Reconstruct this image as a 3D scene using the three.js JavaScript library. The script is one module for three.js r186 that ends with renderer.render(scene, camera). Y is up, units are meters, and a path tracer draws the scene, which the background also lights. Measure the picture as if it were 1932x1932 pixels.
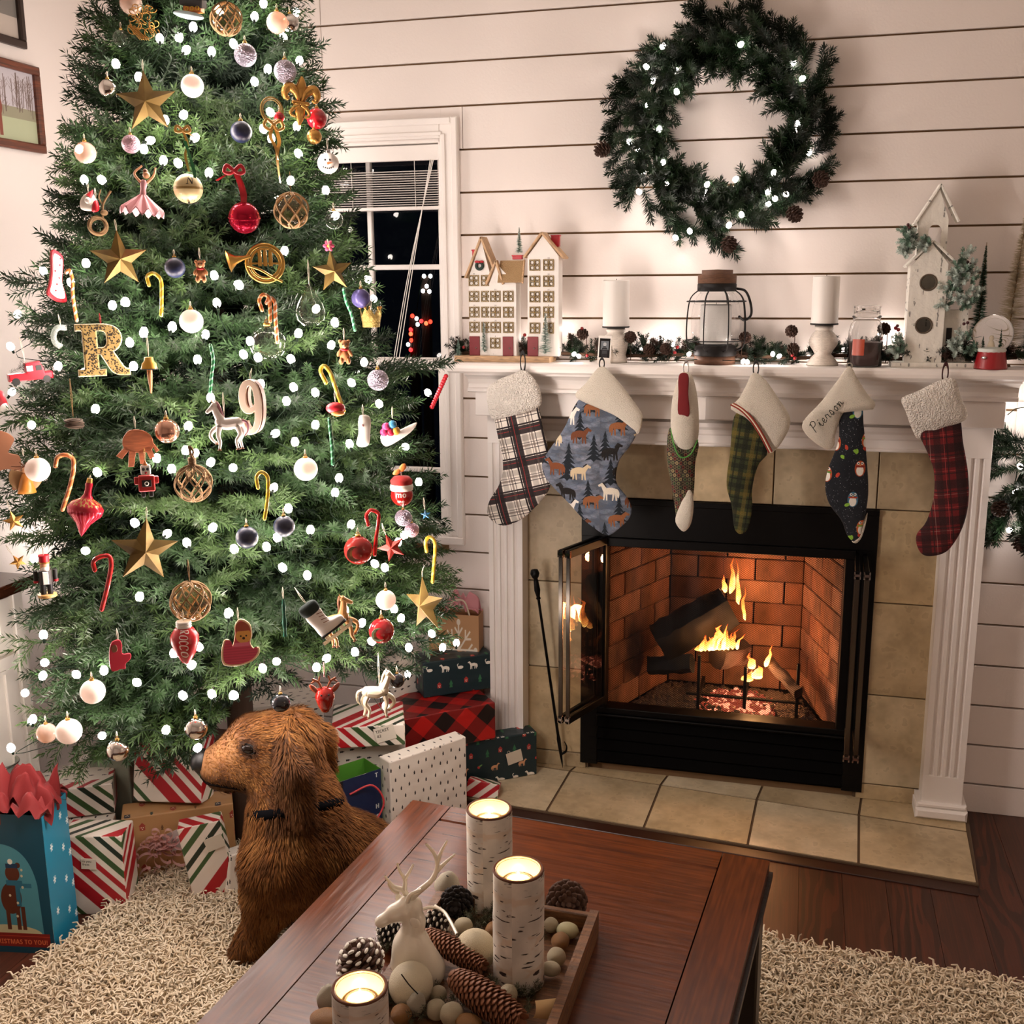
import * as THREE from 'three';
import { RoundedBoxGeometry } from 'three/addons/geometries/RoundedBoxGeometry.js';
import { mergeGeometries, mergeVertices, toCreasedNormals } from 'three/addons/utils/BufferGeometryUtils.js';
import { MarchingCubes } from 'three/addons/objects/MarchingCubes.js';
import { MeshSurfaceSampler } from 'three/addons/math/MeshSurfaceSampler.js';
import { RectAreaLightUniformsLib } from 'three/addons/lights/RectAreaLightUniformsLib.js';
import { FontLoader } from 'three/addons/loaders/FontLoader.js';
import { TextGeometry } from 'three/addons/geometries/TextGeometry.js';

// ---------- camera, light, exposure ----------
const scene = new THREE.Scene();
const SIZE = 1932, FOCAL = 2035.94;
const camera = new THREE.PerspectiveCamera(2 * Math.atan(SIZE / 2 / FOCAL) * 180 / Math.PI, 1, 0.05, 60);
camera.position.set(0.44225, 1.75893, 3.64305);
camera.rotation.set(-0.209191, 0.26371, -0.006854, 'YXZ');
camera.updateMatrixWorld(true);
const renderer = new THREE.WebGLRenderer({ antialias: true });
renderer.toneMapping = THREE.LinearToneMapping;
renderer.toneMappingExposure = 0.8;
renderer.shadowMap.enabled = true;
scene.background = new THREE.Color().setRGB(0.0012, 0.0016, 0.003);   // night outside the window
RectAreaLightUniformsLib.init();
const TREE_BULB = 0.092, WREATH_BULB = 0.035, GARLAND_BULB = 0.016, FIRE = 1.15, CANDLE = 0.03, ROOM_LAMP = 2.0;
const WARM = new THREE.Color().setRGB(1.0, 0.87, 0.80);
// ---------- helpers ----------
let seedState = 12345;
const rnd = () => { seedState = (seedState + 0x6d2b79f5) | 0; let t = Math.imul(seedState ^ (seedState >>> 15), 1 | seedState); t = (t + Math.imul(t ^ (t >>> 7), 61 | t)) ^ t; return ((t ^ (t >>> 14)) >>> 0) / 4294967296; };
const rr = (a, b) => a + (b - a) * rnd();
const V = (x = 0, y = 0, z = 0) => new THREE.Vector3(x, y, z);
const V2 = (x, y) => new THREE.Vector2(x, y);
const TAU = Math.PI * 2, clamp = (v, a, b) => Math.min(b, Math.max(a, v)), lerp = (a, b, t) => a + (b - a) * t;
const smooth = (a, b, v) => { const t = clamp((v - a) / (b - a), 0, 1); return t * t * (3 - 2 * t); };
// where a photograph pixel's ray meets a plane of the room
const rayOf = (px, py) => V((px - SIZE / 2) / FOCAL, -(py - SIZE / 2) / FOCAL, -1).applyQuaternion(camera.quaternion);
const hitAxis = (axis, px, py, v) => { const d = rayOf(px, py); return camera.position.clone().addScaledVector(d, (v - camera.position[axis]) / d[axis]); };
const onZ = (px, py, z) => hitAxis('z', px, py, z), onY = (px, py, y) => hitAxis('y', px, py, y), onX = (px, py, x) => hitAxis('x', px, py, x);
const FWD = V(0, 0, -1).applyQuaternion(camera.quaternion);
const perPx = (p) => p.clone().sub(camera.position).dot(FWD) / FOCAL;   // metres spanned by a photograph pixel at p
const used = {};
const numbered = (n) => { const k = used[n] = (used[n] ?? -1) + 1; return k ? n + '_' + String(k).padStart(3, '0') : n; };
function put(o, opt = {}) {
  if (opt.pos) o.position.set(...(opt.pos.isVector3 ? opt.pos.toArray() : opt.pos));
  if (opt.rot) o.rotation.set(...opt.rot);
  if (opt.scale) typeof opt.scale === 'number' ? o.scale.setScalar(opt.scale) : o.scale.set(...opt.scale);
  if (opt.label) o.userData.label = opt.label;
  if (opt.kind) o.userData.kind = opt.kind;
  return o;
}
const shadows = (m) => { m.castShadow = m.receiveShadow = true; return m; };
// a thing: group at its base, parts are its children
function thing(name, label, category, opt = {}) {
  const o = new THREE.Group(); o.name = numbered(name); scene.add(o); put(o, opt);
  o.userData.label = label; o.userData.category = category; if (opt.group) o.userData.group = opt.group;
  return o;
}
// a thing of one mesh
function solo(name, label, category, geo, mat, opt = {}) {
  const o = shadows(new THREE.Mesh(geo, mat)); o.name = numbered(name); scene.add(o); put(o, opt);
  o.userData.label = label; o.userData.category = category; if (opt.group) o.userData.group = opt.group;
  return o;
}
function part(parent, name, geo, mat, opt = {}) {
  const o = shadows(new THREE.Mesh(geo, mat)); 
  o.name = name; parent.add(o); put(o, opt);
  return o;
}
function structure(name, geo, mat, opt = {}) {
  const o = geo ? shadows(new THREE.Mesh(geo, mat)) : new THREE.Group(); o.name = name; scene.add(o); put(o, opt); o.userData.kind = 'structure';
  return o;
}
function copies(parent, name, geo, mat, mats, colors, opt = {}) {
  const o = shadows(new THREE.InstancedMesh(geo, mat, mats.length)); o.name = name; mats.forEach((m, i) => { o.setMatrixAt(i, m); if (colors) o.setColorAt(i, colors[i]); });
  o.userData.kind = 'stuff'; put(o, opt); parent.add(o);
  return o;
}
const _q = new THREE.Quaternion(), _e = new THREE.Euler();
const mtx = (p, e, s = 1) => new THREE.Matrix4().compose(V(...p), e.isQuaternion ? e : new THREE.Quaternion().setFromEuler(new THREE.Euler(...e)), typeof s === 'number' ? V(s, s, s) : V(...s));
const qAim = (from, to) => new THREE.Quaternion().setFromUnitVectors(from, to.clone().normalize());
// ---------- geometry ----------
const plain = (g) => { const h = g.index ? g.toNonIndexed() : g.clone(); for (const k of Object.keys(h.attributes)) if (!['position', 'normal', 'uv'].includes(k)) h.deleteAttribute(k); if (!h.attributes.uv) h.setAttribute('uv', new THREE.BufferAttribute(new Float32Array(h.attributes.position.count * 2), 2)); if (!h.attributes.normal) h.computeVertexNormals(); return h; };
const join = (list) => mergeGeometries(list.map(plain), false);
const at = (g, p = [0, 0, 0], e = [0, 0, 0], s = 1) => { g.applyMatrix4(mtx(p, e, s)); return g; };
// uv in metres, by the dominant direction of each face
function metric(g0, k = 1) {
  const g = plain(g0), p = g.attributes.position, n = g.attributes.normal, uv = g.attributes.uv;
  for (let i = 0; i < p.count; i += 3) {
    const a = [0, 1, 2].map((j) => V().fromBufferAttribute(p, i + j)), f = a[1].clone().sub(a[0]).cross(a[2].clone().sub(a[0])), x = Math.abs(f.x), y = Math.abs(f.y), z = Math.abs(f.z);
    a.forEach((q, j) => (z >= x && z >= y ? uv.setXY(i + j, q.x * k, q.y * k) : x >= y ? uv.setXY(i + j, q.z * k, q.y * k) : uv.setXY(i + j, q.x * k, q.z * k)));
  }
  return g;
}
const shapeOf = (pts) => new THREE.Shape(pts.map((p) => V2(p[0], p[1])));
// chamfered box, about thirty triangles
function cbox(w, h, d, c = 0.002) {
  c = Math.min(c, w * 0.3, h * 0.3, d * 0.3); const a = w / 2 - c, b = h / 2 - c;
  const g = new THREE.ExtrudeGeometry(shapeOf([[-a, -b], [a, -b], [a, b], [-a, b]]), { depth: d - 2 * c, bevelEnabled: true, bevelSize: c, bevelThickness: c, bevelSegments: 1, steps: 1 });
  return g.translate(0, 0, -d / 2 + c);
}
const rbox = (w, h, d, r = 0.004, s = 2) => new RoundedBoxGeometry(w, h, d, s, Math.min(r, w * 0.49, h * 0.49, d * 0.49));
const boxAt = (x0, x1, y0, y1, z0, z1, c = 0.002) => cbox(x1 - x0, y1 - y0, z1 - z0, c).translate((x0 + x1) / 2, (y0 + y1) / 2, (z0 + z1) / 2);
const ext = (pts, depth, bevel = 0, seg = 2, curve = 8) => { const s = pts.getPoints ? pts : shapeOf(pts); const g = new THREE.ExtrudeGeometry(s, { depth: Math.max(depth - 2 * bevel, 1e-4), bevelEnabled: bevel > 0, bevelSize: bevel, bevelThickness: bevel, bevelOffset: -bevel, bevelSegments: seg, steps: 1, curveSegments: curve }); return g.translate(0, 0, -depth / 2 + bevel); };
const blob = (pts) => { const c = new THREE.CatmullRomCurve3(pts.map((p) => V(p[0], p[1], 0)), true, 'centripetal'); return new THREE.Shape(c.getPoints(pts.length * 5).map((p) => V2(p.x, p.y))); };
const lathe = (pts, seg = 24) => new THREE.LatheGeometry(pts.map((p) => V2(Math.max(p[0], 1e-5), p[1])), seg);
const curveOf = (pts, closed = false) => new THREE.CatmullRomCurve3(pts.map((p) => (p.isVector3 ? p : V(...p))), closed, 'centripetal');
const tube = (pts, r, n = 0, radial = 6, closed = false) => new THREE.TubeGeometry(pts.isCurve || pts.getPoint ? pts : curveOf(pts, closed), n || pts.length * 5, r, radial, closed);
// tube with a radius along its length: r(t)
function taper(pts, rf, n = 16, radial = 8) {
  const c = pts.getPoint ? pts : curveOf(pts), g = new THREE.TubeGeometry(c, n, 1, radial, false), p = g.attributes.position;
  for (let i = 0; i <= n; i++) { const o = c.getPointAt(i / n), r = Math.max(rf(i / n), 1e-4); for (let j = 0; j <= radial; j++) { const k = i * (radial + 1) + j; p.setXYZ(k, o.x + (p.getX(k) - o.x) * r, o.y + (p.getY(k) - o.y) * r, o.z + (p.getZ(k) - o.z) * r); } }
  g.computeVertexNormals(); return g;
}
const ball = (r, w = 24, h = 16) => new THREE.SphereGeometry(r, w, h);
const cyl = (r0, r1, h, n = 20, open = false) => new THREE.CylinderGeometry(r1, r0, h, n, 1, open);
function warp(g, f) { const p = g.attributes.position, v = V(); for (let i = 0; i < p.count; i++) { v.fromBufferAttribute(p, i); f(v, i); p.setXYZ(i, v.x, v.y, v.z); } g.computeVertexNormals(); return g; }
// ---------- noise and textures ----------
const hash = (x, y, s) => { let h = (x * 374761393 + y * 668265263 + s * 974711) | 0; h = Math.imul(h ^ (h >>> 13), 1274126177); return ((h ^ (h >>> 16)) >>> 0) / 4294967296; };
const vnoise = (x, y, s = 0, px = 1e9, py = 1e9) => { const i = Math.floor(x), j = Math.floor(y), f = x - i, g = y - j, u = f * f * (3 - 2 * f), v = g * g * (3 - 2 * g), m = (a, n) => ((a % n) + n) % n; const h = (a, b) => hash(m(a, px), m(b, py), s); return lerp(lerp(h(i, j), h(i + 1, j), u), lerp(h(i, j + 1), h(i + 1, j + 1), u), v); };
const fbm = (x, y, s, px, py, o = 4) => { let a = 0, w = 0.5, t = 0; for (let k = 0; k < o; k++) { a += w * vnoise(x, y, s + k, px, py); t += w; x *= 2; y *= 2; px *= 2; py *= 2; w *= 0.5; } return a / t; };
const n3 = (x, y, z, s = 0) => { const k = Math.floor(z), f = z - k, u = f * f * (3 - 2 * f); return lerp(vnoise(x, y, s + k * 57), vnoise(x, y, s + (k + 1) * 57), u); };
const finish = (t, srgb, size) => { t.wrapS = t.wrapT = THREE.RepeatWrapping; t.magFilter = THREE.LinearFilter; t.minFilter = THREE.LinearMipmapLinearFilter; t.generateMipmaps = true; if (srgb) t.colorSpace = THREE.SRGBColorSpace; if (size) t.repeat.set(1 / (size.length ? size[0] : size), 1 / (size.length ? size[1] : size)); t.needsUpdate = true; return t; };
// f(u, v) in [0,1) -> [r,g,b] 0..255 (or one number)
function texOf(w, h, f, { srgb = true, size = 0 } = {}) {
  const d = new Uint8Array(w * h * 4);
  for (let y = 0; y < h; y++) for (let x = 0; x < w; x++) { const c = f(x / w, y / h), o = (y * w + x) * 4; if (c.length) { d[o] = clamp(c[0], 0, 255); d[o + 1] = clamp(c[1], 0, 255); d[o + 2] = clamp(c[2], 0, 255); } else d[o] = d[o + 1] = d[o + 2] = clamp(c, 0, 255); d[o + 3] = 255; }
  return finish(new THREE.DataTexture(d, w, h), srgb, size);
}
function paintTex(w, h, draw, { size = 0, srgb = true } = {}) {
  const c = document.createElement('canvas'); c.width = w; c.height = h; const x = c.getContext('2d'); draw(x, w, h);
  return finish(new THREE.CanvasTexture(c), srgb, size);
}
const tone = (hex, k) => { const c = [(hex >> 16) & 255, (hex >> 8) & 255, hex & 255]; return c.map((v) => v * k); };
const css = (c) => '#' + c.toString(16).padStart(6, '0');
const P = (color, roughness = 0.6, o = {}) => new THREE.MeshPhysicalMaterial({ color, roughness, ...o });
const fineBump = texOf(256, 256, (u, v) => 255 * fbm(u * 24, v * 24, 3, 24, 24, 3), { srgb: false, size: 0.12 });
const fuzz = texOf(256, 256, (u, v) => 255 * fbm(u * 48, v * 48, 9, 48, 48, 2), { srgb: false, size: 0.06 });
// wood: grain along u, size in metres
const woodTex = (base, s, size, contrast = 0.35) => texOf(512, 512, (u, v) => { const w = fbm(u * 3, v * 8, s, 3, 8, 3), g = fbm(u * 4, v * 90, s + 5, 4, 90, 2), r = 0.5 + 0.5 * Math.sin((v * 14 + w * 5) * TAU * 0.5), k = 1 + contrast * (0.55 * (g - 0.5) * 2 + 0.3 * (r - 0.5) + 0.5 * (w - 0.5)); return tone(base, k); }, { size });
const mat = {
  wall: P(0xe9dfd8, 0.55, { bumpMap: fineBump, bumpScale: 0.0003 }),
  trim: P(0xeee7e1, 0.38, { bumpMap: fineBump, bumpScale: 0.0001 }),
  ceiling: P(0xe8e2da, 0.9),
  raw: P(0x8a6a48, 0.9),
  black: P(0x050404, 0.4, { specularIntensity: 0.35 }),
  soot: P(0x060505, 0.9, { specularIntensity: 0.15 }),
  chrome: P(0xd8d2cc, 0.06, { metalness: 1 }),
  gold: P(0xc39a52, 0.28, { metalness: 1 }),
  brass: P(0xa98a4e, 0.36, { metalness: 0.85, bumpMap: fineBump, bumpScale: 0.0006 }),
  silver: P(0xb9b6b4, 0.22, { metalness: 1 }),
  glass: P(0xffffff, 0.02, { transmission: 1, thickness: 0, ior: 1.5 }),
  wire: P(0x081409, 0.8, { specularIntensity: 0.2 }),
  bark: P(0x3a281b, 0.9),
  twine: P(0x9c7a52, 0.95, { bumpMap: fuzz, bumpScale: 0.001 }),
  thread: P(0xcfc4b4, 0.8),
  white: P(0xeee8e0, 0.5),
  cream: P(0xe2d6bd, 0.5),
  red: P(0xb01222, 0.4), redGloss: P(0xa50f1c, 0.08, { clearcoat: 1, clearcoatRoughness: 0.05 }),
  pink: P(0xe7a9a9, 0.6), green: P(0x1d6a3a, 0.5), navy: P(0x141b38, 0.32, { clearcoat: 0.3, clearcoatRoughness: 0.3 }),
  dark: P(0x15120f, 0.7), brown: P(0x6b3f22, 0.7), yellow: P(0xd8b02c, 0.3), orange: P(0xc8743a, 0.3), blue: P(0x2c6f9c, 0.4), skin: P(0xd9a077, 0.6),
  rib: P(0xb88a3e, 0.4, { sheen: 0.6 }),
};
const glow = (c, k) => new THREE.MeshStandardMaterial({ color: 0x111111, emissive: c, emissiveIntensity: k, roughness: 0.4 });
const bulbMat = glow(WARM, 26);
function lamp(parent, p, intensity, color = WARM, radius = 0.009, dist = 0) {
  const l = new THREE.PointLight(color, intensity, dist, 2); l.position.set(p.x, p.y, p.z); l.castShadow = true; l.shadow.radius = radius / 0.02; l.shadow.mapSize.set(256, 256); parent.add(l); return l;
}
// needles around a twig from a to b
function needleTwig(out, a, b, n, len, w, radial = 1) {
  const d = b.clone().sub(a), L = d.length(), t = d.clone().normalize(), u = Math.abs(t.y) < 0.9 ? V(0, 1, 0).cross(t).normalize() : V(1, 0, 0), v = t.clone().cross(u);
  for (let i = 0; i < n; i++) {
    const s = (i + rnd()) / n, ang = i * 2.39996 + rr(-0.4, 0.4), o = a.clone().addScaledVector(d, s), r = u.clone().multiplyScalar(Math.cos(ang)).addScaledVector(v, Math.sin(ang) * radial);
    const dir = r.multiplyScalar(rr(0.65, 1)).addScaledVector(t, rr(0.45, 0.8) + 0.6 * smooth(0.9, 1, s)).normalize(), l = len * rr(0.75, 1.1) * (1 - 0.25 * smooth(0.85, 1, s)), side = dir.clone().cross(t).normalize().multiplyScalar(w / 2);
    const m = o.clone().addScaledVector(dir, l * 0.45), e = o.clone().addScaledVector(dir, l).add(V(0, -l * 0.08, 0)), n0 = side.clone().cross(dir).multiplyScalar(0.25);
    out.push(o, m.clone().add(side), e, o, e, m.clone().sub(side).add(n0));
  }
}
const fromTris = (list) => { const a = new Float32Array(list.length * 3); list.forEach((p, i) => p.toArray(a, i * 3)); const g = new THREE.BufferGeometry(); g.setAttribute('position', new THREE.BufferAttribute(a, 3)); g.setAttribute('uv', new THREE.BufferAttribute(new Float32Array(list.length * 2), 2)); g.computeVertexNormals(); return g; };
// ---------- craft helpers: padded cloth shapes, bottle-brush trees, cones, bows ----------
// a padded shape: the outline is filled row by row, front and back bulge by T; uv in metres
function puff(pts, T, { rows = 36, cols = 20, power = 0.42, back = 1, wrinkle = 0, seed = 1, shift = 0 } = {}) {
  const c = blob(pts).getPoints(), ys = c.map((p) => p.y), y0 = Math.min(...ys), y1 = Math.max(...ys), pos = [], uv = [], idx = [], span = [];
  for (let r = 0; r <= rows; r++) {
    const y = lerp(y0, y1, clamp(0.5 - 0.5 * Math.cos(Math.PI * r / rows), 0.0008, 0.9992)); let a = 1e9, b = -1e9;
    for (let i = 0; i < c.length; i++) { const p = c[i], q = c[(i + 1) % c.length]; if ((p.y - y) * (q.y - y) <= 0 && p.y !== q.y) { const x = p.x + (q.x - p.x) * (y - p.y) / (q.y - p.y); a = Math.min(a, x); b = Math.max(b, x); } }
    span.push([y, a, b]);
  }
  const wmax = Math.max(...span.map((s) => s[2] - s[1]));
  for (const side of [1, -1]) for (let r = 0; r <= rows; r++) for (let i = 0; i <= cols; i++) {
    const [y, a, b] = span[r], u = 0.5 - 0.5 * Math.cos(Math.PI * i / cols), x = lerp(a, b, u), e = Math.pow(Math.max(1 - (2 * u - 1) ** 2, 0), power), v = (y - y0) / (y1 - y0), end = Math.pow(clamp(1 - (2 * v - 1) ** 2, 0, 1), power * 0.7), wd = Math.pow((b - a) / wmax, 0.6);
    const wr = wrinkle ? wrinkle * (n3(x * 26 + y * 9, y * 16, 0.5, seed) - 0.5) : 0;
    pos.push(x, y, (side > 0 ? 1 : -back) * (T * e * end * wd + wr * e * end) + shift); uv.push(x, y);
  }
  const N = (rows + 1) * (cols + 1), id = (s, r, i) => s * N + r * (cols + 1) + i;
  for (let r = 0; r < rows; r++) for (let i = 0; i < cols; i++) { idx.push(id(0, r, i), id(0, r, i + 1), id(0, r + 1, i + 1), id(0, r, i), id(0, r + 1, i + 1), id(0, r + 1, i)); idx.push(id(1, r, i), id(1, r + 1, i + 1), id(1, r, i + 1), id(1, r, i), id(1, r + 1, i), id(1, r + 1, i + 1)); }
  const g = new THREE.BufferGeometry(); g.setAttribute('position', new THREE.Float32BufferAttribute(pos, 3)); g.setAttribute('uv', new THREE.Float32BufferAttribute(uv, 2)); g.setIndex(idx); g.computeVertexNormals(); return g;
}
// bottle-brush tree with bristles
function brushTree(h, r, n, thick = 0.0012, foot = true) {
  const out = [];
  for (let i = 0; i < n; i++) { const t = Math.pow(rnd(), 0.8) * 0.97, y = h * (0.1 + 0.9 * t), R = r * (1 - t * 0.94) * rr(0.75, 1.08), a = rr(0, TAU), d = V(Math.cos(a), rr(-0.12, 0.3), Math.sin(a)), s = V(-Math.sin(a), 0, Math.cos(a)).multiplyScalar(thick), o = V(0, y, 0), e = o.clone().addScaledVector(d, R); out.push(o.clone().add(s), e, o.clone().sub(s)); out.push(o.clone().add(V(0, thick, 0)), e, o.clone().add(V(0, -thick, 0))); }
  return fromTris(out);
}
// pine cone: overlapping scales spiralling round a core, standing along +y
function pineCone(h, r, n, slim = 1, open = 0.7) {
  const list = [at(new THREE.SphereGeometry(1, 10, 8), [0, h * 0.48, 0], [0, 0, 0], [r * 0.5, h * 0.46, r * 0.5])];
  for (let i = 0; i < n; i++) {
    const t = i / n, y = h * (0.06 + 0.88 * t), R = r * Math.pow(Math.sin(Math.PI * clamp(0.16 + 0.8 * t, 0, 1)), 0.75), a = i * 2.39996, s = r * 0.62 * (0.6 + 0.5 * Math.sin(Math.PI * clamp(t + 0.12, 0, 1)));
    const g = new THREE.SphereGeometry(1, 6, 4); g.scale(s * 0.5, s * 0.14, s * 0.62 * slim); g.translate(0, 0, s * 0.25);
    list.push(at(g, [Math.sin(a) * R * 0.62, y, Math.cos(a) * R * 0.62], new THREE.Quaternion().setFromEuler(new THREE.Euler(-open * lerp(0.15, 1.1, t), a, 0, 'YXZ'))));
  }
  return join(list);
}
// a strip of ribbon along points
const ribbonTail = (pts, w, twist = 0.6) => { const c = curveOf(pts), n = pts.length * 6, pos = [], uv = [], idx = []; for (let i = 0; i <= n; i++) { const p = c.getPoint(i / n), a = twist * Math.sin(i / n * 5), s = V(Math.cos(a), 0, Math.sin(a)).multiplyScalar(w / 2), q = p.clone().add(s), r = p.clone().sub(s); pos.push(q.x, q.y, q.z, r.x, r.y, r.z); uv.push(0, i / n, 1, i / n); if (i < n) { const k = i * 2; idx.push(k, k + 1, k + 2, k + 1, k + 3, k + 2); } } const g = new THREE.BufferGeometry(); g.setAttribute('position', new THREE.Float32BufferAttribute(pos, 3)); g.setAttribute('uv', new THREE.Float32BufferAttribute(uv, 2)); g.setIndex(idx); g.computeVertexNormals(); return g; };
// ---------- the room ----------
const XL = -2.0, XR = 3.6, ZF = 5.4, CEIL = 3.5, PITCH = 0.14, Y0 = 2.6205;
const win = { x0: -1.56, x1: -0.781, y0: 0.86, y1: 2.239 };
{
  // back wall: shiplap planks on a stud wall with a window opening
  const B = 0.016, gap = 0.0065;
  const fb = { x0: -0.26, x1: 0.68, y0: 0.08, y1: 1.0 }, col = (x0, x1, y0, y1) => boxAt(x0, x1, y0, y1, -0.16, -B, 0.001);
  const wb = structure('wall_back', join([col(XL - 0.1, win.x0, -0.05, CEIL), col(win.x0, win.x1, -0.05, win.y0), col(win.x0, win.x1, win.y1, CEIL), col(win.x1, fb.x0, -0.05, CEIL), col(fb.x0, fb.x1, -0.05, fb.y0), col(fb.x0, fb.x1, fb.y1, CEIL), col(fb.x1, XR + 0.1, -0.05, CEIL)]), mat.raw);
  // the firebox passes through the wall behind the insert, which covers it
  const jA = onZ(869, 20, 0).x, jB = onZ(607, 100, 0).x;
  for (let k = -7; k < 19; k++) {
    const yt = Y0 - PITCH * k - gap / 2, yb = Math.max(0.0, yt - PITCH + gap), y1 = Math.min(yt, CEIL);
    if (y1 - yb < 0.02) continue;
    let cuts = [XL, k % 2 ? jB : jA, 2.2 + (k % 3) * 0.3, XR];
    if (k === 0) cuts = [XL, jB, 2.4, XR];
    if (k < 19 && k > 3) cuts = [XL, (k % 2 ? 1.6 : 2.1), XR];
    const hole = yb < win.y1 && y1 > win.y0 - 0.02;
    for (let i = 0; i + 1 < cuts.length; i++) {
      let spans = [[cuts[i] + 0.001, cuts[i + 1] - 0.001]];
      if (hole) spans = spans.flatMap(([a, b]) => [[a, Math.min(b, win.x0)], [Math.max(a, win.x1), b]]).filter(([a, b]) => b - a > 0.03);
      if (y1 < 1.3) spans = spans.flatMap(([a, b]) => [[a, Math.min(b, -0.5)], [Math.max(a, 0.92), b]]).filter(([a, b]) => b - a > 0.03);
      if (hole && y1 > win.y1 + 0.02 && cuts[0] === XL) part(wb, 'plank', boxAt(win.x0 - 0.001, win.x1 + 0.001, Math.max(yb, win.y1), y1, -B, 0, 0.0012), mat.wall), cuts[0] = XL + 1e-9;
      for (const [a, b] of spans) part(wb, 'plank', boxAt(a, b, yb, y1, -B, 0, 0.0012), mat.wall);
    }
  }
}
structure('wall_left', boxAt(XL - 0.12, XL, -0.05, CEIL, -0.16, ZF + 0.1, 0.001), mat.wall);
structure('wall_right', boxAt(XR, XR + 0.12, -0.05, CEIL, -0.16, ZF + 0.1, 0.001), mat.wall);
structure('wall_front', boxAt(XL - 0.12, XR + 0.12, -0.05, CEIL, ZF, ZF + 0.12, 0.001), mat.wall);
structure('ceiling', boxAt(XL - 0.12, XR + 0.12, CEIL, CEIL + 0.1, -0.16, ZF + 0.12, 0.001), mat.ceiling);
structure('baseboard_left', boxAt(XL, XL + 0.016, 0, 0.1, 0, ZF, 0.003), mat.trim);
{
  // dark stained oak floor, boards running away from the viewer
  const fl = structure('floor', boxAt(XL - 0.12, XR + 0.12, -0.1, -0.012, -0.16, ZF + 0.12, 0.001), mat.soot);
  const tx = [0, 1].map((s) => texOf(512, 1024, (u, v) => { const w = fbm(u * 4, v * 2, 40 + s, 4, 2, 3), r = Math.sin((u * 9 + w * 7 + 1.6 * fbm(u * 2, v * 3, 90 + s, 2, 3, 2)) * TAU), g = fbm(u * 90, v * 6, 60 + s, 90, 6, 2); const k = 1 + 0.45 * (g - 0.5) + 0.32 * (r > 0.2 ? 1 : -0.3) * smooth(0.3, 0.62, w); return [66 * k, 33 * k, 20 * k]; }, { size: [0.36, 1.1] }));
  const fm = tx.map((t, i) => P([0xffffff, 0xd8ccc4][i], 0.42, { map: t, bumpMap: t, bumpScale: 0.0006 }));
  let x = XL; let i = 0;
  const ends = [[-0.02, 2.1, ZF], [-0.02, 1.1, 3.4, ZF], [-0.02, 2.7, ZF]];
  while (x < XR) { const w = 0.125; ends[i % 3].forEach((z, j, a) => { if (!j) return; const g = metric(boxAt(x + 0.0006, Math.min(XR, x + w) - 0.0006, -0.012, 0, a[j - 1] + 0.0006, z - 0.0006, 0.001)), uv = g.attributes.uv; const o = rnd(), q = rnd(); for (let k = 0; k < uv.count; k++) uv.setXY(k, uv.getX(k) + o, uv.getY(k) + q); part(fl, 'plank', g, fm[(i + j) % 2]); }); x += w; i++; }
}
{
  // window: casing, head board, sashes, muntins, panes, stool
  const w = structure('window_1');
  const { x0, x1, y0, y1 } = win, cw = 0.065;
  const casing = (a, b, c, d) => join([boxAt(a, b, c, d, 0, 0.018, 0.003)]);
  part(w, 'casing', join([casing(x1, x1 + cw, y0, y1 + cw), boxAt(x1 + 0.008, x1 + 0.02, y0, y1 + 0.012, 0.018, 0.024, 0.003), boxAt(x1 + cw - 0.022, x1 + cw, y0, y1 + cw, 0.018, 0.03, 0.004)]), mat.trim);
  part(w, 'casing', join([casing(x0 - cw, x0, y0, y1 + cw)]), mat.trim);
  part(w, 'casing', join([casing(x0, x1, y1, y1 + cw), boxAt(x0 - cw, x1 + cw - 0.022, y1 + cw - 0.022, y1 + cw, 0.018, 0.03, 0.004), boxAt(x0, x1 + 0.008, y1 + 0.008, y1 + 0.02, 0.018, 0.024, 0.003)]), mat.trim);
  part(w, 'jamb', join([boxAt(x1 - 0.012, x1, y0, y1, -0.15, 0, 0.001), boxAt(x0, x0 + 0.012, y0, y1, -0.15, 0, 0.001), boxAt(x0, x1, y1 - 0.012, y1, -0.15, 0, 0.001)]), mat.trim);
  part(w, 'sill', boxAt(x0 - 0.03, x1 + cw, y0 - 0.03, y0, -0.15, 0.03, 0.004), mat.trim);
  const mid = onZ(800, 694, -0.06).y, mun = onZ(700, 503, -0.08).x, my = onZ(780, 504, -0.08).y;
  const a = x0 + 0.012, b = x1 - 0.012, st = 0.03;
  const sash = (ya, yb, z, ym) => {
    part(w, 'sash', join([boxAt(a, b, ya, ya + 0.04, z - 0.03, z, 0.003), boxAt(a, b, yb - 0.035, yb, z - 0.03, z, 0.003), boxAt(a, a + st, ya, yb, z - 0.03, z, 0.003), boxAt(b - st, b, ya, yb, z - 0.03, z, 0.003)]), mat.trim);
    const step = b - st - mun, xs = [mun - step, mun, b - st], yy = [ya + 0.04, ym, yb - 0.035];
    part(w, 'muntin', join([boxAt(a, b, ym - 0.009, ym + 0.009, z - 0.026, z - 0.004, 0.003), ...xs.slice(0, 2).map((x) => boxAt(x - 0.009, x + 0.009, ya, yb, z - 0.026, z - 0.004, 0.003))]), mat.trim);
    const gx = [a + st, mun - step, mun, b - st];
    for (let i = 0; i < 3; i++) for (let j = 0; j < 2; j++) part(w, 'pane', new THREE.PlaneGeometry(gx[i + 1] - gx[i], yy[j + 1] - yy[j]).translate((gx[i] + gx[i + 1]) / 2, (yy[j] + yy[j + 1]) / 2, z - 0.015), mat.glass);
  };
  sash(mid - 0.005, y1 - 0.012, -0.075, my);
  sash(y0, mid + 0.03, -0.04, onZ(800, 887, -0.04).y);
}
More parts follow.
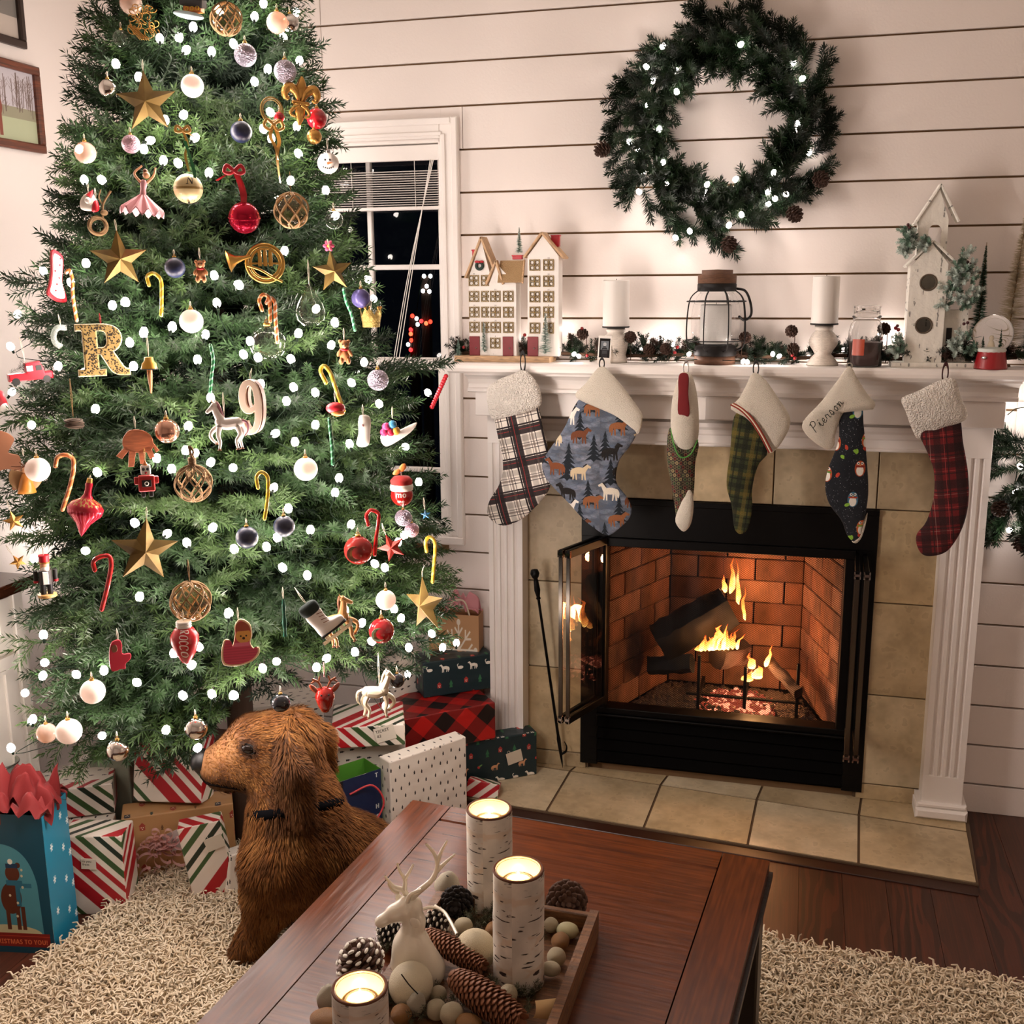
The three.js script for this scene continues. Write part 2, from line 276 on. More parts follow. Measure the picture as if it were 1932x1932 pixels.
{
  // raised venetian blind
  const z = -0.03, t = onZ(800, 303, z).y, s0 = onZ(800, 345, z).y, s1 = onZ(800, 392, z).y, a = win.x0 + 0.014, b = win.x1 - 0.014;
  const bl = thing('window_blind', 'white slatted blind pulled up at the top of the window', 'blind', { pos: [0, t, z] });
  const blm = P(0xd9d2cc, 0.5);
  part(bl, 'valance', boxAt(a, b, 0, win.y1 - 0.016 - t, 0.0, 0.016, 0.002), mat.trim);
  const n = 15, top = onZ(800, 322, z).y - t;
  for (let i = 0; i < n; i++) { const y = lerp(top, s1 - t + 0.012, i / (n - 1)); part(bl, 'slat', cbox(b - a - 0.01, 0.0022, 0.026, 0.0006).translate((a + b) / 2, y, -0.013 + rr(-0.001, 0.001)), blm, { rot: [0, 0, 0] }); }
  part(bl, 'bottom_rail', boxAt(a, b, s1 - t - 0.006, s1 - t + 0.006, -0.026, 0, 0.002), mat.trim);
  for (const px of [664, 783]) part(bl, 'ladder_cord', tube([[onZ(px, 350, z).x, 0, 0.002], [onZ(px, 350, z).x + 0.002, s1 - t, 0.002]], 0.0012, 4, 4), mat.white);
  const c = [[812, 300, 752, 684], [815, 300, 745, 690], [818, 300, 739, 700]];
  c.forEach(([x0, y0, x1, y1], i) => { const p = onZ(x0, y0, 0.012), q = onZ(x1, y1, 0.03); part(bl, 'pull_cord', tube([p.sub(bl.position), p.clone().lerp(q.clone().sub(bl.position), 0.5).add(V(-0.004 * i, 0, 0.004)), q.sub(bl.position)], 0.0016, 12, 5), mat.white); });
}
{
  // two framed photographs on the left wall
  const fw = woodTex(0x5c2f1c, 21, 0.3, 0.5), wood = P(0xffffff, 0.4, { map: fw });
  const winter = paintTex(256, 256, (x, w, h) => { x.fillStyle = '#b9b3b8'; x.fillRect(0, 0, w, h); x.fillStyle = '#8d8a72'; x.fillRect(0, h * 0.52, w, h * 0.2); x.fillStyle = '#a9b08f'; x.fillRect(0, h * 0.68, w, h * 0.32); x.strokeStyle = '#5c4a42'; for (let i = 0; i < 34; i++) { x.lineWidth = rr(1, 3); const a = rr(0, w), b = h * rr(0.5, 0.66); x.beginPath(); x.moveTo(a, b); x.lineTo(a + rr(-8, 8), h * rr(0.02, 0.25)); x.stroke(); x.lineWidth = 1; for (let j = 0; j < 5; j++) { const y = lerp(b, h * 0.15, rnd()); x.beginPath(); x.moveTo(a, y); x.lineTo(a + rr(-20, 20), y - 22); x.stroke(); } } x.fillStyle = '#7a3c2c'; x.beginPath(); x.ellipse(w * 0.42, h * 0.55, 22, 40, 0, 0, TAU); x.fill(); x.fillRect(w * 0.35, h * 0.6, 14, 90); x.fillRect(w * 0.44, h * 0.6, 12, 90); x.fillStyle = '#c9a18b'; x.beginPath(); x.arc(w * 0.42, h * 0.36, 15, 0, TAU); x.fill(); });
  const couple = paintTex(256, 256, (x, w, h) => { x.fillStyle = '#2b2a2c'; x.fillRect(0, 0, w, h); x.fillStyle = '#75706a'; x.fillRect(w * 0.55, h * 0.3, w * 0.45, h * 0.5); x.fillStyle = '#b9ada2'; x.fillRect(w * 0.1, h * 0.75, w * 0.9, h * 0.25); x.fillStyle = '#b4452e'; x.beginPath(); x.ellipse(w * 0.3, h * 0.5, 40, 80, 0, 0, TAU); x.fill(); x.fillStyle = '#d9a58a'; x.beginPath(); x.arc(w * 0.3, h * 0.2, 24, 0, TAU); x.fill(); });
  const frame = (name, label, z0, z1, y0, y1, bw, m, photo) => {
    const f = thing(name, label, 'picture frame', { pos: [XL + 0.002, y0, z1] }), W = z1 - z0, H = y1 - y0;   // local x runs along the wall towards the corner
    f.rotation.y = Math.PI / 2;
    for (const [a, b, c, d] of [[0, W, 0, bw], [0, W, H - bw, H], [0, bw, bw, H - bw], [W - bw, W, bw, H - bw]]) part(f, 'rail', metric(boxAt(a, b, c, d, 0, 0.022, 0.005)), m);
    part(f, 'photograph', new THREE.PlaneGeometry(W - 2 * bw, H - 2 * bw).translate(W / 2, H / 2, 0.008), P(0xffffff, 0.3, { map: photo }));
    part(f, 'backing', boxAt(bw * 0.5, W - bw * 0.5, bw * 0.5, H - bw * 0.5, 0, 0.006, 0.001), mat.dark);
  };
  const a = onX(64, 128, XL), b = onX(60, 290, XL), c = onX(0, 110, XL), d = onX(46, 95, XL);
  frame('picture_frame', 'reddish brown framed photo of a person before bare winter trees', a.z, a.z + 0.36, b.y + 0.004, a.y, 0.026, wood, winter);
  frame('picture_frame', 'dark framed photo on the left wall, hung above the winter photo', d.z + 0.01, d.z + 0.35, d.y, d.y + 0.3, 0.024, P(0x2a1a12, 0.4, {}), couple);
}
{
  // coloured lights strung on a fence across the yard, seen through the window
  const o = thing('outdoor_light_string', 'red and white outdoor lights seen through the dark window', 'string lights', { pos: [-3.2, 1.0, -4] });
  const cols = [0xff3322, 0xffffff, 0xff2a2a, 0xff5533], bm = cols.map((c) => glow(c, 6));
  const pts = [[778, 596], [786, 601], [795, 606], [804, 610], [812, 607], [788, 612], [775, 622], [775, 630], [776, 642], [770, 650], [775, 660], [800, 521], [812, 521], [805, 540], [810, 550], [798, 549]].map(([x, y]) => onZ(x, y, -4).sub(o.position));
  part(o, 'wire', tube(pts, 0.004, 60, 4), mat.wire); for (const i of [0, 11]) part(o, 'post', boxAt(pts[i].x - 0.03, pts[i].x + 0.03, -1.02, pts[i].y, pts[i].z - 0.07, pts[i].z - 0.01), mat.bark);
  pts.forEach((p, i) => part(o, 'bulb', ball(0.016, 8, 6), bm[i > 10 ? 1 : i % 4], { pos: p }));
}
// ---------- fireplace: hearth, tile surround, mantel, insert, fire ----------
const stone = (s) => texOf(256, 256, (u, v) => { const a = fbm(u * 4, v * 4, s, 4, 4, 5), b = fbm(u * 20, v * 20, s + 3, 20, 20, 3), k = 0.86 + 0.3 * (a - 0.5) + 0.16 * (b - 0.5) - (b > 0.72 ? 0.08 : 0); return [212 * k, (193 + 8 * (a - 0.5)) * k, (158 + 20 * (a - 0.5)) * k]; }, { size: 0.5 });
const tileTex = [11, 22, 33].map(stone), tileMats = tileTex.map((t, i) => P([0xffffff, 0xf4efe8, 0xfbf3e6][i], 0.42, { map: t, bumpMap: t, bumpScale: 0.0012 }));
const grout = P(0x5a4632, 0.95);
const HY = 0.014;   // top of the hearth tiles
{
  // hearth: a grid of square tiles laid on the floor, its front row whole
  const FR = [[1023, 1527], [1215, 1560], [1412, 1590], [1621.5, 1626.7], [1844, 1665]].map(([x, y]) => onY(x, y, HY));
  const step = FR[4].clone().sub(FR[1]).divideScalar(3), ex = step.clone().normalize(), ez = V(-0.045, 0, 1).normalize(), W = step.length();
  const h = structure('hearth_floor', null);
  const quad = (p, q, r, s) => { const g = new THREE.ExtrudeGeometry(shapeOf([p, q, r, s].map((v) => [v.x, -v.z])), { depth: HY - 0.002, bevelEnabled: true, bevelSize: -0.0015, bevelThickness: 0.0015, bevelSegments: 1, bevelOffset: 0 }); return g.rotateX(-Math.PI / 2); };
  const front = (i) => FR[1].clone().addScaledVector(step, i - 1);
  const D = 0.312, g = 0.004;
  const pt = (i, d) => front(i).addScaledVector(ez, -d).setY(0);
  for (let i = -1; i < 4; i++) {
    const a = i + g / W / 1, b = i + 1 - g / W;
    const rows = [[0, D], [D + 2 * g, D + 0.33]];
    rows.forEach(([d0, d1], r) => { const q = [pt(a, d0), pt(b, d0), pt(b, d1), pt(a, d1)]; q.forEach((v) => { if (v.z < 0.006) v.z = 0.006; }); const m = metric(quad(...q)), uv = m.attributes.uv, o = rnd(), o2 = rnd(); for (let k = 0; k < uv.count; k++) uv.setXY(k, uv.getX(k) + o, uv.getY(k) + o2); part(h, 'tile', m, tileMats[(i + r + 4) % 3]); });
  }
  const q = [pt(-1, -0.004), pt(4.01, -0.004), pt(4.01, D + 0.4), pt(-1, D + 0.4)]; q.forEach((v) => { if (v.z < 0.004) v.z = 0.004; });
  part(h, 'grout', new THREE.ExtrudeGeometry(shapeOf(q.map((v) => [v.x, -v.z])), { depth: HY - 0.004, bevelEnabled: false }).rotateX(-Math.PI / 2), grout);
  const e0 = pt(-1, -0.03), e1 = pt(4.0, -0.03), e2 = pt(4.03, 0.45);
  part(h, 'edge_board', join([e0].map((v, i) => { const w = [e1, e2][i], L = v.distanceTo(w), b = cbox(L, 0.008, 0.055, 0.002); return b.applyMatrix4(new THREE.Matrix4().makeBasis(w.clone().sub(v).normalize(), V(0, 1, 0), V(0, 0, 1).sub(w.clone().sub(v).normalize().multiplyScalar(w.clone().sub(v).normalize().z)).normalize()).setPosition(v.clone().add(w).multiplyScalar(0.5).setY(0.001))); })), P(0x2e150b, 0.4));
}
{
  // tiled surround of the firebox
  const s = structure('wall_tiles', boxAt(-0.49, 0.9, 0, 1.245, 0.0, 0.012, 0.001), grout, {});
  // the slab is cut by the insert in front of it; only a frame of tiles remains visible
  s.geometry = join([boxAt(-0.49, -0.255, 0, 1.26, 0, 0.012, 0.001), boxAt(0.675, 0.9, 0, 1.26, 0, 0.012, 0.001), boxAt(-0.255, 0.675, 1.0, 1.26, 0, 0.012, 0.001)]);
  const T = (a, b, c, d, i) => { const g = metric(boxAt(a + 0.002, b - 0.002, c + 0.002, d - 0.002, 0.006, 0.02, 0.0015)), uv = g.attributes.uv, o = rnd(), o2 = rnd(); for (let k = 0; k < uv.count; k++) uv.setXY(k, uv.getX(k) + o, uv.getY(k) + o2); part(s, 'tile', g, tileMats[i % 3]); };
  const xs = [-0.485, -0.297, 0.033, 0.363, 0.691, 0.892]; for (let i = 0; i < 5; i++) T(xs[i], xs[i + 1], 1.03, 1.255, i);
  [0.012, 0.07, 0.393, 0.716, 1.03].forEach((y, i, a) => { if (i) { T(-0.485, -0.262, a[i - 1], y, i); T(0.682, 0.892, a[i - 1], y, i + 1); } });
}
const SHELF = 1.5;   // top of the mantel shelf
{
  const m = thing('fireplace_mantel', 'white painted wooden mantel with fluted pilasters and moulded shelf around the fireplace', 'mantel', { pos: [0.2, 0, 0] });
  const X = (a, b) => [a - 0.2, b - 0.2];
  const B = (x0, x1, y0, y1, z0, z1, c = 0.003) => boxAt(...X(x0, x1), y0, y1, z0, z1, c);
  part(m, 'shelf', (() => { const p = [[0, 0], [0.205, 0], [0.213, 0.006], [0.215, 0.016], [0.213, 0.026], [0.206, 0.033], [0, 0.033]]; return ext(p, 1.82, 0.002, 1).rotateY(-Math.PI / 2).translate(0.005, SHELF - 0.033, 0); })(), mat.trim);
  // crown moulding under the shelf, swept along the front and returned at both ends
  const prof = [[0.13, 0], [0.145, 0.004], [0.146, 0.014], [0.136, 0.018], [0.134, 0.03], [0.142, 0.046], [0.16, 0.056], [0.182, 0.062], [0.184, 0.07], [0, 0.07], [0, 0]];
  part(m, 'crown_moulding', ext(prof, 1.72, 0.0).rotateY(-Math.PI / 2).translate(0.005, SHELF - 0.103, 0), mat.trim);
  part(m, 'frieze', join([B(-0.6, 1.01, 1.318, 1.4, 0.004, 0.112), B(-0.6, 1.01, 1.392, 1.4, 0.1, 0.122)]), mat.trim);
  for (const [a, b] of [[-0.632, -0.44], [0.862, 1.035]]) part(m, 'capital', join([B(a, b, 1.318, 1.402, 0.0, 0.132, 0.002)]), mat.trim);
  part(m, 'corbel', join([B(0.14, 0.335, 1.322, 1.398, 0.1, 0.127, 0.002)]), mat.trim);
  part(m, 'architrave', join([B(-0.48, 0.89, 1.226, 1.32, 0.004, 0.06), ext([[0.06, 0], [0.066, 0.006], [0.07, 0.02], [0.082, 0.03], [0.084, 0.044], [0.06, 0.05]], 1.36).rotateY(-Math.PI / 2).translate(0.005, 1.262, 0), B(-0.48, 0.89, 1.226, 1.236, 0.05, 0.07)]), mat.trim);
  for (const [a, b] of [[-0.6, -0.478], [0.886, 1.012]]) {
    const w = b - a, pts = [[0, 0.004], [0, 0.1]], n = 4; for (let i = 0; i < n; i++) { const c = w * (i + 1) / (n + 1), h = 0.0075; pts.push([c - h, 0.1], [c - h * 0.8, 0.094], [c, 0.0905], [c + h * 0.8, 0.094], [c + h, 0.1]); } pts.push([w, 0.1], [w, 0.004]);
    // profile lies in x and z, swept upwards
    const g = new THREE.ExtrudeGeometry(shapeOf(pts.map(([x, z]) => [x, -z])), { depth: 1.06, bevelEnabled: false }).rotateX(-Math.PI / 2);
    const pil = part(m, 'pilaster', join([g.translate(a - 0.2, 0.16, 0), B(a, b, 0.05, 0.16, 0.004, 0.1, 0.001), B(a, b, 1.22, 1.32, 0.004, 0.1, 0.001)]), mat.trim);
    part(m, 'plinth', join([B(a - 0.018, b + 0.018, HY, 0.05, 0.003, 0.122, 0.008), B(a - 0.014, b + 0.014, 0.05, 0.068, 0.003, 0.114, 0.006)]), mat.trim);
  }
}
const FBX = { x0: -0.19, x1: 0.605, y0: 0.265, y1: 0.862, fl: 0.215, bx0: -0.02, bx1: 0.48, bz: -0.42 };
{
  const f = thing('fireplace_insert', 'black metal firebox with brick lining, mesh curtain and open folding glass doors', 'fireplace', { pos: [0.2, 0.02, 0] });
  const B = (x0, x1, y0, y1, z0, z1, c = 0.002) => boxAt(x0 - 0.2, x1 - 0.2, y0 - 0.02, y1 - 0.02, z0, z1, c);
  const { x0, x1, y0, y1 } = FBX, L = -0.282, R = 0.702, Bo = 0.038, T = 1.03;
  part(f, 'hood_panel', join([B(L, R, y1 + 0.03, T, -0.02, 0.03), B(L, R, T - 0.02, T, 0.02, 0.036), B(x0 - 0.03, x1 + 0.03, y1, y1 + 0.03, -0.02, 0.04)]), mat.black);
  for (const [a, b] of [[L, x0 - 0.03], [x1 + 0.03, R]]) part(f, 'side_panel', B(a, b, Bo, T - 0.02, -0.02, 0.028), mat.black);
  for (const [a, b] of [[x0 - 0.03, x0], [x1, x1 + 0.03]]) part(f, 'door_track', B(a, b, y0, y1, -0.03, 0.04), mat.black);
  part(f, 'lower_panel', B(L, R, Bo, y0 - 0.02, -0.03, 0.012), mat.soot);
  part(f, 'lower_rail', join([B(x0 - 0.03, x1 + 0.03, y0 - 0.022, y0, -0.03, 0.04), B(x0 - 0.03, x1 + 0.03, y0 - 0.03, y0 - 0.022, 0.03, 0.05)]), mat.black);
  for (let i = 0; i < 4; i++) part(f, 'louvre', at(cbox(R - L - 0.06, 0.04, 0.005, 0.002), [0.01, 0.05 + i * 0.045, 0.022], [-0.2, 0, 0]), mat.soot);
  // firebox walls with their bricks
  const sootMat = mat.soot, tw = (pts, y) => B(...pts, y);
  const { fl, bx0, bx1, bz } = FBX;
  const shell = [B(bx0 - 0.03, bx1 + 0.03, fl, 1.1, bz - 0.04, bz - 0.012), B(x0 - 0.02, x1 + 0.02, fl - 0.03, fl, bz - 0.04, -0.0), B(x0 - 0.03, x1 + 0.03, 0.98, 1.0, bz - 0.04, 0)];
  const sides = [[x0, bx0], [x1, bx1]].map(([a, b]) => { const dx = b - a, dz = bz + 0.02, len = Math.hypot(dx, dz), ang = Math.atan2(-dz, dx); return { a, b, len, ang }; });
  for (const s of sides) shell.push(cbox(s.len + 0.03, 0.9, 0.02, 0.002).rotateY(s.ang).translate((s.a + s.b) / 2 - 0.2 + (s.a < 0 ? -0.022 : 0.022), 0.63, (bz - 0.02) / 2 - 0.006));
  part(f, 'firebox_shell', join(shell), sootMat);
  const bt = texOf(256, 128, (u, v) => { const a = fbm(u * 6, v * 4, 71, 6, 4, 5); return [128 * (0.6 + 0.7 * a), 88 * (0.6 + 0.7 * a), 68 * (0.6 + 0.7 * a)]; }, { size: 0.3 });
  const bm = [0xffffff, 0xd9cbbf, 0xf3e2d2].map((c) => P(c, 0.9, { map: bt, bumpMap: bt, bumpScale: 0.004 }));
  const bricks = (len, place, seed) => { for (let r = 0; r < 8; r++) { const h = 0.083, y = fl + r * 0.086 + 0.002; let u = r % 2 ? -0.11 : 0; while (u < len) { const a = Math.max(u, 0) + 0.0015, b = Math.min(u + 0.213, len) - 0.0015; if (b - a > 0.015) place(metric(cbox(b - a, h, 0.012, 0.003)), (a + b) / 2, y + h / 2, (r * 3 + Math.round(u * 10) + seed) % 3); u += 0.216; } } };
  bricks(bx1 - bx0, (g, u, y, m) => part(f, 'brick', g, bm[Math.abs(m)], { pos: [bx0 + u - 0.2, y - 0.02, bz - 0.006] }), 1);
  sides.forEach((s, k) => bricks(s.len, (g, u, y, m) => part(f, 'brick', g, bm[Math.abs(m)], { pos: [lerp(s.a, s.b, u / s.len) - 0.2 + (k ? 0.004 : -0.004), y - 0.02, lerp(-0.02, bz, u / s.len)], rot: [0, s.ang, 0] }), k));
  // mesh curtain
  const net = paintTex(64, 64, (x, w, h) => { x.fillStyle = '#000'; x.fillRect(0, 0, w, h); x.strokeStyle = '#fff'; x.lineWidth = 9; for (const [a, b, c, d] of [[0, 32, 32, 0], [32, 0, 64, 32], [64, 32, 32, 64], [32, 64, 0, 32]]) { x.beginPath(); x.moveTo(a, b); x.lineTo(c, d); x.stroke(); } }, { size: [0.0095, 0.0075], srgb: false });
  const curtain = (a, b) => { const g = metric(warp(new THREE.PlaneGeometry(b - a, y1 - y0 - 0.005, 60, 1), (v) => { v.z += 0.006 * Math.sin(v.x * 62) + 0.004 * Math.sin(v.x * 23); })); return g.translate((a + b) / 2 - 0.2, (y0 + y1) / 2 - 0.02, -0.015); };
  const nm = P(0x1b1512, 0.5, { metalness: 0.6, alphaMap: net, alphaTest: 0.5, side: THREE.DoubleSide });
  part(f, 'mesh_curtain', curtain(x0, (x0 + x1) / 2 + 0.002), nm); part(f, 'mesh_curtain', curtain((x0 + x1) / 2 - 0.002, x1), nm);
  part(f, 'curtain_rod', at(cyl(0.005, 0.005, x1 - x0, 10), [(x0 + x1) / 2 - 0.2, y1 - 0.022, -0.015], [0, 0, Math.PI / 2]), mat.black);
  // folded glass doors: two leaves each
  const leaf = (hx, hz, tx, tz, ya, yb) => {
    const dx = tx - hx, dz = tz - hz, len = Math.hypot(dx, dz), ang = Math.atan2(-dz, dx);
    const d = new THREE.Group(); d.name = 'glass_door'; f.add(d); d.position.set(hx - 0.2, ya - 0.02, hz); d.rotation.y = ang; const H = yb - ya;
    part(d, 'door_rail', join([boxAt(0, len, H - 0.028, H, -0.007, 0.007, 0.002), boxAt(0, len, 0, 0.028, -0.007, 0.007, 0.002), boxAt(0, 0.012, 0, H, -0.006, 0.006, 0.002)]), mat.black);
    part(d, 'edge_stile', join([boxAt(len - 0.006, len, 0.01, H - 0.01, -0.008, 0.008, 0.0015)]), P(0x6d665e, 0.25, { metalness: 1 }));
    for (const y of [H - 0.014, 0.014]) part(d, 'corner_clip', join([boxAt(len - 0.006, len + 0.004, y - 0.012, y + 0.012, -0.01, -0.006, 0.001), boxAt(len - 0.006, len + 0.004, y - 0.012, y + 0.012, 0.006, 0.01, 0.001), boxAt(len, len + 0.004, y - 0.004, y + 0.004, -0.01, 0.01, 0.001)]), mat.chrome);
    part(d, 'glass_pane', new THREE.PlaneGeometry(len - 0.02, H - 0.05).translate(len / 2, H / 2, 0), P(0xf4eee6, 0.02, { transmission: 1, thickness: 0, ior: 1.5 }));
  };
  leaf(-0.222, 0.045, -0.304, 0.27, 0.288, 0.898); leaf(-0.192, 0.045, -0.278, 0.272, 0.288, 0.898);
  leaf(0.64, 0.045, 0.632, 0.27, 0.252, 0.885); leaf(0.665, 0.045, 0.66, 0.27, 0.252, 0.885);
}
{
  // iron grate, logs, embers, flames
  const G = thing('fire_grate', 'black iron fire grate with upright prongs under the burning logs', 'grate', { pos: [0.24, FBX.fl, -0.2] });
  const up = [[1318, 1236, 1292], [1405, 1258, 1306], [1504, 1252, 1312]].map(([x, a, b]) => { const q = onZ(x, b, -0.12), t = onZ(x, a, -0.12); return [q.x - 0.24, t.y - FBX.fl]; });
  const bar = P(0x0d0b0a, 0.6, { metalness: 0.5 });
  for (const [x, h] of up) part(G, 'prong', join([boxAt(x - 0.006, x + 0.006, 0.0, h, 0.074, 0.086, 0.002), boxAt(x - 0.006, x + 0.006, 0.045, 0.057, -0.15, 0.08, 0.002), boxAt(x - 0.006, x + 0.006, 0, 0.05, -0.15, -0.138, 0.002)]), bar);
  part(G, 'cross_bar', boxAt(up[0][0] - 0.05, up[2][0] + 0.02, 0.045, 0.055, 0.02, 0.032, 0.002), bar);
  const lt = texOf(256, 256, (u, v) => { const a = fbm(u * 3, v * 14, 81, 3, 14, 4), c = Math.abs(Math.sin(v * 40 + a * 9)) * Math.abs(Math.sin(u * 26 + a * 6)); const k = 0.5 + a; return [8 * k + 4 * c, 6 * k + 3 * c, 5 * k + 2 * c]; }, { size: 0.4 });
  const char = P(0xffffff, 0.8, { map: lt, bumpMap: lt, bumpScale: 0.012 });
  const ash = P(0xb9a595, 0.95, { bumpMap: fineBump, bumpScale: 0.003 });
  const log = (label, p, q, w, h, roll, m = char) => {
    const d = q.clone().sub(p), len = d.length(), g = warp(new THREE.BoxGeometry(len, h, w, 24, 8, 8), (v) => { const r = Math.hypot(v.y / h, v.z / w) || 1, k = lerp(1, 0.5 / r, 0.45 * smooth(0.3, 0.7, r)); v.y *= k; v.z *= k; const n = n3(v.x * 30, v.y * 34, v.z * 34, 5) - 0.5; v.y += n * 0.012; v.z += (n3(v.x * 30, v.y * 34, v.z * 34, 15) - 0.5) * 0.012; v.x += n * 0.006 * Math.sign(v.x) * (Math.abs(v.x) > len * 0.49 ? 1 : 0); });
    const o = solo('fire_log', label, 'log', metric(g), m, { pos: p.clone().add(q).multiplyScalar(0.5), group: undefined });
    o.quaternion.copy(qAim(V(1, 0, 0), d)).multiply(new THREE.Quaternion().setFromAxisAngle(V(1, 0, 0), roll)); return o;
  };
  log('large charred log leaning across the fire', onZ(1243, 1214, -0.19), onZ(1376, 1142, -0.25), 0.125, 0.13, 0.35);
  log('short glowing log end under the large charred log', onZ(1352, 1240, -0.16), onZ(1402, 1228, -0.26), 0.08, 0.085, 0.2, P(0x2c120a, 0.9, { bumpMap: lt, bumpScale: 0.01 }));
  log('thin burnt log with white ash sloping down at the right of the fire', onZ(1452, 1248, -0.24), onZ(1506, 1308, -0.1), 0.035, 0.04, 0.5, P(0x3b2a22, 0.9, { bumpMap: lt, bumpScale: 0.01 }));
  log('dark log lying low at the left of the fire', onZ(1226, 1256, -0.2), onZ(1306, 1252, -0.17), 0.065, 0.06, 0.9);
  // ember bed and ash
  const lump = new THREE.IcosahedronGeometry(1, 1); warp(lump, (v) => v.multiplyScalar(0.75 + 0.5 * n3(v.x * 2 + 5, v.y * 2, v.z * 2, 3)));
  const hot = [], cold = []; const c0 = onZ(1392, 1285, -0.18);
  for (let i = 0; i < 2200; i++) { const x = rr(-0.15, 0.56), z = rr(-0.38, -0.05); if (x < lerp(-0.17, 0.0, -z / 0.42) || x > lerp(0.58, 0.46, -z / 0.42)) continue; const s = rr(0.005, 0.012), d = Math.hypot((x - c0.x) / 0.13, (z + 0.2) / 0.13); (d + rr(-0.25, 0.35) < 1 ? hot : cold).push(mtx([x - 0.24, 0.006 + (d < 1 ? rr(0, 0.02) : 0), z + 0.2], [rr(0, 6), rr(0, 6), 0], [s * rr(0.8, 1.5), s * 0.8, s])); }
  const bed = thing('ember_bed', 'bed of glowing embers and grey ash under the grate', 'embers', { pos: [0.24, FBX.fl, -0.2] });
  bed.userData.kind = 'stuff';
  copies(bed, 'ember', lump, glow(new THREE.Color().setRGB(1, 0.3, 0.16), 2.6), hot.filter((_, i) => i % 3 === 0)); copies(bed, 'dim_ember', lump, glow(new THREE.Color().setRGB(1, 0.13, 0.06), 0.5), hot.filter((_, i) => i % 3));
  copies(bed, 'ash', lump, P(0x4a3a30, 0.95), cold);
  // flames: closed wisps that taper to twisted tips
  const flameGeo = (h, r, sx, seed, lean = 0) => warp(lathe([[0.15, 0], [0.7, 0.06], [1, 0.18], [0.86, 0.36], [0.55, 0.58], [0.28, 0.78], [0.1, 0.93], [0, 1]].map(([a, b]) => [a * r, b * h]), 18), (v) => { const t = v.y / h; v.x = v.x * sx + (n3(t * 4, 0, seed, 2) - 0.5) * r * 2.4 * t + lean * t * t + (n3(v.x * 60, t * 7, v.z * 60, seed) - 0.5) * r * 0.8; v.z += (n3(t * 4, 3, seed, 7) - 0.5) * r * 1.6 * t; });
  const fm = [[9], [5], [18]].map(([a]) => new THREE.MeshStandardMaterial({ color: 0x000000, roughness: 1, emissive: 0xffffff, emissiveIntensity: a * 2, emissiveMap: texOf(8, 64, (u, v) => { const t = clamp(v * 1.15 - 0.1 + 0.2 * (hash(u * 8 | 0, v * 20 | 0, 3) - 0.5), 0, 1); return [255, lerp(205, 78, Math.pow(t, 0.8)), lerp(120, 14, Math.pow(t, 0.6))].map((c) => c * lerp(1, 0.35, t)); }) }));
  const fl = thing('fire_flames', 'yellow and orange flames licking up between the logs', 'fire', { pos: onZ(1340, 1230, -0.13) });
  const fp = (x, y, z, h, r, sx, m, lean) => part(fl, 'flame', flameGeo(h, r, sx, Math.round(x * 3 + y), lean), fm[m], { pos: onZ(x, y, z).sub(fl.position) });
  fp(1330, 1226, -0.13, 0.05, 0.012, 1.4, 0, 0.02); fp(1343, 1227, -0.14, 0.085, 0.016, 1.2, 2, 0.02); fp(1356, 1226, -0.14, 0.1, 0.018, 1, 2, 0.0); fp(1368, 1225, -0.15, 0.075, 0.016, 1, 0, 0.01); fp(1380, 1222, -0.17, 0.06, 0.014, 1, 1, 0); fp(1318, 1228, -0.13, 0.03, 0.01, 1.6, 1, 0.01);
  fp(1380, 1120, -0.32, 0.14, 0.016, 0.7, 1, -0.01); fp(1368, 1118, -0.32, 0.07, 0.013, 0.8, 0, 0.0); fp(1392, 1140, -0.32, 0.17, 0.014, 0.6, 1, -0.02); fp(1404, 1170, -0.33, 0.13, 0.011, 0.7, 1, -0.01); for (let i = 0; i < 9; i++) fp(1322 + i * 8.5, 1229 - i * 0.5, -0.11 - 0.008 * (i % 3), rr(0.03, 0.065) * (1 + Math.sin(i / 8 * Math.PI)), rr(0.007, 0.011), rr(0.7, 1.1), i % 3, rr(-0.01, 0.025));
  fp(1446, 1258, -0.2, 0.085, 0.011, 0.8, 2, 0.025); fp(1418, 1262, -0.18, 0.06, 0.016, 1, 0, 0); fp(1428, 1280, -0.15, 0.05, 0.02, 1.2, 2, 0); fp(1410, 1285, -0.15, 0.04, 0.018, 1.2, 0, 0);
  const FC = new THREE.Color().setRGB(1, 0.46, 0.18);
  lamp(fl, onZ(1356, 1208, -0.12).sub(fl.position), FIRE * 0.28, FC, 0.03); lamp(fl, onZ(1392, 1095, -0.3).sub(fl.position), FIRE * 0.4, FC, 0.02); lamp(fl, onZ(1425, 1262, -0.16).sub(fl.position), FIRE * 0.62, FC, 0.025);
}
